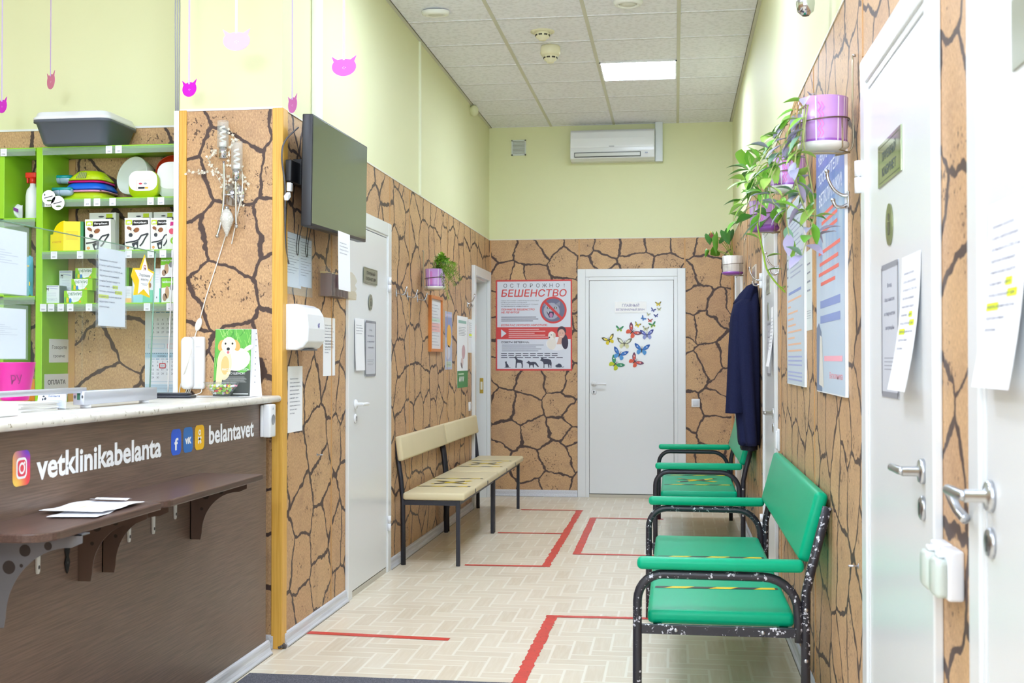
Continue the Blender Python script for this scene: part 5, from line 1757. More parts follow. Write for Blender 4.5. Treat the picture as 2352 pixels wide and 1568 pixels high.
# intercom
a, b = pil(424, 893), pil(474, 773)
t = thing('intercom', 'white intercom handset mounted on the pillar above the counter', 'intercom', fr('B', (a.x, YP, a.z)))
w, h = b.x - a.x, b.z - a.z
IW = flat(240, 241, 243, 0.28)
k = MB()
k.rbox(0, w, 0, h, 0, 0.028, 0.010, IW)
k.build('base', t)
k = MB()
k.loft([[(x, y, 0.024) for x, y in rr(0.0, -0.002, w * .56, h * 1.0, w * .2)], [(x, y, 0.048) for x, y in rr(0.002, 0.0, w * .54, h * .99, w * .2)], [(x, y, 0.056) for x, y in rr(0.010, 0.01, w * .48, h * .96, w * .16)]], flat(244, 245, 247, 0.25))
k.build('handset', t)
k = MB()
k.rect(w * .62, h * .80, w * .84, h * .806, 0.0285, GREY)
k.ell(w * .80, h * .08, w * .07, w * .07, 0.0287, flat(226, 228, 232, 0.3))
k.build('buttons', t)
k = MB()
for q in (0.18, 0.28, 0.36):
    k.tube(smooth_path([(w * q, 0.004, 0.015), (w * (q - .05), -0.015, 0.018), (w * (q - .02), -0.030, 0.03)], 4), 0.0025, WC, 6)
k.tube(smooth_path([(w * .85, 0.004, 0.015), (w * .84, -0.015, 0.02), (w * .6, -0.026, 0.03), (w * .4, -0.030, 0.05)], 5), 0.0025, WC, 6)
k.build('cables', t)
# thin white cable in front of the shelves
tag(MB().tube(smooth_path([tuple(at(x, y, 'y', 5.24)) for x, y in ((407, 335), (402, 450), (398, 560), (392, 700), (388, 800), (386, 900))], 5), 0.003, flat(240, 241, 244, 0.4), 7).build('hanging_cable'), 'thin white cable hanging in front of the shelves beside the pillar', 'cable')

# ================================================================== CAT ORNAMENTS
def cat(px, py, Y, size, col, turn, label, rib, squash=1.0):
    p = at(px, py, 'y', Y)
    t = thing('cat_ornament', label, 'ornament', Matrix.Translation(p) @ Matrix.Rotation(turn, 4, 'Z'), 'cat head cutouts hanging from the ceiling')
    r = size / 2
    pts = []
    for i in range(25):
        a_ = math.radians(148 + 244 * i / 24)
        pts.append((r * math.cos(a_), r * 0.86 * squash * math.sin(a_)))
    pts += [(r * 1.03, r * 0.98 * squash), (r * 0.52, r * 0.62 * squash), (r * .2, r * .70 * squash), (-r * .2, r * .70 * squash), (-r * 0.52, r * 0.62 * squash), (-r * 1.03, r * 0.98 * squash)]
    k = MB()
    k.M = fr('B', (0, 0, 0))
    k.prism(pts, -0.001, 0.001, col)
    ch_ = k.build('cat_head', t)
    k = MB()
    k.M = fr('B', (0, 0, 0))
    for q, y in ((-0.10, 0.02), (0.02, -0.06), (0.14, 0.04), (0.0, 0.10)):
        k.ell(r * q, r * (y - .12), r * .035, r * .03, 0.0014, flat(246, 220, 246, 0.5))  # small reflections painted as pale dots on the cutout
    k.build('glint_dots', ch_)
    k = MB()
    zt_ = ZC - p.z - 0.007
    k.box(-0.0045, 0.0045, -0.0026, -0.0016, r * 0.5, zt_, rib)
    k.build('ribbon', t)
RB = flat(214, 196, 240, 0.6)
cat(5, 243, 4.95, 0.075, flat(206, 0, 200, 0.4), -0.5, 'magenta cat head cut by the left edge of the photo', RB)
cat(117, 186, 5.0, 0.085, flat(206, 110, 150, 0.4), -0.68, 'dusty pink cat head seen almost edge-on above the litter tray', flat(200, 170, 226, 0.6))
cat(435, 204, 4.9, 0.080, flat(210, 0, 206, 0.4), -0.35, 'bright magenta cat head at the left edge of the pillar', RB)
cat(543, 93, 4.6, 0.113, flat(222, 170, 238, 0.4), 0.0, 'pale lilac cat head in front of the pillar', RB, 0.85)
cat(672, 240, 4.98, 0.085, flat(206, 100, 184, 0.4), -0.80, 'pink cat head seen edge-on beside the pillar corner', RB)
cat(790, 153, 5.0, 0.112, flat(226, 96, 236, 0.4), -0.1, 'orchid pink cat head in front of the left wall', flat(236, 200, 246, 0.6), 0.85)

# ================================================================== LEFT WALL
def paper_on(side, plane, tl, br, label, fn=None, name='notice', cat_='notice', mat=PAPER, th=0.001, group=None, curl=0.0):
    M, w, h = span(side, plane, tl, br)
    k = MB()
    if curl:
        n = 8
        vs = []
        for j in range(n + 1):
            v = j / n
            z = 0.001 + curl * (1 - v) ** 2
            vs += [(0, v * h, z), (w, v * h, z)]
        k.add(vs, [(2 * j, 2 * j + 1, 2 * j + 3, 2 * j + 2) for j in range(n)], mat)
    else:
        k.box(0, w, 0, h, 0.0002, th, mat)
    if fn:
        fn(k, w, h)
    return tag(k.build(name, None, M), label, cat_, group)
t = thing('notice_sleeve', 'two printed sheets side by side in a clear sleeve above the dispenser', 'notice', span('L', XL + .001, (651, 527), (716, 684))[0])
_, w, h = span('L', XL, (651, 527), (716, 684))
k = MB()
k.box(w * .0, w * .60, h * .12, h * .99, 0.0, 0.0008, PAPER)
k.box(w * .52, w * .98, h * .16, h * .96, 0.0009, 0.0016, flat(232, 236, 246, 0.7))
for x0, x1, z in ((.08, .52, .0012), (.58, .95, .0020)):
    k.rect(w * x0, h * .89, w * (x0 + .3), h * .898, z, TXT)
    for q in range(12):
        k.rect(w * x0, h * (.84 - q * .045), w * (x1 - .08 * ((q * 7) % 3)), h * (.848 - q * .045), z, GREY)
k.build('sheets', t)
MB().box(-0.004, w, 0, h, 0.003, 0.0035, SLEEVE).build('sleeve', t)
# paper towel dispenser
t = thing('towel_dispenser', 'white wall dispenser with a small purple badge at the pillar corner', 'dispenser', fr('L', (XL, 5.232, 1.352)))
k = MB()
prof = [(0, 0.0), (0.055, 0.0), (0.085, 0.012), (0.108, 0.040), (0.112, 0.10), (0.105, 0.165), (0.085, 0.198), (0.055, 0.212), (0, 0.212)]
rings = []
for x, s in ((0.0, 0.90), (0.008, 1.0), (0.262, 1.0), (0.27, 0.90)):
    rings.append([(x, 0.106 + (v - 0.106) * (0.97 if s < 1 else 1), u * s) for u, v in prof][::-1])
k.loft(rings, flat(240, 242, 246, 0.22), True, False)
hs_ = k.build('housing', t, None, 0.006)
k = MB()
k.ell(0.165, 0.118, 0.013, 0.009, 0.1125, flat(70, 60, 160, 0.4), 0.3)
k.ell(0.165, 0.118, 0.007, 0.003, 0.1129, PAPER, 0.6)
k.rect(0.152, 0.105, 0.178, 0.107, 0.1125, flat(120, 116, 180, 0.5))
k.build('badge', hs_)
k = MB()
k.loft([[(x, -0.001, 0.02), (x, -0.001, 0.09), (x, 0.006, 0.09), (x, 0.006, 0.02)] for x in (0.06, 0.21)], flat(96, 98, 104, 0.5), True, False)
k.build('outlet', t)
def n_ul(k, w, h):
    notice_print(k, w, h, 0.0013, (), (5, 6, 7), 0.86, 0.052)
def n_pl(k, w, h):
    notice_print(k, w, h, 0.0013, (), (), 0.80, 0.058)
def n_hi(k, w, h):
    notice_print(k, w, h, 0.0013, (5, 6, 7), (), 0.86, 0.062)
paper_on('L', XL, (742, 728), (769, 862), 'white notice with underlined words right of the towel dispenser', n_ul)
paper_on('L', XL, (661, 841), (694, 988), 'plain white notice below the towel dispenser', n_pl)
# wall hook nail
k = MB()
k.cyl((0, 0, 0), (0, 0, 0.03), 0.003, STEEL, 8)
k.cyl((0, 0, 0.0), (0, 0, 0.002), 0.008, STEEL, 12)
tag(k.build('wall_pin', None, fr('L', (XL, 5.732, 0.834))), 'small metal pin on the stone wall left of the near left door', 'hook')

# television
TVM = fr('L', (-1.652, 5.222, 1.918)) @ Matrix.Rotation(0.020, 4, 'Z') @ Matrix.Rotation(0.020, 4, 'X')
TVW, TVH = 0.965, 0.512
t = thing('television', 'black flat television tilted on a bracket on the left wall', 'television', TVM)
k = MB()
k.rbox(0, TVW, 0, TVH, -0.042, 0.008, 0.005, flat(38, 39, 44, 0.35))
k.build('housing', t)
k = MB()
k.box(0.008, TVW - 0.008, 0.014, TVH - 0.008, 0.0075, 0.0088, flat(88, 96, 78, 0.10, 0, 0.9))  # green-grey base colour carries the reflection of the green wall
k.build('screen', t)
k = MB()
k.box(0.25, 0.75, 0.10, 0.40, -0.062, -0.040, flat(30, 30, 34, 0.5))
for q in (0.32, 0.66):
    k.box(q, q + 0.03, 0.05, 0.45, -0.075, -0.06, BLACK)
k.box(0.10, 0.80, 0.20, 0.32, -0.115, -0.075, BLACK)
k.rbox(-0.03, 0.12, 0.20, 0.30, -0.110, -0.080, 0.006, BLACK)
k.build('bracket', t)
k = MB()
GC_ = flat(92, 92, 98, 0.5)
k.tube(smooth_path([(0.06, 0.46, -0.08), (-0.05, 0.38, -0.105), (-0.07, 0.30, -0.112), (-0.03, 0.18, -0.108), (-0.02, 0.05, -0.11), (0.00, -0.10, -0.112), (0.05, -0.17, -0.112)], 5), 0.004, GC_, 6)
k.tube(smooth_path([(0.02, 0.20, -0.09), (0.00, 0.10, -0.108), (0.0, -0.05, -0.112), (0.03, -0.14, -0.113)], 5), 0.003, BLACK, 6)
for q in (0.15, 0.29):
    k.tube(smooth_path([(q, 0.02, -0.10), (q + .01, -0.09, -0.113), (q + .035, -0.12, -0.113), (q + .045, -0.05, -0.112), (q + .05, 0.02, -0.10)], 5), 0.002, BLACK, 5)
k.build('cables', t)
k = MB()
k.rbox(-0.035, -0.005, 0.155, 0.195, -0.10, -0.08, 0.004, flat(226, 228, 232, 0.4))
k.M = Matrix.Translation((-0.03, 0.14, -0.09)) @ Matrix.Rotation(0.5, 4, 'Z')
k.rbox(-0.045, 0.0, -0.012, 0.012, -0.01, 0.01, 0.004, flat(232, 234, 238, 0.4))
k.build('plug', t)
paper_on('L', -1.628, (776, 529), (803, 670), 'white notice hanging from the lower edge of the television', n_pl, curl=0.004)
# leaflet holder
p0 = at(731, 682, 'x', XL)
t = thing('leaflet_holder', 'clear acrylic leaflet holder on the wall below the television', 'leaflet holder', fr('L', (XL, p0.y, 1.625)))
ACR = mat_glass('thick_acrylic', (250, 246, 238), 0.04, 0.08, 0.08)
k = MB()
prof = [(0.0, 0.0), (0.085, 0.0), (0.088, 0.03), (0.078, 0.045), (0.088, 0.06), (0.078, 0.08), (0.09, 0.10), (0.078, 0.13), (0.060, 0.150), (0.0, 0.155)]
for x in (0.0, 0.40):
    k.loft([[(x + d, v, u) for u, v in prof][::-1] for d in (0, 0.004)], ACR, True, False)
k.box(0.004, 0.40, 0.0, 0.004, 0, 0.085, ACR)
k.box(0.004, 0.40, 0.0, 0.045, 0.082, 0.086, ACR)
k.build('tray', t)
k = MB()
for q in range(6):
    k.box(0.03 + 0.06 * q, 0.034 + 0.06 * q, 0.004, 0.12, 0.002, 0.06, flat(120, 96, 100, 0.4))
k.box(0.02, 0.38, 0.118, 0.128, 0.002, 0.03, flat(214, 200, 150, 0.4))
k.build('dividers', t)

# plaques and papers on the near left door
XD = XL + 0.0165
PLQ = flat(158, 160, 140, 0.3, 0.5)
def plq(k, w, h):
    k.line([(w * .04, h * .06), (w * .96, h * .06), (w * .96, h * .94), (w * .04, h * .94), (w * .04, h * .06)], 0.0015, 0.0035, flat(90, 90, 76, 0.5))
    k.text('ПРИЕМНЫЙ', w * .5, h * .56, h * .20, 0.0035, BLK, w=w * .62, al='c', bold=0.02)
    k.text('КАБИНЕТ №9', w * .5, h * .20, h * .20, 0.0035, BLK, w=w * .74, al='c', bold=0.02)
paper_on('L', XD, (835, 612), (866, 656), 'grey metal plaque reading ПРИЕМНЫЙ КАБИНЕТ №9 on the left door', plq, 'door_plaque', 'sign', PLQ, 0.003)
def oval(side, plane, px, py, rx, ry, label, ax='x'):
    p = at(px, py, ax, plane)
    k = MB()
    k.prism([(rx * math.cos(2 * PI * i / 32), ry * math.sin(2 * PI * i / 32)) for i in range(32)], 0, 0.003, PLQ)
    k.line([(rx * .84 * math.cos(2 * PI * i / 32), ry * .84 * math.sin(2 * PI * i / 32)) for i in range(33)], 0.002, 0.0035, flat(90, 90, 76, 0.5))
    k.ell(0, ry * .35, rx * .25, ry * .18, 0.0035, flat(84, 84, 72, 0.5))
    k.poly([(-rx * .25, -ry * .5), (rx * .25, -ry * .5), (rx * .32, ry * .12), (-rx * .32, ry * .12)], 0.0035, flat(84, 84, 72, 0.5))
    tag(k.build('door_badge', None, fr(side, p)), label, 'sign')
oval('L', XD, 851, 694, 0.040, 0.046, 'oval metal badge under the plaque on the left door')
paper_on('L', XD, (815, 730), (836, 850), 'white notice with underlined words on the left door', n_ul, curl=0.006)
def rules(k, w, h):
    k.line([(0.007, 0.007), (w - .007, 0.007), (w - .007, h - .007), (.007, h - .007), (.007, .007)], 0.014, 0.0016, flat(142, 144, 152, 0.5))
    for i, s in enumerate(('Вход', 'без масок', 'и перчаток', 'запрещён')):
        k.text(s, w * .5, h * (.82 - i * .105), h * .030, 0.0016, TXT, al='c', w=w * .07 * len(s) * .9)
    for i in range(4):
        k.rect(w * .18, h * (.29 - i * .028), w * (.8 - .1 * (i % 2)), h * (.296 - i * .028), 0.0016, GREY)
paper_on('L', XD, (839, 735), (863, 863), 'grey framed notice about masks on the left door', rules, 'framed_notice', 'notice', flat(202, 205, 214, 0.4))

# hooks, left wall
def hook(side, P, label, double=False, group=None, sc_=1.0):
    t = thing('coat_hook', label, 'hook', fr(side, P) @ Matrix.Scale(sc_, 4), group)
    k = MB()
    k.rbox(-0.011, 0.011, -0.026, 0.026, 0, 0.006, 0.002, CHROME)
    k.build('plate', t)
    k = MB()
    if double:
        k.tube(smooth_path([(0, 0.012, 0.005), (0, 0.014, 0.022), (0, 0.032, 0.046), (0, 0.062, 0.062), (0, 0.085, 0.066)], 5), [0.008, 0.0075, 0.007, 0.0065, 0.006, 0.0055, 0.0052] + [0.005] * 14, CHROME, 10)
        k.ball((0, 0.088, 0.066), 0.0075, CHROME)
        k.tube(smooth_path([(0, -0.016, 0.005), (0, -0.024, 0.022), (0, -0.020, 0.040), (0, -0.004, 0.048)], 5), 0.006, CHROME, 10)
        k.ball((0, -0.002, 0.048), 0.0075, CHROME)
    else:
        k.tube(smooth_path([(0, -0.006, 0.005), (0, -0.012, 0.035), (0, -0.004, 0.058), (0, 0.028, 0.068)], 5), 0.0062, CHROME, 10)
        k.ball((0, 0.032, 0.069), 0.008, CHROME)
    k.build('prong', t)
    return t
hook('L', (XL, 7.41, 1.735), 'chrome wall hook nearest the left door, first of three', False, 'chrome hooks on the left wall')
hook('L', (XL, 7.73, 1.733), 'chrome wall hook in the middle of three on the left wall', False, 'chrome hooks on the left wall')
hook('L', (XL, 8.04, 1.730), 'chrome wall hook nearest the purple fern pot, last of three', False, 'chrome hooks on the left wall')
hook('L', (XL, 10.03, 1.775), 'chrome wall hook beside the deep doorway casing', True, 'chrome hooks on the left wall')
# framed certificate
M, w, h = span('L', XL, (984, 677), (1011, 808))
t = thing('framed_certificate', 'tall certificate in an orange wooden frame on the left wall', 'picture frame', M)
k = MB()
OR = flat(206, 122, 48, 0.4)
for x0, x1, y0, y1 in ((0, .022, 0, h), (w - .022, w, 0, h), (.022, w - .022, 0, .022), (.022, w - .022, h - .022, h)):
    k.box(x0, x1, y0, y1, 0, 0.022, OR)
k.build('frame', t)
k = MB()
k.box(0.02, w - .02, 0.02, h - .02, 0, 0.008, flat(226, 230, 236, 0.4))
k.rect(w * .12, h * .36, w * .88, h * .52, 0.0085, flat(236, 190, 190, 0.6))
k.rect(w * .12, h * .54, w * .88, h * .60, 0.0085, flat(206, 226, 214, 0.6))
for i in range(14):
    k.rect(w * .18, h * (.12 + i * .055), w * (.8 - .1 * (i % 3)), h * (.126 + i * .055), 0.009, GREY)
k.build('certificate', t)
def blueposter(k, w, h):
    k.rect(0, 0, w, h, 0.0015, flat(176, 184, 212, 0.5))
    k.rect(0, h * .55, w, h * .90, 0.0018, flat(140, 152, 196, 0.5))
    k.ell(w * .55, h * .58, w * .32, h * .20, 0.0021, flat(236, 178, 70, 0.5), 0.1)
    k.ell(w * .40, h * .30, w * .34, h * .12, 0.0021, flat(206, 208, 222, 0.5))
    k.rect(w * .1, h * .04, w * .9, h * .14, 0.0021, flat(196, 210, 196, 0.5))
    k.rect(w * .1, h * .92, w * .9, h * .96, 0.0024, flat(206, 196, 226, 0.5))
    for i in range(3):
        k.rect(w * .2, h * (.06 + .025 * i), w * .8, h * (.068 + .025 * i), 0.0024, flat(120, 150, 130, 0.6))
paper_on('L', XL, (1022, 714), (1038, 848), 'narrow blue and yellow poster right of the wooden frame', blueposter, 'poster', 'poster')
def greenposter(k, w, h):
    k.rect(w * .10, h * .90, w * .85, h * .94, 0.0018, flat(150, 190, 180, 0.5))
    for i in range(6):
        k.rect(w * .12, h * (.84 - i * .022), w * (.8 - .12 * (i % 2)), h * (.846 - i * .022), 0.0018, GREY)
    k.ell(w * .58, h * .50, w * .16, h * .10, 0.0018, flat(206, 170, 176, 0.6), 0.1)
    k.ell(w * .45, h * .36, w * .12, h * .06, 0.0018, flat(226, 206, 206, 0.6))
    k.ell(w * .40, h * .31, w * .10, h * .03, 0.0021, flat(140, 120, 126, 0.6), -0.4)
    k.rect(0, 0, w, h * .235, 0.0018, flat(60, 140, 80, 0.5))
    for i in range(4):
        k.line([(w * (.18 + .12 * i), h * .09), (w * (.24 + .12 * i), h * .155)], w * .05, 0.0021, PAPER)
    k.rect(w * .1, h * .18, w * .6, h * .20, 0.0021, flat(190, 220, 190, 0.5))
paper_on('L', XL, (1050, 724), (1074, 888), 'white poster with a green foot beside the deep doorway', greenposter, 'poster', 'poster')
def yl(k, w, h):
    for i in range(8):
        k.rect(w * .15, h * (.88 - i * .06), w * (.85 - .12 * (i % 3)), h * (.892 - i * .06), 0.0018, GREY)
    k.rect(w * .15, h * .50, w * .75, h * .56, 0.0021, HI)
paper_on('L', XL, (1075, 732), (1087, 810), 'small white notice with a yellow mark beside the deep doorway', yl)

# ================================================================== FAR WALL
M, w, h = span('B', YB, (1139, 643), (1314, 851))
t = thing('rabies_poster', 'large red and white rabies warning poster on the far wall', 'poster', M)
k = MB()
RD = flat(214, 66, 66, 0.5)
RP = flat(222, 226, 238, 0.5)
DK = flat(70, 72, 92, 0.6)
k.box(0, w, 0, h, 0.0003, 0.002, RD)
k.rect(w * .018, h * .478, w * .982, h * .982, 0.0024, RP)
k.rect(w * .018, h * .018, w * .982, h * .345, 0.0024, RP)
e2 = 0.0028
for i, ch in enumerate('ОСТОРОЖНО!'):
    k.text(ch, w * (.125 + i * .086), h * .915, h * .043, e2, DK, al='c')
k.text('БЕШЕНСТВО', w * .5, h * .815, h * .078, e2, RD, w=w * .86, al='c', bold=0.012, shear=0.15)
for i, (s, wd) in enumerate((('ОДНА ИЗ САМЫХ СМЕРТЕЛЬНО ОПАСНЫХ', .50), ('ИНФЕКЦИОННЫХ БОЛЕЗНЕЙ', .34), ('ЗАРАЗИТЬСЯ КОТОРОЙ МОЖНО ТОЛЬКО', .49), ('ОТ БОЛЬНОГО ЖИВОТНОГО', .36))):
    k.text(s, w * .07, h * (.765 - i * .021), h * .011, e2, DK, w=w * wd, bold=0.03 if i == 3 else 0)
k.text('ПОМНИТЕ! БЕШЕНСТВО', w * .07, h * .663, h * .020, e2, RD, w=w * .44, bold=0.03, shear=0.15)
k.text('НЕ ЛЕЧИТСЯ', w * .07, h * .632, h * .020, e2, RD, w=w * .24, bold=0.03, shear=0.15)
for i, wd in enumerate((.46, .49, .42)):
    k.rect(w * .07, h * (.585 - i * .021), w * (.07 + wd), h * (.593 - i * .021), e2, flat(120, 122, 140, 0.7))
k.text('ЕСЛИ ВАС УКУСИЛО ЖИВОТНОЕ:', w * .07, h * .490, h * .020, e2, RD, w=w * .61, bold=0.03, shear=0.15)
cx_, cy_, rr0 = w * .755, h * .665, w * .175
k.ell(cx_, cy_, rr0, rr0, e2, RD, 0, 40)
k.ell(cx_, cy_, rr0 * .86, rr0 * .86, e2 + .0003, flat(116, 118, 146, 0.6), 0, 36)
q = e2 + .0006
k.ell(cx_ - rr0 * .12, cy_ - rr0 * .08, rr0 * .60, rr0 * .62, q, flat(176, 178, 198, 0.6))
for sg in (-1, 1):
    k.poly([(cx_ - rr0 * .12 + sg * rr0 * .25, cy_ + rr0 * .42), (cx_ - rr0 * .12 + sg * rr0 * .62, cy_ + rr0 * .30), (cx_ - rr0 * .05 + sg * rr0 * .55, cy_ + rr0 * .64)], q, flat(150, 150, 172, 0.6))
    k.ell(cx_ - rr0 * .1 + sg * rr0 * .26, cy_ + rr0 * .16, rr0 * .12, rr0 * .08, q + .0003, flat(60, 64, 84, 0.6))
    k.ell(cx_ - rr0 * .1 + sg * rr0 * .26, cy_ + rr0 * .16, rr0 * .05, rr0 * .06, q + .0006, flat(206, 214, 190, 0.6))
k.poly([(cx_ - rr0 * .50, cy_ - rr0 * .12), (cx_ + rr0 * .10, cy_ - rr0 * .10), (cx_ - rr0 * .02, cy_ - rr0 * .55), (cx_ - rr0 * .30, cy_ - rr0 * .55)], q + .0003, flat(70, 60, 90, 0.6))
k.ell(cx_ - rr0 * .16, cy_ - rr0 * .38, rr0 * .13, rr0 * .17, q + .0006, flat(196, 130, 176, 0.6))
for sg in (-.42, .02):
    k.poly([(cx_ + rr0 * sg, cy_ - rr0 * .12), (cx_ + rr0 * (sg + .1), cy_ - rr0 * .12), (cx_ + rr0 * (sg + .05), cy_ - rr0 * .28)], q + .0006, PAPER)
k.line([(cx_ - rr0 * .66, cy_ + rr0 * .66), (cx_ + rr0 * .66, cy_ - rr0 * .66)], rr0 * .19, q + .0012, RD)
k.poly([(w * .07, h * .365), (w * .07, h * .455), (w * .14, h * .410)], e2, RP)
for i, wd in enumerate((.40, .48, .34, .48, .52)):
    k.rect(w * .17, h * (.450 - i * .0215), w * (.17 + wd), h * (.458 - i * .0215), e2, flat(246, 206, 206, 0.6))
# vet with a white puppy
k.ell(w * .80, h * .295, w * .14, h * .075, e2, flat(240, 240, 246, 0.6))
k.ell(w * .905, h * .32, w * .045, h * .085, e2 + .0003, flat(66, 56, 76, 0.6), 0.1)
k.ell(w * .865, h * .435, w * .058, h * .052, e2 + .0003, flat(74, 60, 76, 0.6))
k.ell(w * .862, h * .405, w * .046, h * .050, e2 + .0006, flat(226, 180, 164, 0.6))
k.poly([(w * .80, h * .29), (w * .86, h * .29), (w * .87, h * .37), (w * .83, h * .37)], e2 + .0005, flat(222, 176, 160, 0.6))
k.line([(w * .843, h * .378), (w * .862, h * .371), (w * .880, h * .380)], w * .006, e2 + .0009, flat(240, 236, 236, 0.6))
for sg in (.845, .880):
    k.ell(w * sg, h * .412, w * .006, h * .004, e2 + .0009, DK)
k.ell(w * .735, h * .30, w * .060, h * .07, e2 + .0008, flat(238, 232, 226, 0.6))
k.ell(w * .735, h * .385, w * .046, h * .045, e2 + .0009, flat(244, 240, 234, 0.6))
k.ell(w * .770, h * .385, w * .018, h * .032, e2 + .0011, flat(226, 212, 200, 0.6))
k.ell(w * .705, h * .365, w * .010, h * .008, e2 + .0012, DK)
k.ell(w * .730, h * .392, w * .007, h * .006, e2 + .0012, DK)
k.text('СОВЕТЫ ВЕТВРАЧА:', w * .07, h * .302, h * .020, e2, DK, w=w * .37, bold=0.03)
for i, wd in enumerate((.55, .45, .52, .48)):
    k.rect(w * .08, h * (.278 - i * .0215), w * (.08 + wd), h * (.285 - i * .0215), e2, flat(150, 152, 172, 0.7))
for i, wd in enumerate((.76, .76, .83)):
    for j in range(8):
        k.rect(w * (.07 + wd * j / 8), h * (.182 - i * .022), w * (.07 + wd * (j + .8) / 8), h * (.192 - i * .022), e2, DK)
def beast(x, y, s, pts):
    k.poly([(w * x + s * a * w, h * y + s * b * w) for a, b in pts], e2, DK)
CATP = [(0, .02), (.02, .0), (.62, .0), (.75, .03), (1.0, -.05), (.98, .02), (.75, .10), (.68, .35), (.55, .55), (.40, .70), (.42, .85), (.36, 1.05), (.30, .92), (.20, .92), (.16, 1.05), (.12, .82), (.18, .66), (.22, .40), (.20, .08)]
DOGP = [(.22, .0), (.34, .0), (.36, .35), (.42, .52), (.78, .50), (.86, .30), (.84, .0), (.96, .0), (.98, .32), (.94, .60), (1.0, .74), (.90, .72), (.84, .78), (.48, .84), (.36, 1.0), (.30, 1.18), (.18, 1.12), (.0, 1.04), (.02, .98), (.18, .98), (.26, .78), (.24, .4)]
FOXP = [(.25, 0), (.30, 0), (.36, .20), (.52, .20), (.56, .0), (.62, .0), (.64, .22), (.70, .30), (.98, .04), (1.05, .10), (.80, .45), (.62, .48), (.34, .46), (.20, .58), (.14, .50), (.0, .40), (.14, .36), (.24, .26)]
WOLFP = [(.30, 0), (.38, 0), (.38, .30), (.66, .32), (.72, .02), (.80, .0), (.80, .30), (.92, .16), (.90, .0), (.97, .0), (1.0, .40), (.94, .66), (.70, .76), (.34, .78), (.20, .84), (.12, .86), (.10, .74), (.0, .62), (.10, .60), (.26, .50), (.32, .28)]
RATP = [(.0, .18), (.10, .10), (.20, .0), (.30, .02), (.60, .0), (.75, .05), (1.0, .0), (1.1, .15), (1.12, .22), (.98, .08), (.82, .12), (.80, .30), (.66, .46), (.40, .50), (.26, .38), (.12, .34)]
beast(.11, .032, .085, CATP)
beast(.23, .030, .13, DOGP)
beast(.40, .032, .16, FOXP)
beast(.58, .030, .155, WOLFP)
beast(.78, .034, .105, RATP)
k.build('sheet', t)

# butterflies on the far door
YD = YB - 0.0165
def butterfly(px, py, wpx, rot, c1, c2, c3, label, big=True):
    p = at(px, py, 'y', YD)
    s = wpx * 0.00413 / 2
    k = MB()
    FW = [(0.03, .02), (.25, .42), (.62, .72), (.98, .80), (1.0, .62), (.80, .25), (.50, .02), (.2, -.05)]
    HW = [(0.03, -.02), (.30, .0), (.58, -.10), (.66, -.34), (.55, -.58), (.36, -.66), (.20, -.48), (.06, -.25)]
    for sg in (-1, 1):
        k.poly([(sg * x * s, y * s) for x, y in FW], 0.0006, c1)
        k.poly([(sg * x * s, y * s) for x, y in HW], 0.0007, c2)
        k.poly([(sg * (x * .62 + .14) * s, (y * .62 + .10) * s) for x, y in FW], 0.0010, c3)
        k.poly([(sg * (x * .6 + .12) * s, (y * .6 - .09) * s) for x, y in HW], 0.0011, c3 if not big else c2)
        if big:
            k.ell(sg * .62 * s, .42 * s, .09 * s, .06 * s, 0.0014, PAPER)
    k.ell(0, -.05 * s, .06 * s, .34 * s, 0.0016, flat(52, 48, 44, 0.6))
    k.line([(0, .22 * s), (.12 * s, .5 * s)], .03 * s, 0.0014, BLK)
    k.line([(0, .22 * s), (-.12 * s, .5 * s)], .03 * s, 0.0014, BLK)
    tag(k.build('butterfly_sticker', None, fr('B', p) @ Matrix.Rotation(rot, 4, 'Z')), label, 'sticker', 'butterfly stickers on the far door')
Y1, Y2 = flat(226, 204, 30, 0.5), flat(250, 226, 60, 0.5)
B1, B2, B3 = flat(36, 92, 176, 0.5), flat(80, 152, 214, 0.5), flat(60, 128, 206, 0.5)
G1, G2, G3 = flat(40, 132, 96, 0.5), flat(196, 206, 24, 0.5), flat(70, 160, 100, 0.5)
R1, R2, R3 = flat(110, 62, 96, 0.5), flat(226, 92, 62, 0.5), flat(226, 96, 80, 0.5)
P1, P2 = flat(60, 70, 150, 0.5), flat(150, 160, 214, 0.5)
C1, C2 = flat(120, 120, 96, 0.5), flat(216, 216, 170, 0.5)
KY = flat(80, 70, 30, 0.5)
for a_ in ((1399, 781, 29, 0.35, KY, Y1, Y2, 'large yellow butterfly at the left of the swarm'),
           (1434, 789, 34, -0.05, C1, C2, flat(226, 230, 206, 0.5), 'large cream butterfly with black edges'),
           (1452, 762, 36, -0.80, R1, R2, R3, 'upper of two large red butterflies'),
           (1486, 769, 31, 0.05, P1, P2, flat(120, 130, 206, 0.5), 'large violet blue butterfly below the cream small one'),
           (1474, 803, 35, -0.10, B1, B2, B3, 'large blue butterfly at the right below the cream one'),
           (1423, 814, 35, -0.35, B1, B2, B3, 'large blue butterfly above the green one'),
           (1413, 836, 36, -0.75, G1, G2, G3, 'large green butterfly, lowest on the left'),
           (1458, 830, 34, -0.85, R1, R2, R3, 'lower of two large red butterflies')):
    butterfly(*a_)
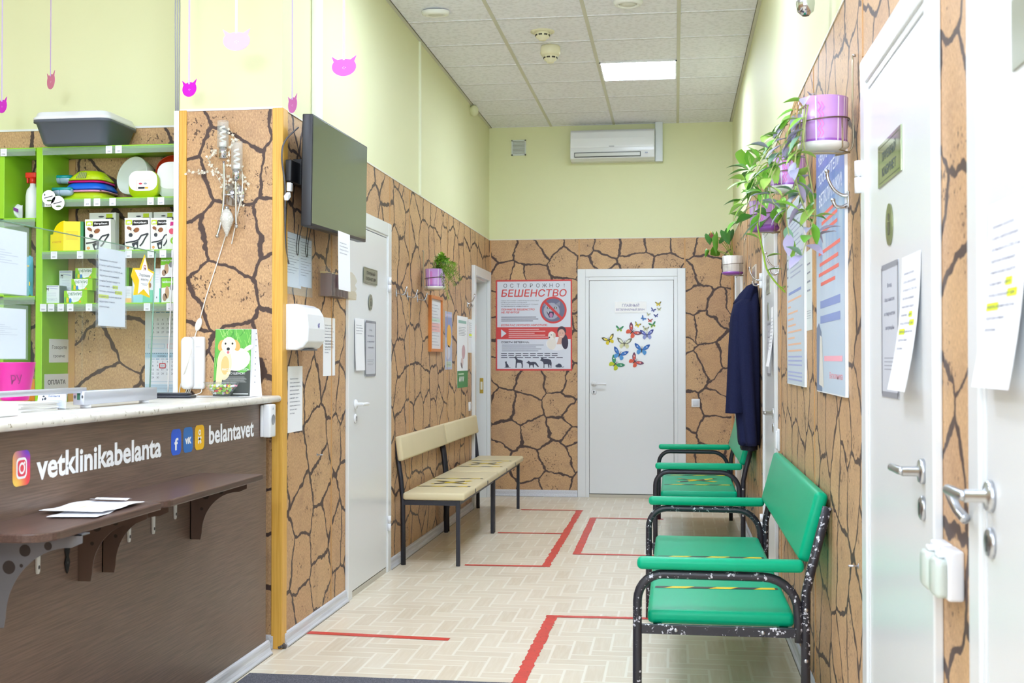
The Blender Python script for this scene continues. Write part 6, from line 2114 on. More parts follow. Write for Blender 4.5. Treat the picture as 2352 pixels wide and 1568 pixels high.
for a_ in ((1423, 755, 18, -0.1, G1, G2, G3, 'small green butterfly left of the upper red one'),
           (1464, 746, 15, -0.4, KY, Y1, Y2, 'small yellow butterfly above the violet blue one'),
           (1499, 746, 17, 0.3, G1, G2, G3, 'small green butterfly at the right of the swarm'),
           (1483, 755, 15, -0.15, C1, C2, C2, 'small cream butterfly just above the violet blue one'),
           (1477, 731, 13, -0.8, B1, B2, B3, 'small blue butterfly above the small yellow one'),
           (1493, 736, 12, -0.1, R1, R2, R3, 'only small red butterfly'),
           (1489, 722, 9, -0.3, C1, C2, C2, 'tiny cream butterfly right below the white sign'),
           (1507, 725, 11, 0.15, P1, P2, P1, 'lower of two tiny violet butterflies'),
           (1500, 712, 12, -0.35, P1, P2, P1, 'upper of two tiny violet butterflies'),
           (1514, 710, 10, 0.05, C1, C2, C2, 'tiny cream butterfly below the topmost yellow one'),
           (1512, 698, 14, 0.05, KY, Y1, Y2, 'topmost small yellow butterfly')):
    butterfly(*a_, big=False)
def vet(k, w, h):
    VI = flat(104, 96, 160, 0.6)
    k.text('ГЛАВНЫЙ', w * .50, h * .55, h * .26, 0.0016, VI, al='c', w=w * .54, shear=0.15)
    k.text('ВЕТЕРИНАРНЫЙ ВРАЧ', w * .49, h * .20, h * .19, 0.0016, VI, al='c', w=w * .90, shear=0.15)
paper_on('B', YD, (1412, 693), (1485, 718), 'white paper sign reading ГЛАВНЫЙ ВЕТЕРИНАРНЫЙ ВРАЧ on the far door', vet, 'door_sign', 'sign', flat(255, 255, 255, 0.5))

# ================================================================== RIGHT WALL
XE = XR - 0.0125
def sky_mat():
    t = NT('poster_sky_print', 0.3)
    v, x, y, z = t.pos('obj')
    n = t.noise(t.xyz(t.f('MULTIPLY', x, 7.0), t.f('MULTIPLY', y, 1.6), 0.0), 1.0, 2.0)
    m = t.f('MULTIPLY', t.step(n, 0.35, 0.7), t.step(y, 0.30, 0.62))
    c = t.mix(m, (200, 218, 236), (80, 142, 212))
    c = t.mix(t.f('MULTIPLY', t.step(y, 0.58, 0.74), 0.85), c, (96, 124, 206))
    return t.done(c)
SKYP = sky_mat()
EDGEW = flat(246, 247, 250, 0.3)
def board(label, tl, br, fn, mat):
    M, w, h = span('R', XR - 0.010, tl, br)
    M = Matrix.Translation((0.010, 0, 0)) @ M
    t = thing('notice_board', label, 'poster', M)
    MB().box(0, w, 0, h, 0.0005, 0.010, EDGEW).build('panel', t)
    k = MB()
    k.rect(0.004, 0.004, w - 0.004, h - 0.004, 0.0104, mat)
    fn(k, w, h)
    k.build('print', t)
LETW = flat(226, 232, 250, 0.5)
REDP, VIOP, ORP = flat(236, 120, 110, 0.6), flat(140, 156, 206, 0.6), flat(236, 190, 160, 0.6)
def bp1(k, w, h):
    z = 0.0108
    k.text('УВАЖАЕМЫЕ', w * .10, h * .915, h * .036, z, LETW, w=w * .70, bold=0.02)
    k.text('ПОСЕТИТЕЛИ', w * .08, h * .835, h * .042, z, LETW, w=w * .78, bold=0.02)
    k.text('ВЕТКЛИНИКИ!', w * .12, h * .745, h * .050, z, LETW, w=w * .80, bold=0.02)
    for y, a, b in ((.695, .25, .72), (.665, .22, .78), (.63, .22, .78), (.55, .10, .86), (.505, .14, .80), (.465, .10, .82), (.425, .18, .70)):
        k.rect(w * a, h * y, w * b, h * (y + .014), z, REDP)
    for y, a, b in ((.335, .16, .86), (.275, .16, .86)):
        k.rect(w * a, h * y, w * b, h * (y + .030), z, VIOP)
    k.poly([(0.004, 0.004), (w * .22, 0.004), (w * .17, h * .14), (w * .20, h * .24), (w * .10, h * .28), (0.004, h * .26)], z, flat(120, 134, 160, 0.6))
    k.poly([(w * .10, h * .03), (w * .28, h * .02), (w * .22, h * .22), (w * .14, h * .23)], z + .0002, flat(226, 222, 214, 0.6))
    k.rect(w * .30, h * .125, w * .92, h * .145, z, flat(246, 176, 190, 0.6))
    k.text('Ветклиника', w * .50, h * .060, h * .024, z, flat(246, 150, 160, 0.6), w=w * .42)
board('tall blue poster with white and red lettering under the nearest flower pot', (1874.5, 345), (1942, 913), bp1, SKYP)
def bp2(k, w, h):
    z = 0.0108
    for i in range(14):
        k.rect(w * .24, h * (.93 - i * .026), w * (.92 - .10 * (i % 3)), h * (.938 - i * .026), z, flat(170, 178, 200, 0.6))
    k.rect(w * .12, h * .50, w * .85, h * .515, z, VIOP)
    for i, b in enumerate((.86, .25, .66, .42, .55, .86, .48, .84, .86)):
        k.rect(w * .08, h * (.462 - i * .035), w * b, h * (.472 - i * .035), z, ORP)
    for y in (.150, .128, .105, .065, .045, .025):
        k.rect(w * .08, h * y, w * .88, h * (y + .008), z, flat(170, 178, 220, 0.6))
    for i in range(8):
        k.rrect(w * .04, h * (.90 - .05 * i), w * .09, h * (.912 - .05 * i), w * .01, z, flat(120, 128, 150, 0.6))
board('tall pale poster with violet and orange lines, behind the trailing leaves', (1807, 484), (1848, 889), bp2, flat(206, 218, 230, 0.35))
def strip_lines(k, w, h):
    for i in range(4):
        k.rect(w * .25, h * (.82 - .11 * i), w * .75, h * (.84 - .11 * i), 0.0018, GREY)
    for i in range(4):
        k.rect(w * .2, h * (.24 - .03 * i), w * .8, h * (.245 - .03 * i), 0.0018, GREY)
paper_on('R', XR, (1851, 580), (1866, 757), 'narrow paper strip in a sleeve between the two tall posters', strip_lines, 'notice', 'notice', flat(222, 228, 226, 0.5))
# near right door (door_1)
def gpl(k, w, h):
    k.line([(w * .06, h * .08), (w * .94, h * .08), (w * .94, h * .92), (w * .06, h * .92), (w * .06, h * .08)], 0.0015, 0.0035, flat(96, 104, 76, 0.5))
    k.text('ПРИЕМНЫЙ', w * .5, h * .56, h * .20, 0.0035, flat(84, 96, 96, 0.5), w=w * .6, al='c', bold=0.02)
    k.text('КАБИНЕТ', w * .5, h * .20, h * .20, 0.0035, flat(84, 96, 96, 0.5), w=w * .6, al='c', bold=0.02)
PLG = flat(168, 178, 140, 0.12, 0.7)
def wall_sheet(side, plane, y0, y1, z0, z1):
    return (side, plane, y0, y1, z0, z1)
def sheet_at(label, y_left, y_right, z0, z1, fn, name='notice', cat_='notice', mat=PAPER, curl=0.0, th=0.001, plane=XE):
    q_ = plane / XR
    y_left, y_right, z0, z1 = y_left * q_, y_right * q_, 1.313 + (z0 - 1.313) * q_, 1.313 + (z1 - 1.313) * q_
    w, h = y_left - y_right, z1 - z0
    k = MB()
    if curl:
        n = 8
        vs = []
        for j in range(n + 1):
            v = j / n
            z = 0.001 + curl * (1 - v) ** 2
            vs += [(0, v * h, z), (w, v * h, z)]
        k.add(vs, [(2 * j, 2 * j + 1, 2 * j + 3, 2 * j + 2) for j in range(n)], mat)
        if fn:
            o = MB()
            fn(o, w, h)
            for i, q in enumerate(o.v):
                v = q[1] / h
                o.v[i] = (q[0], q[1], q[2] + curl * (1 - v) ** 2 + 0.0006)
            k.v, off = k.v, len(k.v)
            k.v += o.v
            for f_, mi_ in zip(o.f, o.mi):
                k.f.append([i + off for i in f_])
                k.mi.append(k.mid(o.mats[mi_]))
                k.sm.append(False)
    else:
        k.box(0, w, 0, h, 0.0002, th, mat)
        if fn:
            fn(k, w, h)
    return tag(k.build(name, None, fr('R', (plane, y_left, z0))), label, cat_)
sheet_at('shiny greenish plaque on the second right door', 3.236, 2.916, 1.762, 1.872, gpl, 'door_plaque', 'sign', PLG, 0, 0.003)
k = MB()
k.prism([(0.045 * math.cos(2 * PI * i / 32), 0.052 * math.sin(2 * PI * i / 32)) for i in range(32)], 0, 0.003, flat(140, 146, 106, 0.25, 0.6))
k.ell(0, .018, .012, .010, 0.0035, flat(84, 84, 62, 0.5))
k.poly([(-.012, -.026), (.012, -.026), (.016, .006), (-.016, .006)], 0.0035, flat(84, 84, 62, 0.5))
tag(k.build('door_badge', None, fr('R', (XE, 3.01, 1.643))), 'oval greenish badge on the second right door', 'sign')
sheet_at('grey framed notice about masks on the second right door', 3.204, 2.963, 1.215, 1.555, rules, 'framed_notice', 'notice', flat(202, 205, 214, 0.4), 0, 0.0012)
sheet_at('curling white notice with yellow marks on the second right door', 2.915, 2.700, 1.24, 1.552, n_hi, 'notice', 'notice', PAPER, 0.035)
sheet_at('curling white notice with yellow marks on the nearest right door', 2.128, 1.90, 1.265, 1.575, n_hi, 'notice', 'notice', PAPER, 0.030)
k = MB()
k.box(0, 0.20, 0, 0.11, 0, 0.003, PLQ)
tag(k.build('door_plaque', None, fr('R', (XE, 1.93, 1.76))), 'grey plaque on the nearest right door, cut by the photo edge', 'sign')
# door_3 plates
k = MB()
k.box(0, 0.26, 0, 0.11, 0, 0.003, PLQ)
k.text('ПРИЕМНЫЙ', 0.13, 0.062, 0.022, 0.0035, BLK, w=0.17, al='c')
k.text('КАБИНЕТ', 0.13, 0.022, 0.022, 0.0035, BLK, w=0.16, al='c')
tag(k.build('door_plaque', None, fr('R', (XE, 6.98, 1.68))), 'grey plaque on the door beside the coat', 'sign')
k = MB()
k.prism([(0.045 * math.cos(2 * PI * i / 32), 0.052 * math.sin(2 * PI * i / 32)) for i in range(32)], 0, 0.003, PLQ)
tag(k.build('door_badge', None, fr('R', (XE, 6.86, 1.58))), 'oval badge on the door beside the coat', 'sign')
sheet_at('grey framed notice on the door beside the coat', 7.10, 6.84, 1.215, 1.52, rules, 'framed_notice', 'notice', flat(196, 199, 208, 0.4), 0, 0.0012)
sheet_at('curling white notice on the door beside the coat', 6.80, 6.585, 1.27, 1.60, n_pl, 'notice', 'notice', PAPER, 0.03)
k = MB()
k.cyl((0, 0, 0), (0, 0, 0.03), 0.003, STEEL, 8)
k.cyl((0, 0, 0.0), (0, 0, 0.002), 0.008, STEEL, 12)
tag(k.build('wall_pin', None, fr('R', (XR, 3.62, 0.70))), 'small metal pin on the stone wall beside the second right door', 'hook')
# sockets between the right doors
def socket(P, label, s, deep):
    t = thing('wall_socket', label, 'socket', fr('R', P), 'white splash proof sockets between the right doors')
    MB().rbox(0, s, 0, s * 1.25, 0, deep * .6, 0.006, WHITE).build('box', t)
    k = MB()
    k.loft([[(x, y, z) for x, y in rr(0.004, 0.004, s - .004, s * 1.02, .012)] for z in (deep * .6, deep * .9)] + [[(x, y, deep) for x, y in rr(0.010, 0.010, s - .010, s * .95, .012)]], flat(206, 216, 208, 0.25))
    k.rbox(s * .3, s * .7, s * 1.02, s * 1.16, deep * .5, deep * .85, 0.004, WHITE)
    k.build('lid', t)
socket((XR, 2.478, 0.857), 'left one of the white socket pair between the right doors', 0.076, 0.052)
socket((XR, 2.392, 0.857), 'right one of the white socket pair between the right doors', 0.076, 0.052)
t = thing('wall_socket', 'small white cable box on the wall above the nearer green seat', 'socket', fr('R', (XR, 6.325, 0.835)))
MB().rbox(0, 0.075, 0, 0.115, 0, 0.012, 0.006, WHITE).build('plate', t)
MB().rbox(0.008, 0.067, 0.01, 0.105, 0.010, 0.024, 0.008, flat(238, 239, 242, 0.3)).build('cover', t)
# hooks on the right wall
hook('R', (XR, 3.786, 1.808), 'chrome double hook between the blue poster and the second right door', True, 'chrome double hooks on the right wall')
hook('R', (XR, 6.30, 1.775), 'chrome double hook between the coat door and the pale poster', True, 'chrome double hooks on the right wall')
hook('R', (XR, 7.66, 1.80), 'chrome double hook carrying the navy coat', True, 'chrome double hooks on the right wall')
k = MB()
k.box(0, 0.30, 0, 0.24, 0, 0.010, flat(214, 206, 190, 0.3))
k.rect(0.012, 0.012, 0.288, 0.228, 0.0104, flat(150, 132, 108, 0.25))
tag(k.build('wall_mirror', None, fr('R', (XR, 8.30, 1.70))), 'small framed panel on the wall above the navy coat', 'picture frame')
k = MB()
k.rbox(0, 0.06, 0, 0.62, 0, 0.020, 0.008, flat(226, 230, 232, 0.35))
tag(k.build('leaflet_rack', None, fr('R', (XR, 8.78, 1.20))), 'narrow white upright holder on the wall behind the coat', 'holder')
k = MB()
k.lathe([(0, 0), (0.030, 0.0), (0.032, 0.05), (0.028, 0.075), (0.012, 0.09), (0, 0.09)], CHROME, 20)
k.lathe([(0, 0.0905), (0.012, 0.0905)], flat(60, 60, 60, 0.3), 16)
lm = Matrix.Translation(at(1850, -24, 'x', XR - 0.09)) @ Matrix.Rotation(PI, 4, 'X')
t = thing('spot_lamp', 'small chrome spot lamp at the top of the right wall, cut by the photo edge', 'lamp', lm)
k.build('head', t)
k = MB()
k.tube(smooth_path([(0, 0, 0.0), (0, 0, -0.05), (0.05, 0, -0.08), (0.0895, 0, -0.08)], 4), 0.006, CHROME, 8)
k.build('arm', t)

# ------------------------------------------------------------------ hanging plants
PUR, PURD, PURL = flat(200, 152, 218, 0.28), flat(156, 90, 190, 0.3), flat(248, 236, 250, 0.3)
def wrap(k, pts, r, m, w=0.004):
    """stripe drawn on the round side of a pot: pts = (angle, height, radius factor)"""
    for a, b in zip(pts[:-1], pts[1:]):
        n = max(1, int(abs(a[0] - b[0]) / 0.12))
        for i in range(n):
            p = [a[j] + (b[j] - a[j]) * i / n for j in range(2)]
            q = [a[j] + (b[j] - a[j]) * (i + 1) / n for j in range(2)]
            da, dz = (q[0] - p[0]) * r, q[1] - p[1]
            l = math.hypot(da, dz) or 1
            na, nz = -dz / l * w / 2 / r, da / l * w / 2
            quad = [(p[0] + na, p[1] + nz), (q[0] + na, q[1] + nz), (q[0] - na, q[1] - nz), (p[0] - na, p[1] - nz)]
            k.add([((r * (0.94 + .06 * zz / .14) + .0007) * math.cos(aa), (r * (0.94 + .06 * zz / .14) + .0007) * math.sin(aa), zz) for aa, zz in quad], [(0, 1, 2, 3)], m)
def pot(t, r, h, body, rim_, sauc, deco=True):
    k = MB()
    rb = r * 0.94
    k.lathe([(0, 0.016), (rb, 0.016), (rb + (r - rb) * .1, 0.03), (r, h), (r - .004, h), (rb - .006, h - .03), (0, h - .03)], body, 40)
    k.lathe([(0, h - .028), (rb - .005, h - .028)], flat(92, 72, 56, 0.9), 20)
    if deco:
        for a in (-2.62, -2.50, -1.05, -0.72, -0.55, -1.98):
            wrap(k, [(a, 0.022), (a, h - .003)], r, PURL, 0.0042)
        for a in (-1.42, -1.30):
            wrap(k, [(a - 0.42 + .05 * ((i % 2) * 2 - 1), 0.03 + i * (h - .05) / 8) for i in range(9)], r, flat(226, 110, 190, 0.4), 0.0035)
        wrap(k, [(-3.1, 0.0235), (-0.05, 0.0235)], r, PURD, 0.008)
    else:
        for a in (-2.7, -2.2, -1.7, -1.2, -0.7):
            wrap(k, [(a, 0.03), (a, h - .003)], r, flat(206, 202, 200, 0.4), 0.003)
    k.build('pot', t)
    k = MB()
    k.lathe([(0, 0.0), (r * .86, 0.0), (r * 1.02, 0.010), (r * 1.03, 0.020), (r * .97, 0.020), (r * .84, 0.006), (0, 0.006)], sauc, 36)
    k.build('saucer', t)
def wire(t, r, h, side):
    """double wire holder: side = +1 the wall lies towards +x"""
    k = MB()
    WR = flat(178, 166, 138, 0.3, 0.8)
    wl = side * (r + 0.013)
    for dy in (-0.006, 0.006):
        k.tube(smooth_path([(wl, dy, h + 0.13), (wl, dy, h * .6), (wl, dy, 0.02), (wl - side * .02, dy, -0.006), (0, dy, -0.006), (-side * r * .6, dy, -0.006)], 5), 0.0022, WR, 6)
    k.tube([(1.035 * r * math.cos(a), 1.035 * r * math.sin(a), h * .56 + 0.006 * math.cos(a)) for a in [2 * PI * i / 40 for i in range(41)]], 0.0022, flat(120, 104, 90, 0.35, 0.8), 6)
    for a in (-0.9, 0.9):
        aa = a if side > 0 else PI - a
        k.tube([(1.035 * r * math.cos(aa), 1.035 * r * math.sin(aa), h * .56), (1.05 * r * math.cos(aa), 1.05 * r * math.sin(aa), 0.0), (0.9 * r * math.cos(aa), 0.9 * r * math.sin(aa), -0.006), (wl * .9, 0, -0.006)], 0.0022, WR, 6)
    k.cyl((wl, 0, h + 0.13), (side * (r + .022), 0, h + 0.13), 0.004, STEEL, 8)
    k.build('wire_holder', t)
LEAF = [flat(104, 168, 52, 0.4), flat(134, 190, 70, 0.4), flat(78, 140, 46, 0.4), flat(164, 204, 96, 0.4)]
LILF = [flat(150, 150, 176, 0.45), flat(166, 158, 190, 0.45), flat(122, 160, 130, 0.45)]
def leaf(k, base, d, L, W, m, droop=0.35, m2=None):
    d = Vector(d).normalized()
    side = d.cross(Vector((0, 0, 1)))
    if side.length < .1:
        side = Vector((1, 0, 0))
    side.normalize()
    side = (side + Vector((0, random.uniform(-.35, .35), random.uniform(-.35, .35)))).normalized()
    up = side.cross(d).normalized()
    vs, n = [], 7
    prof = (0.05, 0.55, 0.92, 1.0, 0.82, 0.45, 0.02)
    P = Vector(base)
    dd = d.copy()
    for i in range(n):
        wv = W / 2 * prof[i]
        vs += [tuple(P - side * wv + up * wv * .35), tuple(P), tuple(P + side * wv + up * wv * .35)]
        P = P + dd * (L / (n - 1))
        dd = (dd + Vector((0, 0, -droop / n * 1.6))).normalized()
    fs = []
    for i in range(n - 1):
        a = i * 3
        fs += [(a, a + 1, a + 4, a + 3), (a + 1, a + 2, a + 5, a + 4)]
    k.add(vs, fs, m, True)
    if m2:
        vs2 = [tuple(Vector(vs[i * 3 + 1]) + up * .0008 + side * s_ * W * .07 * prof[i]) for i in range(1, n - 1) for s_ in (-1, 1)]
        k.add(vs2, [(2 * i, 2 * i + 1, 2 * i + 3, 2 * i + 2) for i in range(n - 3)], m2, True)
def trailing(t, stems, Y, mats, L, W, every, stemcol, jit=0.05, m2=None, petiole=0.0):
    iM = t.matrix_world.inverted()
    ks, kl = MB(), MB()
    for si, st in enumerate(stems):
        pts = [iM @ (at(x, y, 'y', Y + jit * math.sin(si * 2.3 + i * 1.1))) for i, (x, y) in enumerate(st)]
        path = smooth_path([tuple(p) for p in pts], 7)
        ks.tube(path, [0.0026 - 0.0012 * i / len(path) for i in range(len(path))], stemcol, 6)
        acc, flip = 0.0, 1
        for i in range(1, len(path)):
            acc += (Vector(path[i]) - Vector(path[i - 1])).length
            if acc > every or i == len(path) - 1:
                acc = 0
                flip = -flip
                d = (Vector(path[i]) - Vector(path[i - 1])).normalized()
                out = Vector((random.uniform(-1, .5), random.uniform(-.8, .4), random.uniform(-.5, .7))).normalized()
                dirv = (d * .5 + out * .9 + Vector((flip * .35, 0, 0)))
                b = Vector(path[i])
                if petiole:
                    e_ = b + dirv.normalized() * petiole
                    ks.tube([tuple(b), tuple(e_)], 0.0012, stemcol, 5)
                    b = e_
                leaf(kl, b, dirv, L * random.uniform(.75, 1.15), W * random.uniform(.8, 1.15), random.choice(mats), random.uniform(.2, .9), m2 if random.random() < .6 else None)
    ks.build('stems', t)
    kl.build('foliage', t)
random.seed(31)
STG = flat(150, 176, 84, 0.5)
def hanging(px, py_top, py_bot, Y, X, label, r=0.073, side=1, body=PUR, sauc=flat(240, 240, 238, 0.3), deco=True):
    zb, zt_ = at(px, py_bot, 'y', Y).z, at(px, py_top, 'y', Y).z
    t = thing('hanging_plant', label, 'potted plant', T(X, Y, zb))
    pot(t, r, zt_ - zb, body, None, sauc, deco)
    wire(t, r, zt_ - zb, side)
    return t
XP = XR - 0.073 - 0.022
t = hanging(1889, 229, 347, 3.64, XP, 'nearest purple pot on the right wall with long narrow lilac green leaves')
trailing(t, [[(1850, 240), (1825, 262), (1800, 292), (1775, 330), (1745, 372), (1722, 420)],
             [(1842, 245), (1832, 320), (1826, 390), (1838, 450), (1860, 505), (1884, 540)],
             [(1856, 240), (1846, 320), (1858, 392), (1868, 450), (1872, 492), (1856, 540), (1842, 590)],
             [(1840, 250), (1812, 318), (1788, 372), (1768, 424), (1780, 470), (1810, 478)],
             [(1846, 240), (1852, 226), (1860, 220)],
             [(1848, 250), (1838, 360), (1822, 440), (1806, 486), (1812, 540)],
             [(1836, 262), (1800, 330), (1768, 400), (1750, 460), (1745, 505)]], 3.56, LEAF[:2] + LILF + [LEAF[3]], 0.074, 0.030, 0.024, flat(176, 186, 120, 0.5))
k = MB()
random.seed(2)
for i in range(10):
    a = random.uniform(0, 6.28)
    k.tube(smooth_path([(-0.045 + .02 * math.cos(a), -0.03 + .02 * math.sin(a), .12), (-0.075 + .01 * math.cos(a), -0.05, .15), (-0.098 + .012 * math.cos(a * 3), -0.055 + .03 * math.sin(a), .06), (-0.10 + .02 * math.cos(a * 2), -0.05 + .03 * math.sin(a), random.uniform(-.12, .02))], 4), 0.0011, flat(196, 160, 110, 0.7), 5)
k.build('dry_stems', t)
t = hanging(1808, 362, 441, 4.8, XP, 'middle purple pot on the right wall hidden behind trailing leaves')
trailing(t, [[(1795, 366), (1765, 340), (1735, 372), (1712, 402)], [(1788, 368), (1762, 398), (1742, 448), (1730, 496)],
             [(1820, 366), (1845, 412), (1856, 470), (1846, 500)], [(1800, 362), (1790, 330), (1770, 310)], [(1782, 372), (1750, 380), (1722, 440), (1716, 470)],
             [(1812, 364), (1826, 330), (1846, 318)]], 4.72, LEAF, 0.090, 0.048, 0.036, STG, 0.05, flat(206, 222, 150, 0.4))
t = hanging(1755, 463, 531, 6.03, XP, 'farthest purple pot on the right wall with heart shaped leaves and one long vine', sauc=PURD)
trailing(t, [[(1748, 466), (1722, 444), (1706, 460)], [(1756, 465), (1736, 425), (1712, 416)], [(1750, 464), (1744, 410), (1726, 390)], [(1746, 466), (1714, 482), (1704, 506)],
             [(1762, 466), (1786, 440), (1800, 452)], [(1752, 464), (1730, 402), (1706, 384)], [(1760, 466), (1772, 500), (1790, 512), (1800, 490)]],
         5.93, LEAF, 0.115, 0.066, 0.06, STG, 0.06, flat(214, 226, 150, 0.4))
iM = t.matrix_world.inverted()
ks, kl = MB(), MB()
vine = [iM @ at(x, y, 'y', 5.95) for x, y in ((1744, 470), (1740, 515), (1747, 552), (1754, 585), (1762, 620), (1785, 652), (1812, 676), (1836, 677), (1848, 662))]
vp = smooth_path([tuple(p) for p in vine], 6)
ks.tube(vp, 0.0045, flat(156, 196, 60, 0.5), 7)
for (x, y, dx, dz, L, W) in ((1744, 548, -.9, .45, .085, .035), (1757, 592, .9, .35, .085, .05), (1760, 622, .9, .25, .085, .045), (1806, 655, .6, .6, .045, .02), (1826, 658, -.9, .12, .07, .028), (1844, 664, .3, .5, .04, .035), (1848, 560, .9, -.2, .05, .015)):
    b = iM @ at(x, y, 'y', 5.95)
    leaf(kl, b, (dx, -.15, dz), L, W, random.choice(LEAF[:2]), .35, flat(214, 226, 150, 0.4))
ks.tube([tuple(iM @ at(*q, 'y', 5.95)) for q in ((1786, 654), (1800, 662), (1806, 655))], 0.002, flat(156, 196, 60, 0.5), 5)
ks.build('long_vine', t)
kl.build('vine_leaves', t)
# anthurium in the white pot
t = hanging(1683, 588, 631, 9.2, XR - 0.10, 'white pot with purple base holding dark heart shaped leaves by the far corner', 0.078, 1, flat(232, 228, 222, 0.35), PURD, False)
ks, kl = MB(), MB()
iM = t.matrix_world.inverted()
GD = [flat(44, 98, 24, 0.3), flat(70, 118, 20, 0.3), flat(34, 84, 36, 0.3)]
HRT = [(0, 0), (-.28, .20), (-.46, .05), (-.48, -.20), (-.34, -.58), (0, -1.0), (.34, -.58), (.48, -.20), (.46, .05), (.28, .20)]
for i, (x, y, hpx, wd, rot, c) in enumerate(((1664, 527, 36, 22, .3, 0), (1678, 526, 34, 18, -.15, 2), (1656, 541, 12, 30, 1.2, 0), (1642, 535, 52, 15, .05, 1), (1627, 535, 27, 18, .15, 0), (1647, 571, 20, 26, -1.0, 1), (1625, 570, 20, 10, -.3, 1))):
    p = iM @ at(x, y + 4, 'y', 9.1 + .03 * i)
    ks.tube(smooth_path([(0.0, -.01, .13), tuple(Vector((p.x * .5, p.y * .6, .13 + (p.z - .13) * .7))), tuple(p)], 6), 0.003, flat(120, 150, 40, 0.5), 6)
    s_ = hpx * 0.00336
    kl.M = Matrix.Translation(p) @ fr('B', (0, 0, 0)) @ Matrix.Rotation(rot, 4, 'Z') @ Matrix.Rotation(-.35, 4, 'X')
    vs = [(a * wd * .0034, b * s_, -.012 * abs(a)) for a, b in HRT]
    vs.append((0, -.3 * s_, .006))
    kl.add(vs, [(j, (j + 1) % 10, 10) for j in range(10)], GD[c], True)
kl.M = Matrix()
ks.build('stems', t)
kl.build('foliage', t)
k = MB()
p = iM @ at(1634, 540, 'y', 9.08)
k.M = Matrix.Translation(p) @ fr('B', (0, 0, 0))
k.poly([(-.02, 0), (0, .022), (.018, -.002), (.0, -.024)], .004, flat(130, 30, 20, 0.4))
k.tube([(-.004, 0, .005), (-.006, .03, .012)], 0.003, flat(226, 190, 80, 0.5), 6)
k.build('flower', t)
# fern pot on the left wall
t = hanging(998, 618, 664, 8.2, XL + 0.073 + 0.022, 'purple pot with feathery green fern on the left wall', 0.070, -1)
k = MB()
FG = [flat(112, 160, 34, 0.5), flat(140, 184, 50, 0.5), flat(92, 140, 30, 0.5)]
random.seed(8)
iM = t.matrix_world.inverted()
ends = [(1010, 598), (1020, 590), (1032, 594), (1045, 605), (1052, 622), (1056, 640), (1048, 650), (1040, 632), (1024, 600), (1004, 604), (1034, 660), (1034, 690), (1012, 592), (1050, 612), (1030, 640), (1044, 622)]
for i, (x, y) in enumerate(ends):
    for rep in range(2):
        b = Vector((0.02 * math.cos(i), 0.02 * math.sin(i), 0.12))
        e_ = iM @ at(x + random.uniform(-4, 4), y + random.uniform(-5, 5), 'y', 8.15 + .05 * math.sin(i * 2 + rep))
        mid = (b + e_) / 2 + Vector((0, 0, .04 + .02 * rep))
        path = smooth_path([tuple(b), tuple(mid), tuple(e_)], 10)
        m_ = random.choice(FG)
        k.tube(path, 0.0012, m_, 4)
        for j in range(3, len(path)):
            q = Vector(path[j])
            d = (q - Vector(path[j - 1])).normalized()
            for s_ in (-1, 1):
                o = (d.cross(Vector((0, 1, 0))) * s_ + d * .5 + Vector((0, random.uniform(-.5, .5), random.uniform(-.2, .2)))).normalized() * .020
                z_ = d.cross(o).normalized() * .0022
                k.add([tuple(q + z_), tuple(q + o * .6 + z_ * 1.6), tuple(q + o), tuple(q + o * .6 - z_ * 1.6), tuple(q - z_)], [(0, 1, 2, 3, 4)], m_)
k.build('fronds', t)

# ------------------------------------------------------------------ navy coat on its hook
t = thing('coat', 'long dark navy coat hanging on a hook above the farther green seat', 'coat', T(XR, 7.73, 0))
NAVY = NT('navy_wool', 0.95, 0.1)
v, x_, y_, z_ = NAVY.pos()
NAVY.bump(NAVY.noise(v, 260.0, 2.0), 0.3, 0.003)
NAVY = NAVY.done(NAVY.mix(NAVY.noise(v, 150.0, 2.0), (30, 34, 62), (42, 46, 78)))
def ring(cx, cy, rx, ry, z, n=32, sq=2.6, fold=0.0, ph=0.0, cut=None):
    out = []
    for i in range(n):
        a = 2 * PI * i / n
        c, s_ = math.cos(a), math.sin(a)
        f_ = 1 + fold * math.sin(5 * a + ph) + fold * .6 * math.sin(9 * a + ph * 2)
        x = cx + rx * f_ * math.copysign(abs(c) ** (2 / sq), c)
        y = cy + ry * f_ * math.copysign(abs(s_) ** (2 / sq), s_)
        if cut is not None:
            x = min(x, cut)
        out.append((x, y, z))
    return out
k = MB()
C_ = -0.006
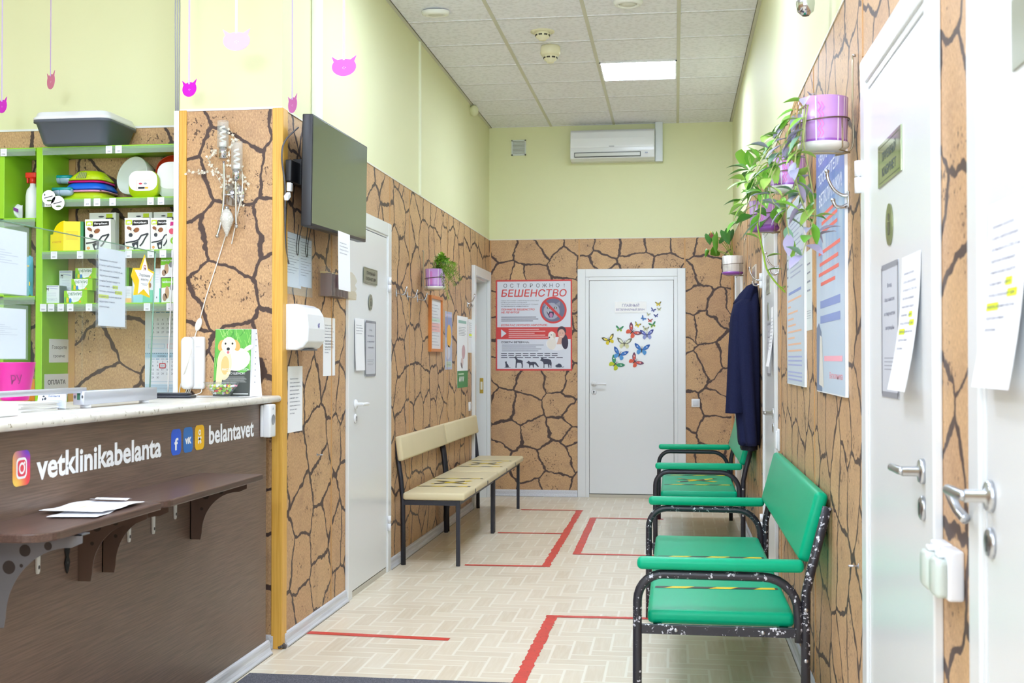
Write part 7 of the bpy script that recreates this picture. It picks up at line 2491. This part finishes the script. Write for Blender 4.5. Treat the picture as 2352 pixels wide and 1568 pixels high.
rows = ((1.775, -.030, .02, .020, .02), (1.745, -.050, .05, .045, .03), (1.70, -.065, .09, .064, .04), (1.655, -.078, .15, .078, .04), (1.60, -.088, .18, .088, .04), (1.45, -.088, .19, .090, .05), (1.25, -.086, .195, .088, .06),
        (1.05, -.080, .20, .080, .07), (0.90, -.074, .205, .074, .08), (0.80, -.070, .21, .070, .09), (0.765, -.068, .21, .068, .09), (0.772, -.06, .15, .045, .09))
k.loft([ring(cx, 0.04, rx, ry, z, 36, 2.4, f_, z * 3, C_) for z, cx, ry, rx, f_ in rows], NAVY)
k.build('body', t)
k = MB()
rows = ((1.69, -.085, -.03, .040, .05), (1.66, -.115, -.04, .052, .065), (1.58, -.125, -.05, .060, .075), (1.40, -.140, -.06, .058, .075), (1.20, -.152, -.07, .056, .072), (1.05, -.160, -.075, .056, .070), (0.975, -.164, -.08, .058, .072), (0.968, -.164, -.08, .058, .072), (0.975, -.164, -.08, .045, .06))
k.loft([ring(cx, cy, rx, ry, z, 28, 2.3, .035, z * 4, C_) for z, cx, cy, rx, ry in rows], NAVY)
k.build('sleeve', t)
k = MB()
rows = ((1.69, -.075, .13, .040, .05), (1.58, -.095, .20, .050, .065), (1.30, -.10, .22, .050, .065), (1.00, -.105, .23, .050, .065), (0.975, -.105, .23, .045, .06))
k.loft([ring(cx, cy, rx, ry, z, 28, 2.3, .035, z * 4, C_) for z, cx, cy, rx, ry in rows], NAVY)
k.build('sleeve', t)
k = MB()
rows = ((1.795, -.030, .02, .016, .02), (1.78, -.046, .03, .034, .05), (1.73, -.072, .04, .054, .075), (1.685, -.092, .045, .066, .105), (1.665, -.100, .05, .068, .12), (1.672, -.095, .05, .056, .10))
k.loft([ring(cx, cy - .01, rx, ry, z, 30, 2.2, .06, z * 9, C_) for z, cx, cy, rx, ry in rows], NAVY)
k.build('collar', t)
k = MB()
k.loft([ring(-.07, .06, .052, .16, z, 30, 2.3, .07, 2, C_) for z in (0.80, 0.735, 0.73)], flat(22, 24, 40, 0.8))
k.build('lining', t)
